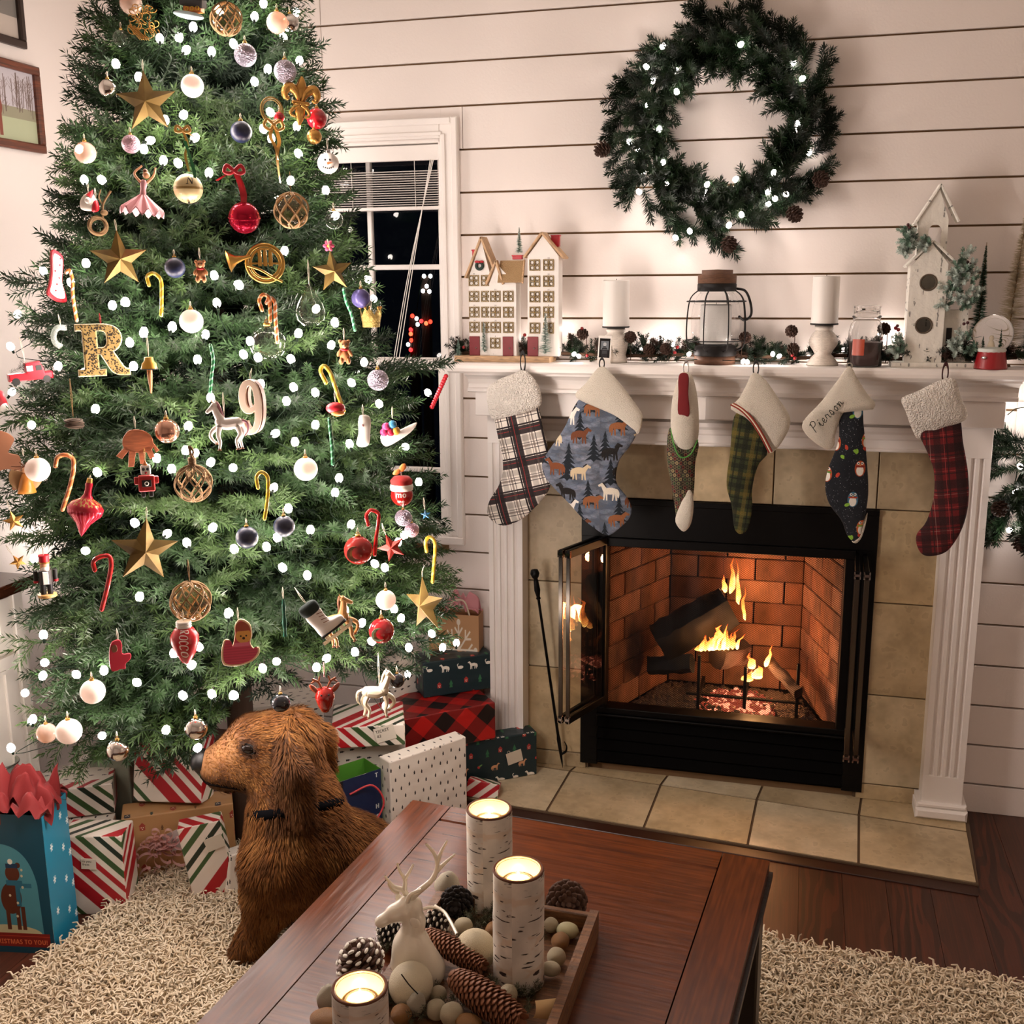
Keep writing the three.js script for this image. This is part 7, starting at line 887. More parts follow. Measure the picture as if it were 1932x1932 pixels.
  const w = hang('sweet_cluster', 'cluster of glossy pink and blue sweets in a white cone at the right', 'ornament', 741, 812, { top: -22, k: 1.08 }), z = w.k; w.add('paper_cone', puff(w.S([-22, 8, 6, 2, 46, -14, 38, 0, 10, 20, -14, 30, -22, 22]), 8 * z), P(0xdcd2c8, 0.6)); [[-12, -8, 'pink'], [0, -12, 'blue'], [6, 0, 'orange'], [-4, 2, 'red'], [-16, 2, 'redMetal']].forEach(([x, y, m], i) => w.add('sweet', ball(8 * z, 14, 10).translate(x * z, -y * z, 8 * z), m === 'redMetal' ? P(0xb8305c, 0.2, { clearcoat: 0.6 }) : [P(0xc23a6a, 0.2), P(0x3c7a9a, 0.2), P(0xc8963c, 0.2), P(0xa8203c, 0.2)][i]));
  const st = hang('stocking_ornament', 'small white felt stocking ornament right of the yellow cane', 'ornament', 686, 814, { top: -28, k: 1.09 }); st.add('sock', puff(st.S([-6, -30, 12, -28, 12, 6, 8, 26, -6, 30, -14, 24, -10, 6]), 8 * st.k), P(0xe4dcd2, 0.9)); st.add('toe_fringe', ball(3 * st.k, 8, 6).translate(-2 * st.k, 12 * st.k, 8 * st.k), mat.pink);
  const m = hang('red_cap_ornament', 'small red capped elf figure under the hooked yellow cane', 'figurine', 633, 770, { top: -12, k: 1.07 }); m.add('cap', at(ball(1, 16, 10), [0, 0, 0], [0, 0, 0], [18 * m.k, 11 * m.k, 12 * m.k]), mat.red); m.add('fringe', at(ball(1, 14, 8), [4 * m.k, -9 * m.k, 4 * m.k], [0, 0, 0], [13 * m.k, 6 * m.k, 9 * m.k]), mat.orange);
  const be = hang('bead_strand', 'strand of red beads slanting across the window casing at the right edge', 'ornament', 829, 738, { thread: 0, k: 1.02 }); for (let i = 0; i < 13; i++) be.add('bead', ball(4.4 * be.k, 10, 8).translate((13 - i * 2.3) * be.k, (28 - i * 4.8) * be.k, 0), mat.red);
  for (const [x, y, sc, lab] of [[378, 508, 1, 'tiny teddy bear ornament below the French horn bell'], [650, 660, 1.1, 'tiny brown teddy bear in a red scarf right of centre']]) { const t = hang('teddy_ornament', lab, 'figurine', x, y, { top: -18, k: 1.1 }), e = t.k * sc, f = P(0x9c6236, 0.8); t.add('body', at(ball(1, 14, 10), [0, -9 * e, 0], [0, 0, 0], [9 * e, 11 * e, 8 * e]), f); t.add('head', ball(8.5 * e, 14, 10).translate(0, 8 * e, 0), f); for (const g of [-1, 1]) { t.add('ear', ball(3.4 * e, 10, 8).translate(g * 7 * e, 14 * e, 0), f); t.add('arm', at(ball(1, 10, 8), [g * 9 * e, -5 * e, 4 * e], [0, 0, g * 0.5], [3.4 * e, 7 * e, 3.4 * e]), f); t.add('leg', at(ball(1, 10, 8), [g * 6 * e, -19 * e, 4 * e], [0, 0, 0], [4 * e, 6 * e, 5 * e]), f); t.add('eye', ball(1.2 * e, 6, 5).translate(g * 3 * e, 10 * e, 7.6 * e), mat.dark); } t.add('muzzle', ball(3.4 * e, 10, 8).translate(0, 6 * e, 7 * e), P(0xc79a6c, 0.8)); t.add('scarf', new THREE.TorusGeometry(6.5 * e, 2.2 * e, 8, 20).rotateX(Math.PI / 2).translate(0, 0.5 * e, 0), mat.red); }
  const fl = hang('flower_ornament', 'small pink blossom at the right edge above the small star', 'ornament', 620, 464, { thread: 0, k: 1.08 }); for (let i = 0; i < 6; i++) fl.add('petal', at(ball(1, 10, 8), [Math.cos(i * TAU / 6) * 6 * fl.k, Math.sin(i * TAU / 6) * 6 * fl.k, 0], [0, 0, i * TAU / 6], [5 * fl.k, 3.6 * fl.k, 2.6 * fl.k]), P(0xc8486c, 0.5)); fl.add('centre', ball(3 * fl.k, 8, 6).translate(0, 0, 2 * fl.k), mat.yellow);
  const gd = hang('glass_icicle', 'slim dark green glass icicle in the lower middle', 'ornament', 536, 1162, { top: -34, thread: 20, k: 1.07 }); gd.add('icicle', lathe([[0, -42], [4, -40], [3, -28], [5, -14], [3, 2], [4, 18], [2, 32], [0, 34]].map(([a, b]) => [a * gd.k, b * gd.k]), 16), P(0x2c6a58, 0.06, { transmission: 0.5, thickness: 0 }));
  const nb = hang('nest_ornament', 'dark bird nest ornament hung on twine at the left', 'ornament', 139, 797, { top: -10, thread: 70, k: 1.03, threadMat: mat.twine }); nb.add('nest', join(Array.from({ length: 14 }, () => at(new THREE.TorusGeometry(rr(10, 17) * nb.k, 1.6 * nb.k, 5, 22), [rr(-2, 2) * nb.k, rr(-10, 4) * nb.k, 0], [Math.PI / 2 + rr(-0.3, 0.3), rr(-0.3, 0.3), 0]))), P(0x3a2a1c, 0.9));
}
// ---------- wrapped gifts under the tree ----------
const STRIPES = [[0, 0.14, 0], [0.2, 0.3, 0], [0.37, 0.43, 0], [0.5, 0.57, 1], [0.65, 0.71, 2], [0.78, 0.83, 1]], SC = [[172, 26, 34], [58, 84, 44], [30, 42, 30]];
const stripeTex = (f) => texOf(256, 256, (u, v) => { const s = (((u + f * v) % 1) + 1) % 1; for (const [a, b, c] of STRIPES) if (s >= a && s < b) return SC[c]; return [228, 216, 202]; }, { size: 0.34 });
const crease = texOf(256, 256, (u, v) => 255 * fbm(u * 3, v * 5, 201, 3, 5, 3), { srgb: false, size: 0.3 });
const motif = (bg, n, size, draw, px = 256) => paintTex(px, px, (x, w, h) => { x.fillStyle = bg; x.fillRect(0, 0, w, h); for (let j = 0; j < n; j++) for (let i = 0; i < n; i++) { const X = (i + 0.5 + (j % 2 ? 0.25 : -0.25) + rr(-0.12, 0.12)) * w / n, Y = (j + 0.5 + rr(-0.15, 0.15)) * h / n; for (const d of [-w, 0, w]) { x.save(); x.translate(X + d, Y); draw(x, i, j, w / n); x.restore(); } } }, { size });
const littleTree = (x, s, c) => { x.fillStyle = c; x.beginPath(); x.moveTo(0, -s); x.lineTo(s * 0.42, s * 0.1); x.lineTo(s * 0.2, s * 0.1); x.lineTo(s * 0.36, s * 0.7); x.lineTo(-s * 0.36, s * 0.7); x.lineTo(-s * 0.2, s * 0.1); x.lineTo(-s * 0.42, s * 0.1); x.fill(); };
const house = (x, s, c) => { x.fillStyle = c; x.fillRect(-s * 0.5, -s * 0.2, s, s * 0.9); x.beginPath(); x.moveTo(-s * 0.65, -s * 0.2); x.lineTo(0, -s * 0.9); x.lineTo(s * 0.65, -s * 0.2); x.fill(); x.fillStyle = '#ece0cc'; for (const [a, b] of [[-0.3, 0], [0.08, 0], [-0.1, 0.35]]) x.fillRect(a * s, b * s, s * 0.2, s * 0.2); };
const paper = (t, o = {}) => P(0xffffff, 0.42, { map: t, bumpMap: crease, bumpScale: 0.006, ...o });
const wrap = {
  stripeR: paper(stripeTex(1)), stripeL: paper(stripeTex(-1)),
  trees: paper(motif('#e6ddd0', 6, 0.2, (x, i, j, c) => littleTree(x, c * 0.24, '#221e1c')), { roughness: 0.5 }),
  marks: paper(motif('#e6ddd0', 6, 0.22, (x, i, j, c) => { x.rotate(Math.PI / 2); littleTree(x, c * 0.25, '#221e1c'); })),
  plaid: paper(texOf(256, 256, (u, v) => { const a = Math.floor(((u + v) * 2) % 2), b = Math.floor(((u - v + 4) * 2) % 2), n = 0.94 + 0.12 * hash(u * 256 | 0, v * 256 | 0, 3); return a && b ? [22 * n, 12 * n, 12 * n] : a || b ? [118 * n, 20 * n, 18 * n] : [172 * n, 24 * n, 20 * n]; }, { size: 0.16 })),
  navy: paper(motif('#10282e', 4, 0.22, (x, i, j, c) => { const k = (i * 3 + j * 5) % 6, s = c * 0.32; if (k === 0) house(x, s * 0.8, '#a8302c'); else if (k === 1) { x.fillStyle = '#e6e0d2'; x.beginPath(); x.ellipse(0, 0, s * 0.6, s * 0.34, 0, 0, TAU); x.fill(); x.strokeStyle = '#e6e0d2'; x.lineWidth = s * 0.16; x.beginPath(); x.moveTo(-s * 0.4, 0); x.quadraticCurveTo(-s * 0.9, -s * 0.7, -s * 0.4, -s * 0.8); x.stroke(); } else if (k === 2) { x.scale(0.8, 0.8); drawHorse(x, '#d39a72', 0, 0, s / 20, 0); } else if (k === 3) littleTree(x, s, '#2f6b46'); else if (k === 4) { drawHorse(x, '#e6e0d2', 0, 0, s / 22, 1); } else { x.fillStyle = '#c23c3a'; x.beginPath(); x.arc(0, 0, s * 0.3, 0, TAU); x.fill(); x.fillStyle = '#6fa057'; x.beginPath(); x.ellipse(s * 0.4, -s * 0.3, s * 0.4, s * 0.16, -0.5, 0, TAU); x.fill(); } }, 512)),
  kraft: paper(motif('#b58a5c', 4, 0.26, (x, i, j, c) => { const k = (i + j * 2) % 4; if (k === 0) house(x, c * 0.26, '#2c2b33'); else if (k === 1) littleTree(x, c * 0.2, '#24362e'); else if (k === 2) house(x, c * 0.24, '#9c3c30'); else littleTree(x, c * 0.16, '#6b4a30'); }, 512)),
  sage: P(0x8f9482, 0.7, { bumpMap: crease, bumpScale: 0.01 }),
};
// the front top edge is given by two photograph pixels at a known height above the floor
function gift(label, l, r, h, y0, depth, m, o = {}) {
  const A = onY(...l, h), B = onY(...r, h), d = B.clone().sub(A), W = d.length() + (o.wider ?? 0), yaw = Math.atan2(-d.z, d.x), H = h - y0, t = thing(o.name ?? 'wrapped_gift', label, 'gift', { pos: A.clone().add(B).multiplyScalar(0.5).addScaledVector(d.clone().normalize(), -(o.wider ?? 0) / 2).setY(y0) });
  t.rotation.set(o.lean ?? 0, yaw, o.roll ?? 0, 'YXZ');
  if (m) { const g = metric(warp(rbox(W, H, depth, 0.005, 2), (v) => { v.x += 0.004 * (n3(v.x * 14, v.y * 14, v.z * 14, 3) - 0.5); v.y += 0.004 * (n3(v.x * 14 + 9, v.y * 14, v.z * 14, 4) - 0.5); }).translate(0, H / 2, -depth / 2)), uv = g.attributes.uv, a = rnd(), b = rnd(); for (let i = 0; i < uv.count; i++) uv.setXY(i, uv.getX(i) + a, uv.getY(i) + b); part(t, 'wrapping', g, m); }
  if (o.tag) { const [x, y, s, rot, txt] = o.tag, tt = txt && paintTex(128, 96, (c, w, q) => { c.fillStyle = '#d9d0c0'; c.fillRect(0, 0, w, q); c.fillStyle = '#4a4238'; c.font = 'bold 26px sans-serif'; txt.split('/').forEach((s2, i) => c.fillText(s2, 10, 34 + i * 30)); }); part(t, 'gift_tag', at(new THREE.BoxGeometry(s * 1.3, s, 0.002), [x * W / 2, y * H, 0.003], [0, 0, rot]), tt ? P(0xffffff, 0.6, { map: tt }) : P(0xcfc4b2, 0.6)); part(t, 'tag_string', new THREE.TorusGeometry(0.005, 0.0008, 5, 12).translate(x * W / 2 - s * 0.5, y * H + s * 0.5, 0.004), mat.thread); }
  t.userData.W = W; Object.defineProperty(t.userData, 'W', { enumerable: false });
  return t;
}
gift('dark teal gift with animal print on the hearth beside the poker', [878, 1402], [1013, 1380], 0.18, HY, 0.07, wrap.navy, { tag: [0.35, 0.5, 0.045, 0.2] });
gift('red and black buffalo plaid gift leaning under the teal gift', [762, 1357], [935, 1325], 0.32, 0.185, 0.22, wrap.plaid);
gift('dark teal animal print gift stacked on top of the red plaid gift', [798, 1250], [930, 1232], 0.455, 0.322, 0.11, wrap.navy);
gift('large white gift with small black trees standing behind the coffee table corner', [735, 1438], [880, 1390], 0.3, 0, 0.062, wrap.trees);
gift('long white gift with dark marks lying under the striped gift', [633, 1402], [765, 1383], 0.3, 0, 0.15, wrap.marks);
gift('red, white and green striped gift with a paper tag on the long white gift', [624, 1374], [764, 1366], 0.375, 0.303, 0.2, wrap.stripeR, { tag: [0.45, 0.62, 0.05, 0.25, 'TICKET/42'], roll: 0.0 });
gift('narrow tall white gift standing behind the cream horse', [742, 1248], [790, 1228], 0.46, 0, 0.05, wrap.marks);
gift('white gift with dark marks under the tree right behind the dog head', [470, 1335], [610, 1318], 0.3, 0, 0.14, wrap.marks);
gift('small crumpled striped gift at the front corner of the hearth', [876, 1476], [938, 1478], 0.075, HY, 0.07, wrap.stripeL, { lean: -0.3, roll: -0.15 });
gift('small striped gift with red bow right behind the dog neck', [566, 1418], [628, 1402], 0.29, 0, 0.08, wrap.stripeL);
gift('striped gift with a small tag standing right of the blue gift bag', [150, 1578], [228, 1578], 0.245, 0, 0.1, wrap.stripeR, { tag: [-0.1, 0.66, 0.032, -0.05, 'to you/from'], wider: 0.06 });
gift('striped gift leaning right next to the dog leg', [356, 1556], [440, 1548], 0.26, 0, 0.06, wrap.stripeL, { roll: 0.14, tag: [0.55, 0.75, 0.04, 0.2] });
gift('small white gift with black trees at the dog front paw', [424, 1622], [468, 1602], 0.15, 0, 0.05, wrap.trees, { roll: -0.12 });
gift('big red, white and green striped gift leaning back under the tree at the left', [240, 1398], [372, 1402], 0.43, 0.235, 0.1, wrap.stripeR, { lean: -0.25 });
gift('red and white striped gift lying on a white gift above the blue bag edge', [130, 1488], [212, 1478], 0.3, 0.205, 0.12, wrap.stripeR, { wider: 0.04 });
gift('low white gift with dark trees beneath the red striped gift', [150, 1552], [214, 1546], 0.2, 0, 0.05, wrap.trees, { wider: 0.04 });
gift('white gift behind the red tissue paper at the far left', [62, 1486], [205, 1468], 0.3, 0, 0.1, wrap.marks);
gift('sage green rounded gift behind the mirrored ball', [165, 1412], [240, 1415], 0.36, 0, 0.09, wrap.sage);
{
  const t = gift('long brown paper gift printed with houses, topped by a pink curled ribbon bow', [228, 1545], [440, 1515], 0.22, 0, 0.1, wrap.kraft), W = 0.32, pk = P(0xe6b9b4, 0.25, { transmission: 0.25, thickness: 0 });
  part(t, 'gift_tag', at(new THREE.BoxGeometry(0.085, 0.07, 0.001), [0.0, 0.14, 0.02], [0.2, 0, 0.35]), P(0xcfc6c6, 0.5));
  for (let i = 0; i < 13; i++) { const a = i / 13 * TAU + 0.2, L = rr(0.05, 0.11), n = 60, r = rr(0.009, 0.015), pts = []; for (let j = 0; j <= n; j++) { const s = j / n; pts.push(V(-0.06 + Math.cos(a) * L * s + r * Math.cos(s * 15 + i), 0.13 + Math.sin(a) * L * s * 0.85 - 0.03 * s * s + r * Math.sin(s * 15 + i), 0.018 + 0.012 * Math.sin(i) + 0.012)); } const c = curveOf(pts), pos = [], idx = []; for (let j = 0; j <= n; j++) { const p = c.getPoint(j / n); pos.push(p.x, p.y, p.z - 0.008, p.x, p.y, p.z + 0.008); if (j < n) { const k = j * 2; idx.push(k, k + 1, k + 2, k + 1, k + 3, k + 2); } } const g = new THREE.BufferGeometry(); g.setAttribute('position', new THREE.Float32BufferAttribute(pos, 3)); g.setIndex(idx); g.computeVertexNormals(); part(t, 'curled_ribbon', plain(g), pk); }
}
{ // red glossy bow on the small striped gift
  const p = onY(603, 1418, 0.305), b = thing('gift_bow', 'bow of glossy red loops above the striped gift behind the dog neck', 'bow', { pos: p }); for (let i = 0; i < 9; i++) part(b, 'loop', at(ball(1, 12, 8), [rr(-0.03, 0.03), rr(-0.02, 0.05), rr(-0.01, 0.03)], [rr(0, 3), rr(0, 3), 0], [0.02, 0.012, 0.014]), mat.redGloss);
}
function tissue(parent, name, w, d, h, m, seed, pos) { const g = warp(new THREE.PlaneGeometry(w, d, 26, 26).rotateX(-Math.PI / 2), (v) => { const r = Math.hypot(v.x / w, v.z / d) * 2, n = n3(v.x * 22, v.z * 22, 0, seed), q = Math.abs(n3(v.x * 34 + 5, v.z * 34, 1, seed) - 0.5); v.y = h * (1 - 0.8 * r) * (0.5 + n) + 0.12 * q; v.x *= 0.8 + 0.3 * n; }); part(parent, name, g, m, { pos }); }
const redTissue = P(0x6e0808, 0.8, { transmission: 0.05, thickness: 0, side: THREE.DoubleSide });
// open gift bag between four bottom corners: front edge from A to B on the floor, side panel back to C
function bag(label, A, B, back, H, matF, matS, o = {}) {
  const d = B.clone().sub(A), W = d.length(), t = thing('gift_bag', label, 'gift bag', { pos: A.clone().add(B).multiplyScalar(0.5) }); t.rotation.y = Math.atan2(-d.z, d.x); const T = 0.0016, q = (w, h, p, e, m, n) => { const g = new THREE.BoxGeometry(w, h, T).translate(0, h / 2, 0), uv = g.attributes.uv; part(t, n, at(g, p, e), m); };
  q(W, H, [0, 0, 0], [0, 0, 0], matF, 'front_panel'); q(W, H, [0, 0, -back], [0, 0, 0], matS, 'back_panel'); q(back, H, [W / 2, 0, -back / 2], [0, Math.PI / 2, 0], matS, 'side_panel'); q(back, H, [-W / 2, 0, -back / 2], [0, Math.PI / 2, 0], matS, 'side_panel'); part(t, 'bag_bottom', boxAt(-W / 2, W / 2, 0, 0.003, -back, 0, 0.0008), matS);
  return t;
}
{ // blue bag with red tissue
  const B = onY(105, 1800, 0), A = B.clone().add(V(-0.25, 0, 0.045)), H = 0.405;
  const front = paintTex(512, 700, (x, w, h) => { x.fillStyle = '#12485c'; x.fillRect(0, 0, w, h); x.fillStyle = '#4c8f9e'; x.beginPath(); x.moveTo(w * 0.1, h * 0.86); x.lineTo(w * 0.12, h * 0.5); x.quadraticCurveTo(w * 0.18, h * 0.22, w * 0.5, h * 0.21); x.quadraticCurveTo(w * 0.82, h * 0.22, w * 0.88, h * 0.5); x.lineTo(w * 0.9, h * 0.86); x.fill(); x.fillStyle = '#c9c39a'; x.beginPath(); x.ellipse(w * 0.5, h * 0.86, w * 0.38, 46, 0, Math.PI, TAU); x.fill(); x.fillStyle = '#8a231c'; x.fillRect(w * 0.04, h * 0.855, w * 0.92, h * 0.1); x.fillStyle = '#c04a30'; x.fillRect(w * 0.04, h * 0.875, w * 0.92, 3); x.fillStyle = '#e07848'; x.font = 'bold 34px sans-serif'; x.textAlign = 'right'; x.fillText('MERRY CHRISTMAS TO YOU!', w * 0.93, h * 0.935); x.fillStyle = '#5c2e1c'; const cx = w * 0.62; x.beginPath(); x.ellipse(cx, h * 0.42, 40, 42, 0, 0, TAU); x.fill(); x.beginPath(); x.ellipse(cx - 20, h * 0.6, 58, 80, 0.1, 0, TAU); x.fill(); for (const d of [-46, 10, 40]) x.fillRect(cx + d - 12, h * 0.66, 22, h * 0.17); x.beginPath(); x.arc(cx + 34, h * 0.36, 14, 0, TAU); x.fill(); x.fillStyle = '#1d3c58'; x.fillRect(cx - 34, h * 0.35, 66, 22); x.fillStyle = '#e8e0d0'; x.beginPath(); x.arc(cx - 6, h * 0.335, 14, 0, TAU); x.fill(); x.fillStyle = '#2c6a80'; x.fillRect(cx - 40, h * 0.47, 90, 26); x.fillRect(cx + 20, h * 0.49, 80, 22); x.fillRect(cx + 8, h * 0.5, 26, 110); x.fillStyle = '#c9c0a0'; for (let i = 0; i < 12; i++) { x.beginPath(); x.arc(rr(0.16, 0.86) * w, rr(0.28, 0.8) * h, 7, 0, TAU); x.fill(); } });
  const side = paintTex(256, 512, (x, w, h) => { x.fillStyle = '#1f86a8'; x.fillRect(0, 0, w, h); x.strokeStyle = '#e8efef'; x.lineWidth = 6; for (let i = 0; i < 13; i++) { const a = w * [0.25, 0.7, 0.95][i % 3], b = (i + 0.5) * h / 13; for (let k = 0; k < 3; k++) { x.beginPath(); x.moveTo(a + 15 * Math.cos(k * 1.05), b + 15 * Math.sin(k * 1.05)); x.lineTo(a - 15 * Math.cos(k * 1.05), b - 15 * Math.sin(k * 1.05)); x.stroke(); } } });
  const t = bag('blue gift bag with snowflakes and stuffed red tissue at the left edge', A, B, 0.13, H, P(0xffffff, 0.35, { map: front }), P(0xffffff, 0.35, { map: side }));
  tissue(t, 'tissue_paper', 0.3, 0.16, 0.09, redTissue, 3, [0.0, H - 0.02, -0.06]); tissue(t, 'tissue_paper', 0.2, 0.12, 0.11, redTissue, 9, [0.05, H - 0.02, -0.07]); tissue(t, 'tissue_paper', 0.16, 0.14, 0.12, redTissue, 14, [-0.05, H - 0.03, -0.05]);
  part(t, 'tissue_peak', at(warp(new THREE.ConeGeometry(0.035, 0.13, 10, 6, true), (v) => { v.x += 0.02 * n3(v.x * 30, v.y * 20, v.z * 30, 2); v.z *= 0.5; }), [0.115, H + 0.05, -0.085], [0, 0, -0.35]), redTissue);
}
{ // dark blue bag behind the dog
  const h = 0.27, a = onY(572, 1498, h).setY(0), b = onY(718, 1450, h).setY(0), f = paintTex(384, 384, (x, w, q) => { x.fillStyle = '#16264a'; x.fillRect(0, 0, w, q); x.fillStyle = '#0c0f18'; x.fillRect(w * 0.1, 0, w * 0.4, q * 0.6); x.fillStyle = '#cfc6b4'; x.beginPath(); x.ellipse(w * 0.5, q * 0.72, 40, 70, 0.2, 0, TAU); x.fill(); x.beginPath(); x.ellipse(w * 0.74, q * 0.76, 34, 92, 0.15, 0, TAU); x.fill(); x.fillStyle = '#d3d8d2'; x.font = 'bold 30px sans-serif'; x.textAlign = 'center'; 'T  HESE'.split('').forEach((c, i) => x.fillText(c, w * 0.94, 34 + i * 50)); });
  const t = bag('navy gift bag lettered down its edge, with green lining, between dog and white gift', a, b, 0.1, h, P(0xffffff, 0.4, { map: f }), P(0x4e8a2c, 0.5));
  const hp = P(0xc23f44, 0.5); part(t, 'bag_handle', tube([[0.02, 0.22, 0.003], [0.09, 0.235, 0.02], [0.125, 0.17, 0.03], [0.08, 0.11, 0.03], [0.02, 0.09, 0.02]], 0.0032, 30, 8), hp); part(t, 'bag_handle', tube([[-0.02, 0.24, -0.1], [-0.02, 0.275, -0.097], [-0.02, 0.25, -0.095]], 0.0032, 12, 8), hp);
}
{ // kraft bag with snowflake and pink tissue, standing on a low box
  const sup = solo('wrapped_gift', 'brown box behind the teal gift, under the snowflake bag', 'gift', boxAt(-0.14, 0.1, 0, 0.2, -0.05, 0.06, 0.003), wrap.sage, { pos: [-0.73, 0, 0.09] });
  const kp = paintTex(256, 320, (x, w, h) => { x.fillStyle = '#b98d63'; x.fillRect(0, 0, w, h); x.strokeStyle = '#eadfce'; x.fillStyle = '#eadfce'; x.lineWidth = 7; x.translate(w * 0.6, h * 0.34); for (let i = 0; i < 8; i++) { x.rotate(TAU / 8); x.beginPath(); x.moveTo(0, 0); x.lineTo(0, -84); x.moveTo(0, -48); x.lineTo(-20, -70); x.moveTo(0, -48); x.lineTo(20, -70); x.stroke(); if (i % 2) { x.beginPath(); x.arc(0, -86, 10, 0, TAU); x.fill(); } } });
  const t = bag('brown paper gift bag with a white snowflake print and pink tissue by the left pilaster', V(-0.83, 0.2, 0.1), V(-0.645, 0.2, 0.09), 0.07, 0.39, P(0xffffff, 0.7, { map: kp }), P(0xb98d63, 0.7));
  tissue(t, 'tissue_paper', 0.13, 0.06, 0.08, P(0xd9959c, 0.8, { transmission: 0.3, thickness: 0 }), 21, [0.03, 0.385, -0.03]); part(t, 'bag_handle', tube([[-0.02, 0.39, 0], [0.0, 0.44, 0.004], [0.04, 0.445, 0.006], [0.06, 0.39, 0]], 0.003, 20, 6), P(0xd9cbb4, 0.7));
}
{ // pink red tissue parcel under the lower branches, pail at far left, cabinet
  const p = onY(283, 1400, 0.35), t = thing('gift_bag', 'gift stuffed with pinkish red tissue paper under the lower branches', 'gift bag', { pos: p.clone().setY(0) }); part(t, 'bag_body', boxAt(-0.07, 0.07, 0, 0.34, -0.09, 0, 0.003), P(0xb3242c, 0.5)); tissue(t, 'tissue_paper', 0.17, 0.1, 0.14, P(0xd94a54, 0.75, { transmission: 0.35, thickness: 0 }), 31, [0.0, 0.33, -0.045]);
  const q = onY(6, 1500, 0.322), b = thing('metal_pail', 'grey metal pail at the far left edge under the cabinet', 'pail', { pos: q }); part(b, 'pail_body', lathe([[0, 0], [0.042, 0], [0.05, 0.1], [0.052, 0.1], [0.05, 0.104], [0.047, 0.1], [0.04, 0.006], [0, 0.006]], 28), P(0x8d9186, 0.5, { metalness: 0.3 })); part(b, 'rim', new THREE.TorusGeometry(0.051, 0.003, 6, 32).rotateX(Math.PI / 2).translate(0, 0.1, 0), mat.silver);
  const z0 = 1.1, e = onZ(40, 1110, z0), c = thing('cabinet', 'white cabinet with a dark wooden top at the left edge', 'cabinet', { pos: [XL + 0.02, 0, z0] }), w = e.x - XL - 0.02, H = onZ(50, 1105, z0).y, D = 1.1, wp = P(0xe6dfd4, 0.4);
  part(c, 'carcass', boxAt(0, w - 0.018, 0.06, H, 0, D, 0.002), wp); part(c, 'plinth', boxAt(0.02, w - 0.05, 0, 0.06, 0.02, D - 0.02, 0.002), wp);
  for (let i = 0; i < 2; i++) { const a = 0.045 + i * 0.53, b2 = a + 0.5; for (const [n, ya, yb] of [['drawer', H - 0.17, H - 0.02], ['door', 0.08, H - 0.19]]) { const d = part(c, n, boxAt(w - 0.018, w - 0.002, ya, yb, a, b2, 0.003), wp); part(d, 'panel_moulding', join([boxAt(w - 0.004, w + 0.004, ya + 0.045, yb - 0.045, a + 0.05, a + 0.06, 0.002), boxAt(w - 0.004, w + 0.004, ya + 0.045, yb - 0.045, b2 - 0.06, b2 - 0.05, 0.002), boxAt(w - 0.004, w + 0.004, ya + 0.035, ya + 0.045, a + 0.05, b2 - 0.05, 0.002), boxAt(w - 0.004, w + 0.004, yb - 0.045, yb - 0.035, a + 0.05, b2 - 0.05, 0.002)]), wp); part(d, 'knob', ball(0.013, 14, 10).translate(w + 0.014, n === 'drawer' ? (ya + yb) / 2 : yb - 0.1, n === 'drawer' ? (a + b2) / 2 : b2 - 0.03), mat.dark); } }
  part(c, 'end_stile', boxAt(w - 0.018, w + 0.002, 0.06, H, 0, 0.04, 0.003), wp); part(c, 'wooden_top', metric(join([boxAt(-0.01, w + 0.03, H, H + 0.028, -0.03, D + 0.03, 0.006), boxAt(-0.005, w + 0.015, H - 0.012, H, -0.015, D + 0.015, 0.003)])), P(0xffffff, 0.25, { map: woodTex(0x3d1f12, 151, 0.3, 0.5), clearcoat: 0.4 }));
}
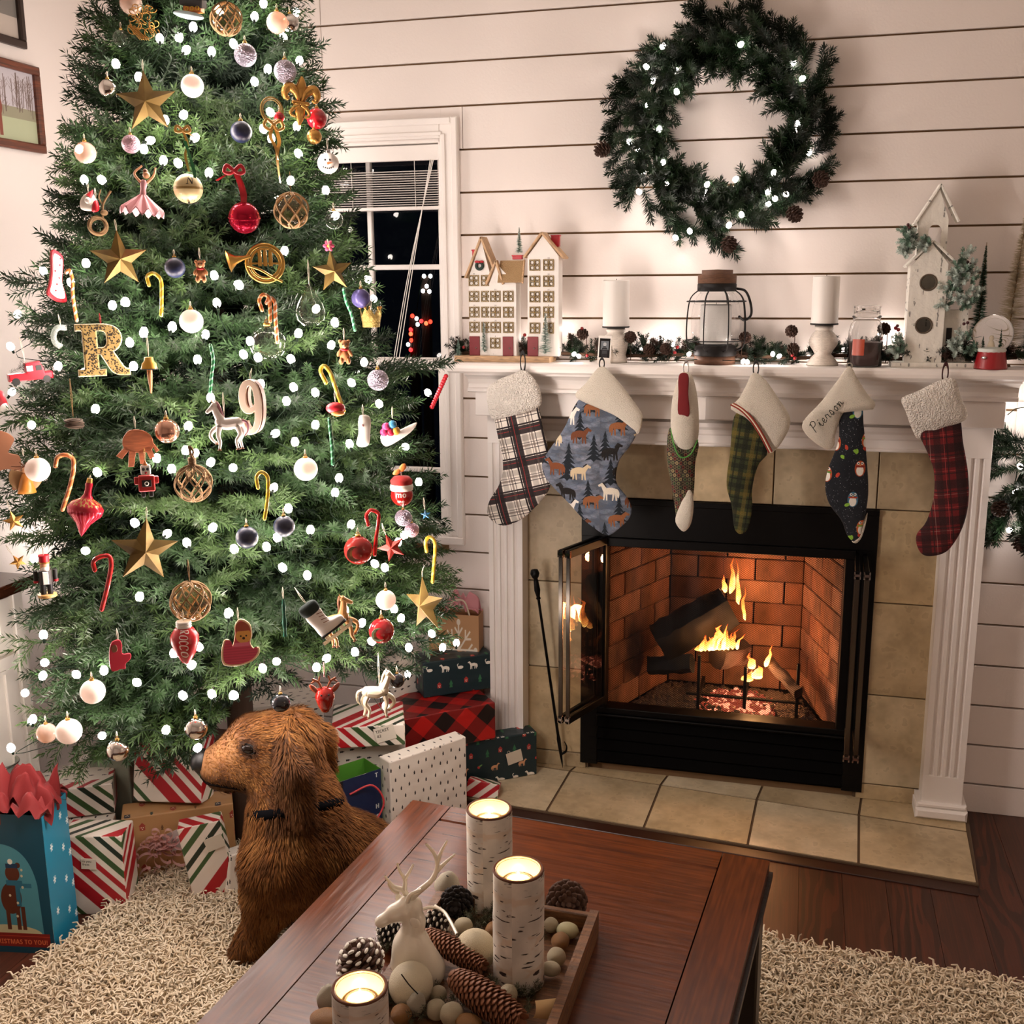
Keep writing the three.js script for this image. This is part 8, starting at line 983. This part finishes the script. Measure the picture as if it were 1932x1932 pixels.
// ---------- the dog: one continuous body from blended capsules, with a coat of fur ----------
function surfaceNets(f, lo, hi, cell) {
  const n = lo.map((a, i) => Math.ceil((hi[i] - a) / cell) + 1), [nx, ny, nz] = n, F = new Float32Array(nx * ny * nz), id = (i, j, k) => i + nx * (j + ny * k), map = new Int32Array(nx * ny * nz).fill(-1), pos = [], idx = [];
  for (let k = 0; k < nz; k++) for (let j = 0; j < ny; j++) for (let i = 0; i < nx; i++) F[id(i, j, k)] = f(lo[0] + i * cell, lo[1] + j * cell, lo[2] + k * cell);
  const C = [[0, 0, 0], [1, 0, 0], [0, 1, 0], [1, 1, 0], [0, 0, 1], [1, 0, 1], [0, 1, 1], [1, 1, 1]], E = []; for (let a = 0; a < 8; a++) for (const b of [1, 2, 4]) if (!(a & b)) E.push([a, a | b]);
  for (let k = 0; k < nz - 1; k++) for (let j = 0; j < ny - 1; j++) for (let i = 0; i < nx - 1; i++) { let x = 0, y = 0, z = 0, c = 0; for (const [a, b] of E) { const A = C[a], B = C[b], p = F[id(i + A[0], j + A[1], k + A[2])], q = F[id(i + B[0], j + B[1], k + B[2])]; if ((p < 0) !== (q < 0)) { const t = p / (p - q); x += A[0] + t * (B[0] - A[0]); y += A[1] + t * (B[1] - A[1]); z += A[2] + t * (B[2] - A[2]); c++; } } if (c) { map[id(i, j, k)] = pos.length / 3; pos.push(lo[0] + (i + x / c) * cell, lo[1] + (j + y / c) * cell, lo[2] + (k + z / c) * cell); } }
  const quad = (a, b, c, d, flip) => { if (a < 0 || b < 0 || c < 0 || d < 0) return; flip ? idx.push(a, c, b, a, d, c) : idx.push(a, b, c, a, c, d); };
  for (let k = 1; k < nz - 1; k++) for (let j = 1; j < ny - 1; j++) for (let i = 1; i < nx - 1; i++) { const s = F[id(i, j, k)] < 0; if (s !== F[id(i + 1, j, k)] < 0) quad(map[id(i, j - 1, k - 1)], map[id(i, j, k - 1)], map[id(i, j, k)], map[id(i, j - 1, k)], !s); if (s !== F[id(i, j + 1, k)] < 0) quad(map[id(i - 1, j, k - 1)], map[id(i - 1, j, k)], map[id(i, j, k)], map[id(i, j, k - 1)], !s); if (s !== F[id(i, j, k + 1)] < 0) quad(map[id(i - 1, j - 1, k)], map[id(i, j - 1, k)], map[id(i, j, k)], map[id(i - 1, j, k)], !s); }
  const g = new THREE.BufferGeometry(); g.setAttribute('position', new THREE.Float32BufferAttribute(pos, 3)); g.setIndex(idx); g.computeVertexNormals(); g.setAttribute('uv', new THREE.Float32BufferAttribute(new Float32Array(pos.length / 3 * 2), 2)); return g;
}
const capsule = (x, y, z, [ax, ay, az, bx, by, bz, ra, rb, sz = 1]) => { const dx = bx - ax, dy = by - ay, dz = bz - az, px = x - ax, py = y - ay, pz = z - az, h = clamp((px * dx + py * dy + pz * dz) / (dx * dx + dy * dy + dz * dz + 1e-9), 0, 1), qx = px - dx * h, qy = py - dy * h, qz = (pz - dz * h) * sz; return Math.sqrt(qx * qx + qy * qy + qz * qz) - lerp(ra, rb, h); };
const blend = (list, k) => (x, y, z) => { let d = 1e3; for (const c of list) { const e = capsule(x, y, z, c); const kk = c[9] ?? k, h = Math.max(kk - Math.abs(d - e), 0) / kk; d = Math.min(d, e) - h * h * kk * 0.25; } return d; };
{
  const D = V(-0.79, 0.012, 1.27), d = thing('dog', 'golden retriever sitting beside the coffee table looking left at the tree', 'dog', { pos: D });
  const bones = [
    [0.0, 0.42, 0.01, 0.02, 0.28, 0.03, 0.1, 0.13], [0.02, 0.31, 0.02, 0.1, 0.2, -0.07, 0.13, 0.135], [0.1, 0.2, -0.07, 0.17, 0.12, -0.15, 0.135, 0.14],
    [-0.02, 0.56, 0, 0.0, 0.42, 0.01, 0.078, 0.1], [-0.1, 0.59, 0.008, -0.03, 0.588, 0, 0.066, 0.082], [-0.12, 0.54, 0.02, -0.206, 0.513, 0.037, 0.055, 0.041], [-0.1, 0.512, 0.015, -0.19, 0.478, 0.034, 0.046, 0.027], [-0.13, 0.585, 0.02, -0.2, 0.54, 0.036, 0.03, 0.022],
    [-0.095, 0.622, 0.048, -0.07, 0.63, 0.05, 0.024, 0.026],
    [-0.02, 0.28, 0.1, -0.045, 0.18, 0.1, 0.075, 0.05], [-0.045, 0.18, 0.1, -0.085, 0.07, 0.11, 0.046, 0.034], [-0.085, 0.07, 0.11, -0.125, 0.026, 0.125, 0.034, 0.03],
    [-0.03, 0.27, -0.06, -0.07, 0.17, -0.05, 0.075, 0.05], [-0.07, 0.17, -0.05, -0.1, 0.07, -0.05, 0.046, 0.034], [-0.1, 0.07, -0.05, -0.145, 0.026, -0.045, 0.034, 0.03],
    [0.24, 0.15, -0.08, 0.16, 0.13, 0.02, 0.11, 0.07], [0.16, 0.12, 0.02, 0.22, 0.05, 0.03, 0.06, 0.04], [0.22, 0.045, 0.03, 0.11, 0.028, 0.07, 0.04, 0.032], [0.26, 0.14, -0.22, 0.13, 0.12, -0.2, 0.11, 0.08], [0.14, 0.1, -0.2, 0.07, 0.03, -0.19, 0.06, 0.034], [0.33, 0.08, -0.2, 0.5, 0.03, -0.26, 0.05, 0.028],
    [0.01, 0.625, 0.064, 0.05, 0.545, 0.103, 0.026, 0.044, 1.5, 0.01], [0.05, 0.545, 0.103, 0.078, 0.442, 0.12, 0.046, 0.034, 1.7, 0.01], [-0.01, 0.635, -0.066, 0.03, 0.56, -0.09, 0.026, 0.04, 1.4, 0.02], [0.03, 0.56, -0.09, 0.04, 0.48, -0.1, 0.04, 0.028, 1.5, 0.02],
  ];
  const f = blend(bones, 0.055), body = surfaceNets(f, [-0.3, -0.01, -0.4], [0.58, 0.72, 0.3], 0.0085);
  const p = body.attributes.position, col = new Float32Array(p.count * 3), cA = new THREE.Color(0x643d1b), cB = new THREE.Color(0x8a6034), cC = new THREE.Color(0x3b210d), c = new THREE.Color();
  const shade = (x, y, z) => { const n = n3(x * 30, y * 30, z * 30, 6); c.copy(cA).lerp(n > 0.5 ? cB : cC, Math.abs(n - 0.5) * 1.3); if (x < -0.17 && y > 0.51) c.lerp(cB, 0.25); if (x < -0.1 && y > 0.4 && y < 0.5) c.lerp(cC, 0.6); if (Math.hypot(x + 0.082, y - 0.598) < 0.027 && z > 0) c.lerp(cC, 0.95); if (z > 0.078 && y > 0.4 && x > -0.02) c.lerp(cC, 0.75); return c; };
  for (let i = 0; i < p.count; i++) { shade(p.getX(i), p.getY(i), p.getZ(i)).toArray(col, i * 3); }
  body.setAttribute('color', new THREE.BufferAttribute(col, 3));
  const skin = part(d, 'body', body, P(0xffffff, 0.85, { vertexColors: true }));
  // fur: curved blades lying along the coat's growth
  const blade = (() => { const o = [], w = 0.0011; const q = [[0, 0, w], [0.35, 0.24, w * 0.9], [0.72, 0.34, w * 0.6], [1, 0.36, 0]]; for (let i = 0; i < 3; i++) { const [a, h, s] = q[i], [b, g, t] = q[i + 1]; o.push(V(a, h, -s), V(b, g, -t), V(b, g, t), V(a, h, -s), V(b, g, t), V(a, h, s)); } return fromTris(o.map((v) => v)); })();
  const sampler = new MeshSurfaceSampler(new THREE.Mesh(body, mat.dark)); sampler.randomFunction = rnd; sampler.build();
  let ez = 0.14; while (f(-0.082, 0.598, ez) > 0) ez -= 0.001;
  const P0 = V(), N = V(), ms = [], cs = [], nose = V(-0.24, 0.527, 0.05);
  for (let i = 0; i < 46000; i++) {
    sampler.sample(P0, N); const nd = P0.distanceTo(nose); if (nd < 0.038 || P0.y < 0.004) continue;
    const head = P0.y > 0.45 && P0.x < 0.0, flow = head ? P0.clone().sub(nose).normalize().add(V(0, -0.25, 0)) : V(P0.x < 0 && P0.y < 0.25 ? 0.05 : 0.35, -1, -0.2).add(V(n3(P0.x * 12, P0.y * 12, P0.z * 12, 8) - 0.5, 0, n3(P0.x * 12, P0.y * 12, P0.z * 12, 9) - 0.5).multiplyScalar(1.1));
    if (Math.hypot(P0.x + 0.082, P0.y - 0.598, P0.z - ez) < 0.0145) continue;
    const t = flow.addScaledVector(N, -flow.dot(N)); if (t.lengthSq() < 1e-6) continue; t.normalize();
    const ear = P0.z > 0.06 && P0.y > 0.44 && P0.x > -0.06, leg = P0.y < 0.2 && P0.x < 0.02, L = head ? lerp(0.005, 0.014, smooth(0.05, 0.22, nd)) : ear ? 0.024 : leg ? (P0.x > -0.06 ? 0.024 : 0.013) : lerp(0.018, 0.03, n3(P0.x * 9, P0.y * 9, P0.z * 9, 4));
    const x = t, y = N.clone(), z = x.clone().cross(y).normalize(), m = new THREE.Matrix4().makeBasis(x.clone().multiplyScalar(L), y.multiplyScalar(L * rr(0.7, 1.5)), z.multiplyScalar(rr(0.8, 1.4))).setPosition(P0.x, P0.y, P0.z);
    ms.push(m); cs.push(shade(P0.x, P0.y, P0.z).clone().multiplyScalar(rr(0.72, 1.3)));
  }
  copies(d, 'fur', blade, P(0xffffff, 0.8, { side: THREE.DoubleSide, specularIntensity: 0.25 }), ms, cs);
  part(d, 'nose', warp(ball(0.033, 20, 14), (v) => { v.y *= 1.08; v.x *= 0.85; if (v.y < -0.012) v.z *= 0.7; }), P(0x070606, 0.4), { pos: [-0.24, 0.527, 0.05] });
  for (const s of [-1, 1]) { const e = part(d, 'eye', at(ball(0.0155, 16, 12), [0, 0, 0], [0, 0, -0.25], [1.25, 0.9, 1]), P(0x0d0604, 0.12), { pos: [-0.082, 0.598, s > 0 ? ez - 0.005 : 0.02 - ez] }); part(e, 'eyelid', at(new THREE.TorusGeometry(0.0155, 0.0036, 8, 24), [0, 0, s * 0.003], [0, 0.1 * -s, -0.25], [1.3, 0.85, 1]), P(0x140a05, 0.8)); }
  part(d, 'mouth_line', tube([[-0.236, 0.492], [-0.21, 0.483], [-0.18, 0.478], [-0.15, 0.474], [-0.12, 0.472], [-0.1, 0.478]].map(([x, y]) => { let z = 0.16; while (z > 0 && f(x, y, z) > -0.002) z -= 0.001; return [x, y, z + 0.003]; }), 0.0042, 30, 6), P(0x0b0604, 1, { specularIntensity: 0.1 }));
  const co = part(d, 'collar', new THREE.TorusGeometry(0.1195, 0.0075, 10, 48).scale(1, 1, 1.8), P(0x050507, 0.95, { specularIntensity: 0.1 }), { pos: [0.005, 0.41, 0.012], rot: [Math.PI / 2 - 0.35, 0.3, 0] }); co.rotation.set(1.25, 0.22, 0);
  part(d, 'tag', at(cyl(0.014, 0.014, 0.002, 18), [-0.05, 0.345, 0.135], [1.3, 0, 0.3]), mat.silver); part(d, 'tag', at(cbox(0.022, 0.016, 0.002, 0.0006), [-0.03, 0.335, 0.142], [-0.2, -0.3, 0.2]), P(0x7a1f24, 0.3));
}
// ---------- tray and its contents on the coffee table ----------
const TRAY = TY + 0.008;
{
  const c = [[1120, 1722], [1042, 1930]].map(([x, y]) => onY(x, y, TY + 0.055)), l = [[713, 1738], [585, 1904]].map(([x, y]) => onY(x, y, TY + 0.04)), dir = c[1].clone().sub(c[0]).setY(0).normalize();
  const yaw = Math.atan2(dir.x, dir.z), W = 0.33, L = 0.6, t = thing('wooden_tray', 'rustic brown wooden tray of candles and natural ornaments on the coffee table', 'tray', { pos: c[0].clone().setY(TY).add(V(-Math.cos(yaw) * W / 2, 0, Math.sin(yaw) * W / 2)).addScaledVector(dir, L / 2 - 0.01), rot: [0, yaw, 0] });
  const m = P(0xffffff, 0.6, { map: woodTex(0x6a4628, 161, 0.25, 0.5), bumpMap: fineBump, bumpScale: 0.001 });
  part(t, 'tray_floor', metric(boxAt(-W / 2, W / 2, 0, 0.008, -L / 2, L / 2, 0.001)), m); for (const s of [-1, 1]) { part(t, 'side_rail', metric(boxAt(s * W / 2 - 0.009, s * W / 2 + 0.009, 0, s > 0 ? 0.056 : 0.045, -L / 2, L / 2, 0.002)), m); part(t, 'end_rail', metric(boxAt(-W / 2 + 0.01, W / 2 - 0.01, 0, 0.045, s * L / 2 - 0.008, s * L / 2 + 0.008, 0.002)), m); }
}
const birch = texOf(512, 512, (u, v) => { const a = fbm(u * 5, v * 5, 181, 5, 5, 4), l = fbm(u * 9, v * 70, 183, 9, 70, 2), m = fbm(u * 14, v * 26, 187, 14, 26, 3); let k = 0.8 + 0.3 * a; const mark = smooth(0.7, 0.78, l) * smooth(0.5, 0.6, m), peel = smooth(0.62, 0.72, fbm(u * 6, v * 14, 189, 6, 14, 3)); const c = [214 * k, 204 * k, 190 * k]; return c.map((x, i) => lerp(lerp(x, [205, 172, 140][i] * k, peel * 0.4), [46, 34, 28][i], mark * 0.95)); });
birch.repeat.set(1.3, 0.9);
const bark = P(0xffffff, 0.8, { map: birch, bumpMap: birch, bumpScale: 0.002 });
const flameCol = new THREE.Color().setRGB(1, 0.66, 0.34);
for (const [px, top, bot, r, lab, lab2, base] of [[979, 1640, 1868, 0.0475, 'tallest birch bark candle holder in the tray, at the right', 'lit tealight in the tall right birch holder', 1], [925, 1527, 1722, 0.048, 'birch bark candle holder at the back of the tray', 'lit tealight in the back birch holder', 1], [684, 1864, 2010, 0.0475, 'short birch bark candle holder at the front left of the tray', 'lit tealight in the short front birch holder', 1]]) {
  const b = onY(px, bot - 16, TRAY), H = onZ(px, top, b.z).y - TRAY, h = thing('birch_candle_holder', lab, 'candle holder', { pos: b });
  const rough = (v) => { const a = Math.atan2(v.z, v.x), q = Math.hypot(v.x, v.z); if (q > r * 0.93) { const n = 1 + 0.035 * (n3(Math.cos(a) * 3, v.y * 30, Math.sin(a) * 3, px) - 0.5) + 0.03 * (n3(Math.cos(a) * 2, v.y * 6, Math.sin(a) * 2, px + 3) - 0.5); v.x *= n; v.z *= n; } };
  part(h, 'birch_log', warp(lathe([[0, 0], [r * 0.94, 0], ...Array.from({ length: 26 }, (_, i) => [r, 0.004 + (H - 0.008) * i / 25]), [r * 0.97, H], [r * 0.83, H - 0.001]], 48), rough), bark);
  part(h, 'bark_rim', new THREE.TorusGeometry(r * 0.95, r * 0.055, 8, 48).rotateX(Math.PI / 2).translate(0, H, 0), P(0x5a3420, 0.9));
  part(h, 'cup', lathe([[r * 0.86, H + 0.002], [r * 0.88, H + 0.003], [r * 0.84, H - 0.004], [r * 0.64, H - 0.026], [r * 0.6, H - 0.034], [0, H - 0.034]], 40), P(0xf0d9ae, 0.25, { transmission: 0.3, thickness: 0, side: THREE.DoubleSide }));
  const t = thing('tealight', lab2, 'candle', { pos: b.clone().add(V(0, H - 0.0335, 0)) });
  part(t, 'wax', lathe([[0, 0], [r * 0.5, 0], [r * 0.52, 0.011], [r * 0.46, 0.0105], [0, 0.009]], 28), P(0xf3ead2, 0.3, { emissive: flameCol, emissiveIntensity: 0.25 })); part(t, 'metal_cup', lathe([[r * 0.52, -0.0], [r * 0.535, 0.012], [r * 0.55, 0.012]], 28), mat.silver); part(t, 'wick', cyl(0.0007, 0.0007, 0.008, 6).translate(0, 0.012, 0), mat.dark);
  part(t, 'flame', lathe([[0, 0], [0.0028, 0.003], [0.0032, 0.006], [0.002, 0.012], [0, 0.018]], 14).translate(0, 0.014, 0), glow(flameCol, 60)); lamp(t, V(0, 0.021, 0), CANDLE, flameCol, 0.004);
}
{ // white stag bust
  const o = onY(790, 1838, TRAY + 0.012), k = perPx(o), s = thing('deer_figurine', 'glossy white ceramic stag bust with branching antlers in the tray', 'figurine', { pos: o }); s.rotation.y = Math.atan2(camAt.x - o.x, camAt.z - o.z);
  const cer = P(0xe2d8c4, 0.25, { clearcoat: 0.5 }), X = (x) => (580 + x * 0.3002 - 790) * k, Y = (y) => (1838 - 1460 - y * 0.3003) * k * 1.04, C = (ax, ay, bx, by, ra, rb, z = 0, z2 = 0) => [X(ax), Y(ay), z * k, X(bx), Y(by), z2 * k, ra * 0.3 * k, rb * 0.3 * k];
  const f = blend([C(660, 1230, 650, 1060, 150, 105), C(750, 1230, 690, 1060, 120, 90), C(650, 1080, 680, 900, 100, 62), C(680, 900, 650, 810, 66, 70), C(660, 800, 560, 840, 68, 46), C(560, 840, 480, 890, 48, 30), C(480, 885, 470, 890, 32, 28)], 0.012);
  part(s, 'bust', surfaceNets(f, [-0.11, -0.02, -0.06], [0.1, 0.17, 0.06], 0.0032), cer);
  const ant = (name, l, r0, r1, z) => part(s, name, taper(l.map(([x, y, dz = 0]) => V(X(x), Y(y), (z + dz) * k)), (t) => lerp(r0, r1, t) * 0.3 * k, 24, 8), cer);
  ant('antler', [[650, 750], [720, 690], [800, 620], [832, 540], [820, 470], [790, 420], [765, 392]], 24, 9, 6); ant('antler_tine', [[832, 510], [860, 440], [895, 378]], 16, 6, 6); ant('antler_tine', [[826, 570], [880, 520], [942, 466]], 17, 6, 6); ant('antler', [[640, 750], [620, 710], [560, 680], [508, 608]], 22, 7, -8); ant('antler_tine', [[625, 715], [630, 640], [600, 580], [588, 532]], 17, 6, -8); ant('antler_tine', [[628, 640], [660, 590], [684, 542]], 14, 6, -8); ant('antler_tine', [[590, 730], [555, 710], [525, 664]], 15, 6, -10); ant('antler_tine', [[640, 745], [660, 700], [730, 668]], 16, 8, 14);
  for (const e of [-1, 1]) part(s, 'ear', at(ball(1, 14, 10), [X(e > 0 ? 690 : 600), Y(e > 0 ? 880 : 800), e * 18 * k], [0, e * 0.4, e > 0 ? 0.6 : 0.4], [9 * k, 17 * k, 5 * k]), cer);
  const tw = solo('white_twig', 'bare white painted twig right of the stag bust', 'twig', (() => { const q = (x, y) => onY(580 + x * 0.3002, 1460 + y * 0.3003, TRAY + 0.06); return join([taper([q(715, 850), q(790, 838), q(850, 860), q(900, 930), q(940, 1010)], () => 0.0034, 24, 7), taper([q(830, 845), q(800, 826), q(815, 838)], () => 0.0026, 8, 6)]); })(), cer);
}
{
  const at2 = (x, y, up) => onY(580 + x * 0.3002, 1460 + y * 0.3003, TRAY + up), K = (x, y) => perPx(at2(x, y, 0.03)) * 0.3;
  const tips = P(0xd8d2c6, 0.9);
  // round cones
  for (const [x, y, r, h, lab, m, tip, d] of [[1630, 800, 118, 1.5, 'open brown pine cone at the right behind the tall birch holder', P(0x4a2f1e, 0.8), 0, [0.3, 0.6, 0.8]], [330, 1180, 135, 1.9, 'white tipped pine cone behind the short front birch holder', P(0x4a2d1c, 0.8), 1, [-0.3, 0.9, 0.3]], [940, 810, 98, 1.4, 'very dark round cone between stag and back birch holder', P(0x1a100b, 0.8), 0, [0.1, 0.3, 1]], [810, 950, 92, 1.6, 'white tipped cone right of the stag neck', P(0x2c1c12, 0.8), 1, [0.8, 0.2, 0.2]], [510, 985, 88, 1.6, 'dark white flecked cone left of the stag', P(0x1e140d, 0.8), 1, [-0.8, 0.3, 0.4]]]) {
    const k = K(x, y) / 1, R = r * k, q = at2(x, y, Math.max(R * 0.8, 0.022)), c = thing('pine_cone', lab, 'pine cone', { pos: q }); c.quaternion.copy(qAim(V(0, 1, 0), V(...d))); const g = pineCone(R * h, R, 64); g.translate(0, -R * h * 0.5, 0); part(c, 'scales', g, m);
    if (tip) { const l = []; for (let i = 0; i < 64; i++) { const t = i / 64, yy = R * h * (0.06 + 0.88 * t) - R * h * 0.5, rad = R * Math.pow(Math.sin(Math.PI * clamp(0.16 + 0.8 * t, 0, 1)), 0.75) * 1.12, a = i * 2.39996; l.push(at(ball(1, 7, 5), [Math.sin(a) * rad, yy + R * 0.12 * (0.3 + t), Math.cos(a) * rad], [0, a, 0], [R * 0.17, R * 0.07, R * 0.1])); } part(c, 'white_tips', join(l), tips); }
  }
  // long spruce cones
  for (const [x0, y0, x1, y1, w, lab, up] of [[735, 995, 1105, 1215, 68, 'long brown spruce cone lying between stag and tall birch holder', 0.05], [905, 1265, 1335, 1555, 98, 'longest brown spruce cone lying in the front right of the tray', 0.05]]) {
    const a = at2(x0, y0, up), b = at2(x1, y1, up - 0.01), L = a.distanceTo(b), R = w * K(x0, y0), c = thing('spruce_cone', lab, 'pine cone', { pos: a }), l = [at(ball(1, 12, 8), [0, L / 2, 0], [0, 0, 0], [R * 0.75, L * 0.5, R * 0.75])]; c.quaternion.copy(qAim(V(0, 1, 0), b.clone().sub(a)));
    const n = 210; for (let i = 0; i < n; i++) { const t = i / n, rad = R * Math.pow(Math.sin(Math.PI * clamp(0.1 + 0.83 * t, 0, 1)), 0.55) * 0.82, an = i * 2.39996; const s = new THREE.SphereGeometry(1, 6, 4); s.scale(R * 0.3, R * 0.07, R * 0.36); s.translate(0, 0, R * 0.12); l.push(at(s, [Math.sin(an) * rad, L * (0.02 + 0.96 * t), Math.cos(an) * rad], new THREE.Quaternion().setFromEuler(new THREE.Euler(-0.95, an, 0, 'YXZ')))); }
    part(c, 'scales', join(l), P(0x7a4a2c, 0.7));
  }
  const cream = P(0xd3c6a8, 0.5, { bumpMap: fineBump, bumpScale: 0.0015 }), nut = P(0xb07a3c, 0.5, { bumpMap: fineBump, bumpScale: 0.004 }), pale = P(0xcbbb98, 0.6, { bumpMap: fineBump, bumpScale: 0.002 });
  for (const [x, y, r, m, lab, sc] of [[650, 1325, 140, cream, 'largest cream ball beside the short front birch holder'], [1055, 1110, 132, pale, 'second largest cream ball between spruce cone and tall birch holder'], [980, 965, 62, pale, 'tan ball behind the second largest cream ball'], [810, 1480, 66, pale, 'left one of two pale nuts beside the longest spruce cone'], [908, 1512, 76, pale, 'right one of two pale nuts beside the longest spruce cone'], [590, 1512, 66, nut, 'amber nut right of the short front birch holder'], [822, 1385, 54, pale, 'small pale nut above the pair of nuts'], [1590, 1050, 58, nut, 'amber walnut at the right rail of the tray', [1, 0.85, 1.2]], [1635, 985, 60, P(0xa9a27c, 0.6), 'olive grey nut above the amber walnut', [1.2, 0.8, 1]], [1532, 950, 48, pale, 'small pale nut directly below the open brown cone'], [1565, 1150, 60, pale, 'pale nut under the amber walnut'], [1530, 1225, 54, pale, 'lowest pale nut by the right rail', [1.2, 0.8, 1]], [1262, 1385, 62, pale, 'pale nut at the foot of the tall birch holder'], [120, 1545, 90, nut, 'tan nut at the lower left corner of the tray', [1.2, 0.7, 1]], [1010, 1560, 66, nut, 'brown nut at the bottom between nuts and long cone', [1.3, 0.7, 1]], [1170, 985, 55, nut, 'tan nut left of the tall birch holder']]) { const R = r * K(x, y), o = solo('decorative_ball', lab, r > 100 ? 'ball' : 'nut', warp(ball(R, 22, 16), (v) => { v.multiplyScalar(1 + (r > 100 ? 0.01 : 0.1) * (n3(v.x / R * 2 + x, v.y / R * 2, v.z / R * 2, 4) - 0.5)); if (sc) v.multiply(V(...sc)); }), m, { pos: at2(x, y, Math.max(R * 0.9, 0.02)) }); o.name = numbered(r > 100 ? 'ornament_ball' : 'nut'); }
  for (const [pts, y, x, lab, stem] of [[[[0, -90], [60, -70], [84, -10], [64, 50], [34, 90], [14, 104], [0, 106]], 700, 880, 'rough white pear shaped gourd behind the stag antler', [880, 600, 870, 545]], [[[0, -95], [56, -80], [72, -20], [58, 40], [30, 84], [0, 96]], 1400, 130, 'white gourd left of the short front birch holder', null], [[[0, -80], [50, -64], [62, 0], [46, 50], [20, 84], [0, 88]], 1440, 685, 'white pod with a long dark stem at the foot of the largest cream ball', [735, 1500, 590, 1298]]]) { const k = K(x, y), g = thing('gourd', lab, 'gourd', { pos: at2(x, y, 0.03), rot: [0.2, 0, -0.25] }); part(g, 'body', lathe(pts.map(([a, b]) => [a * k, b * k]), 24), P(0xd8cdb4, 0.8, { bumpMap: fineBump, bumpScale: 0.004 })); if (stem) part(g, 'stem', taper([V(0, 80 * k, 0), V((stem[2] - stem[0]) * k * 0.4, 80 * k + (stem[1] - stem[3]) * k * 0.5, 0.012), V((stem[2] - stem[0]) * k * 0.8, 80 * k + (stem[1] - stem[3]) * k, 0.02)], () => 0.0012, 8, 5), mat.dark); }
  solo('bark_chip', 'curled pale bark chip at the right rail foot of the tall birch holder', 'bark', at(new THREE.CylinderGeometry(0.02, 0.026, 0.045, 14, 1, true, 0, 1.6), [0, 0, 0], [0.6, 0.5, 0.9]), P(0xcfae7c, 0.7, { side: THREE.DoubleSide }), { pos: at2(1462, 1460, 0.03) });
  const lf = solo('dry_leaf', 'dry dark leaf sticking out at the left end of the tray', 'leaf', at(ext(blob([[0, -0.005], [0.03, -0.008], [0.055, 0], [0.03, 0.01], [0, 0.006]]), 0.0014, 0.0004, 1), [0, 0, 0], [-1.2, 0, 0]), mat.bark, { pos: at2(300, 1040, 0.05), rot: [0, -0.6, -0.3] });
  // moss and loose filling between the pieces
  const mo = sprigGeo(0.035, 40, 3, 0.012, 0.0016), l = []; for (let i = 0; i < 46; i++) { const p = at2(rr(980, 1500), rr(860, 1000) + 0, 0.004); l.push(mtx([p.x, p.y, p.z], [rr(-1, 1), rr(0, 6), rr(-1, 1)], rr(0.6, 1))); } for (let i = 0; i < 120; i++) { const p = at2(rr(450, 1450), rr(1050, 1560), 0.004); l.push(mtx([p.x, p.y, p.z], [rr(-1, 1), rr(0, 6), rr(-1, 1)], rr(0.6, 1))); }
  const moss = thing('moss_filling', 'dark green and grey moss filling the tray between the ornaments', 'moss'); moss.userData.kind = 'stuff'; copies(moss, 'moss', mo, P(0x4a4a34, 0.9, { side: THREE.DoubleSide }), l);
}
renderer.render(scene, camera);
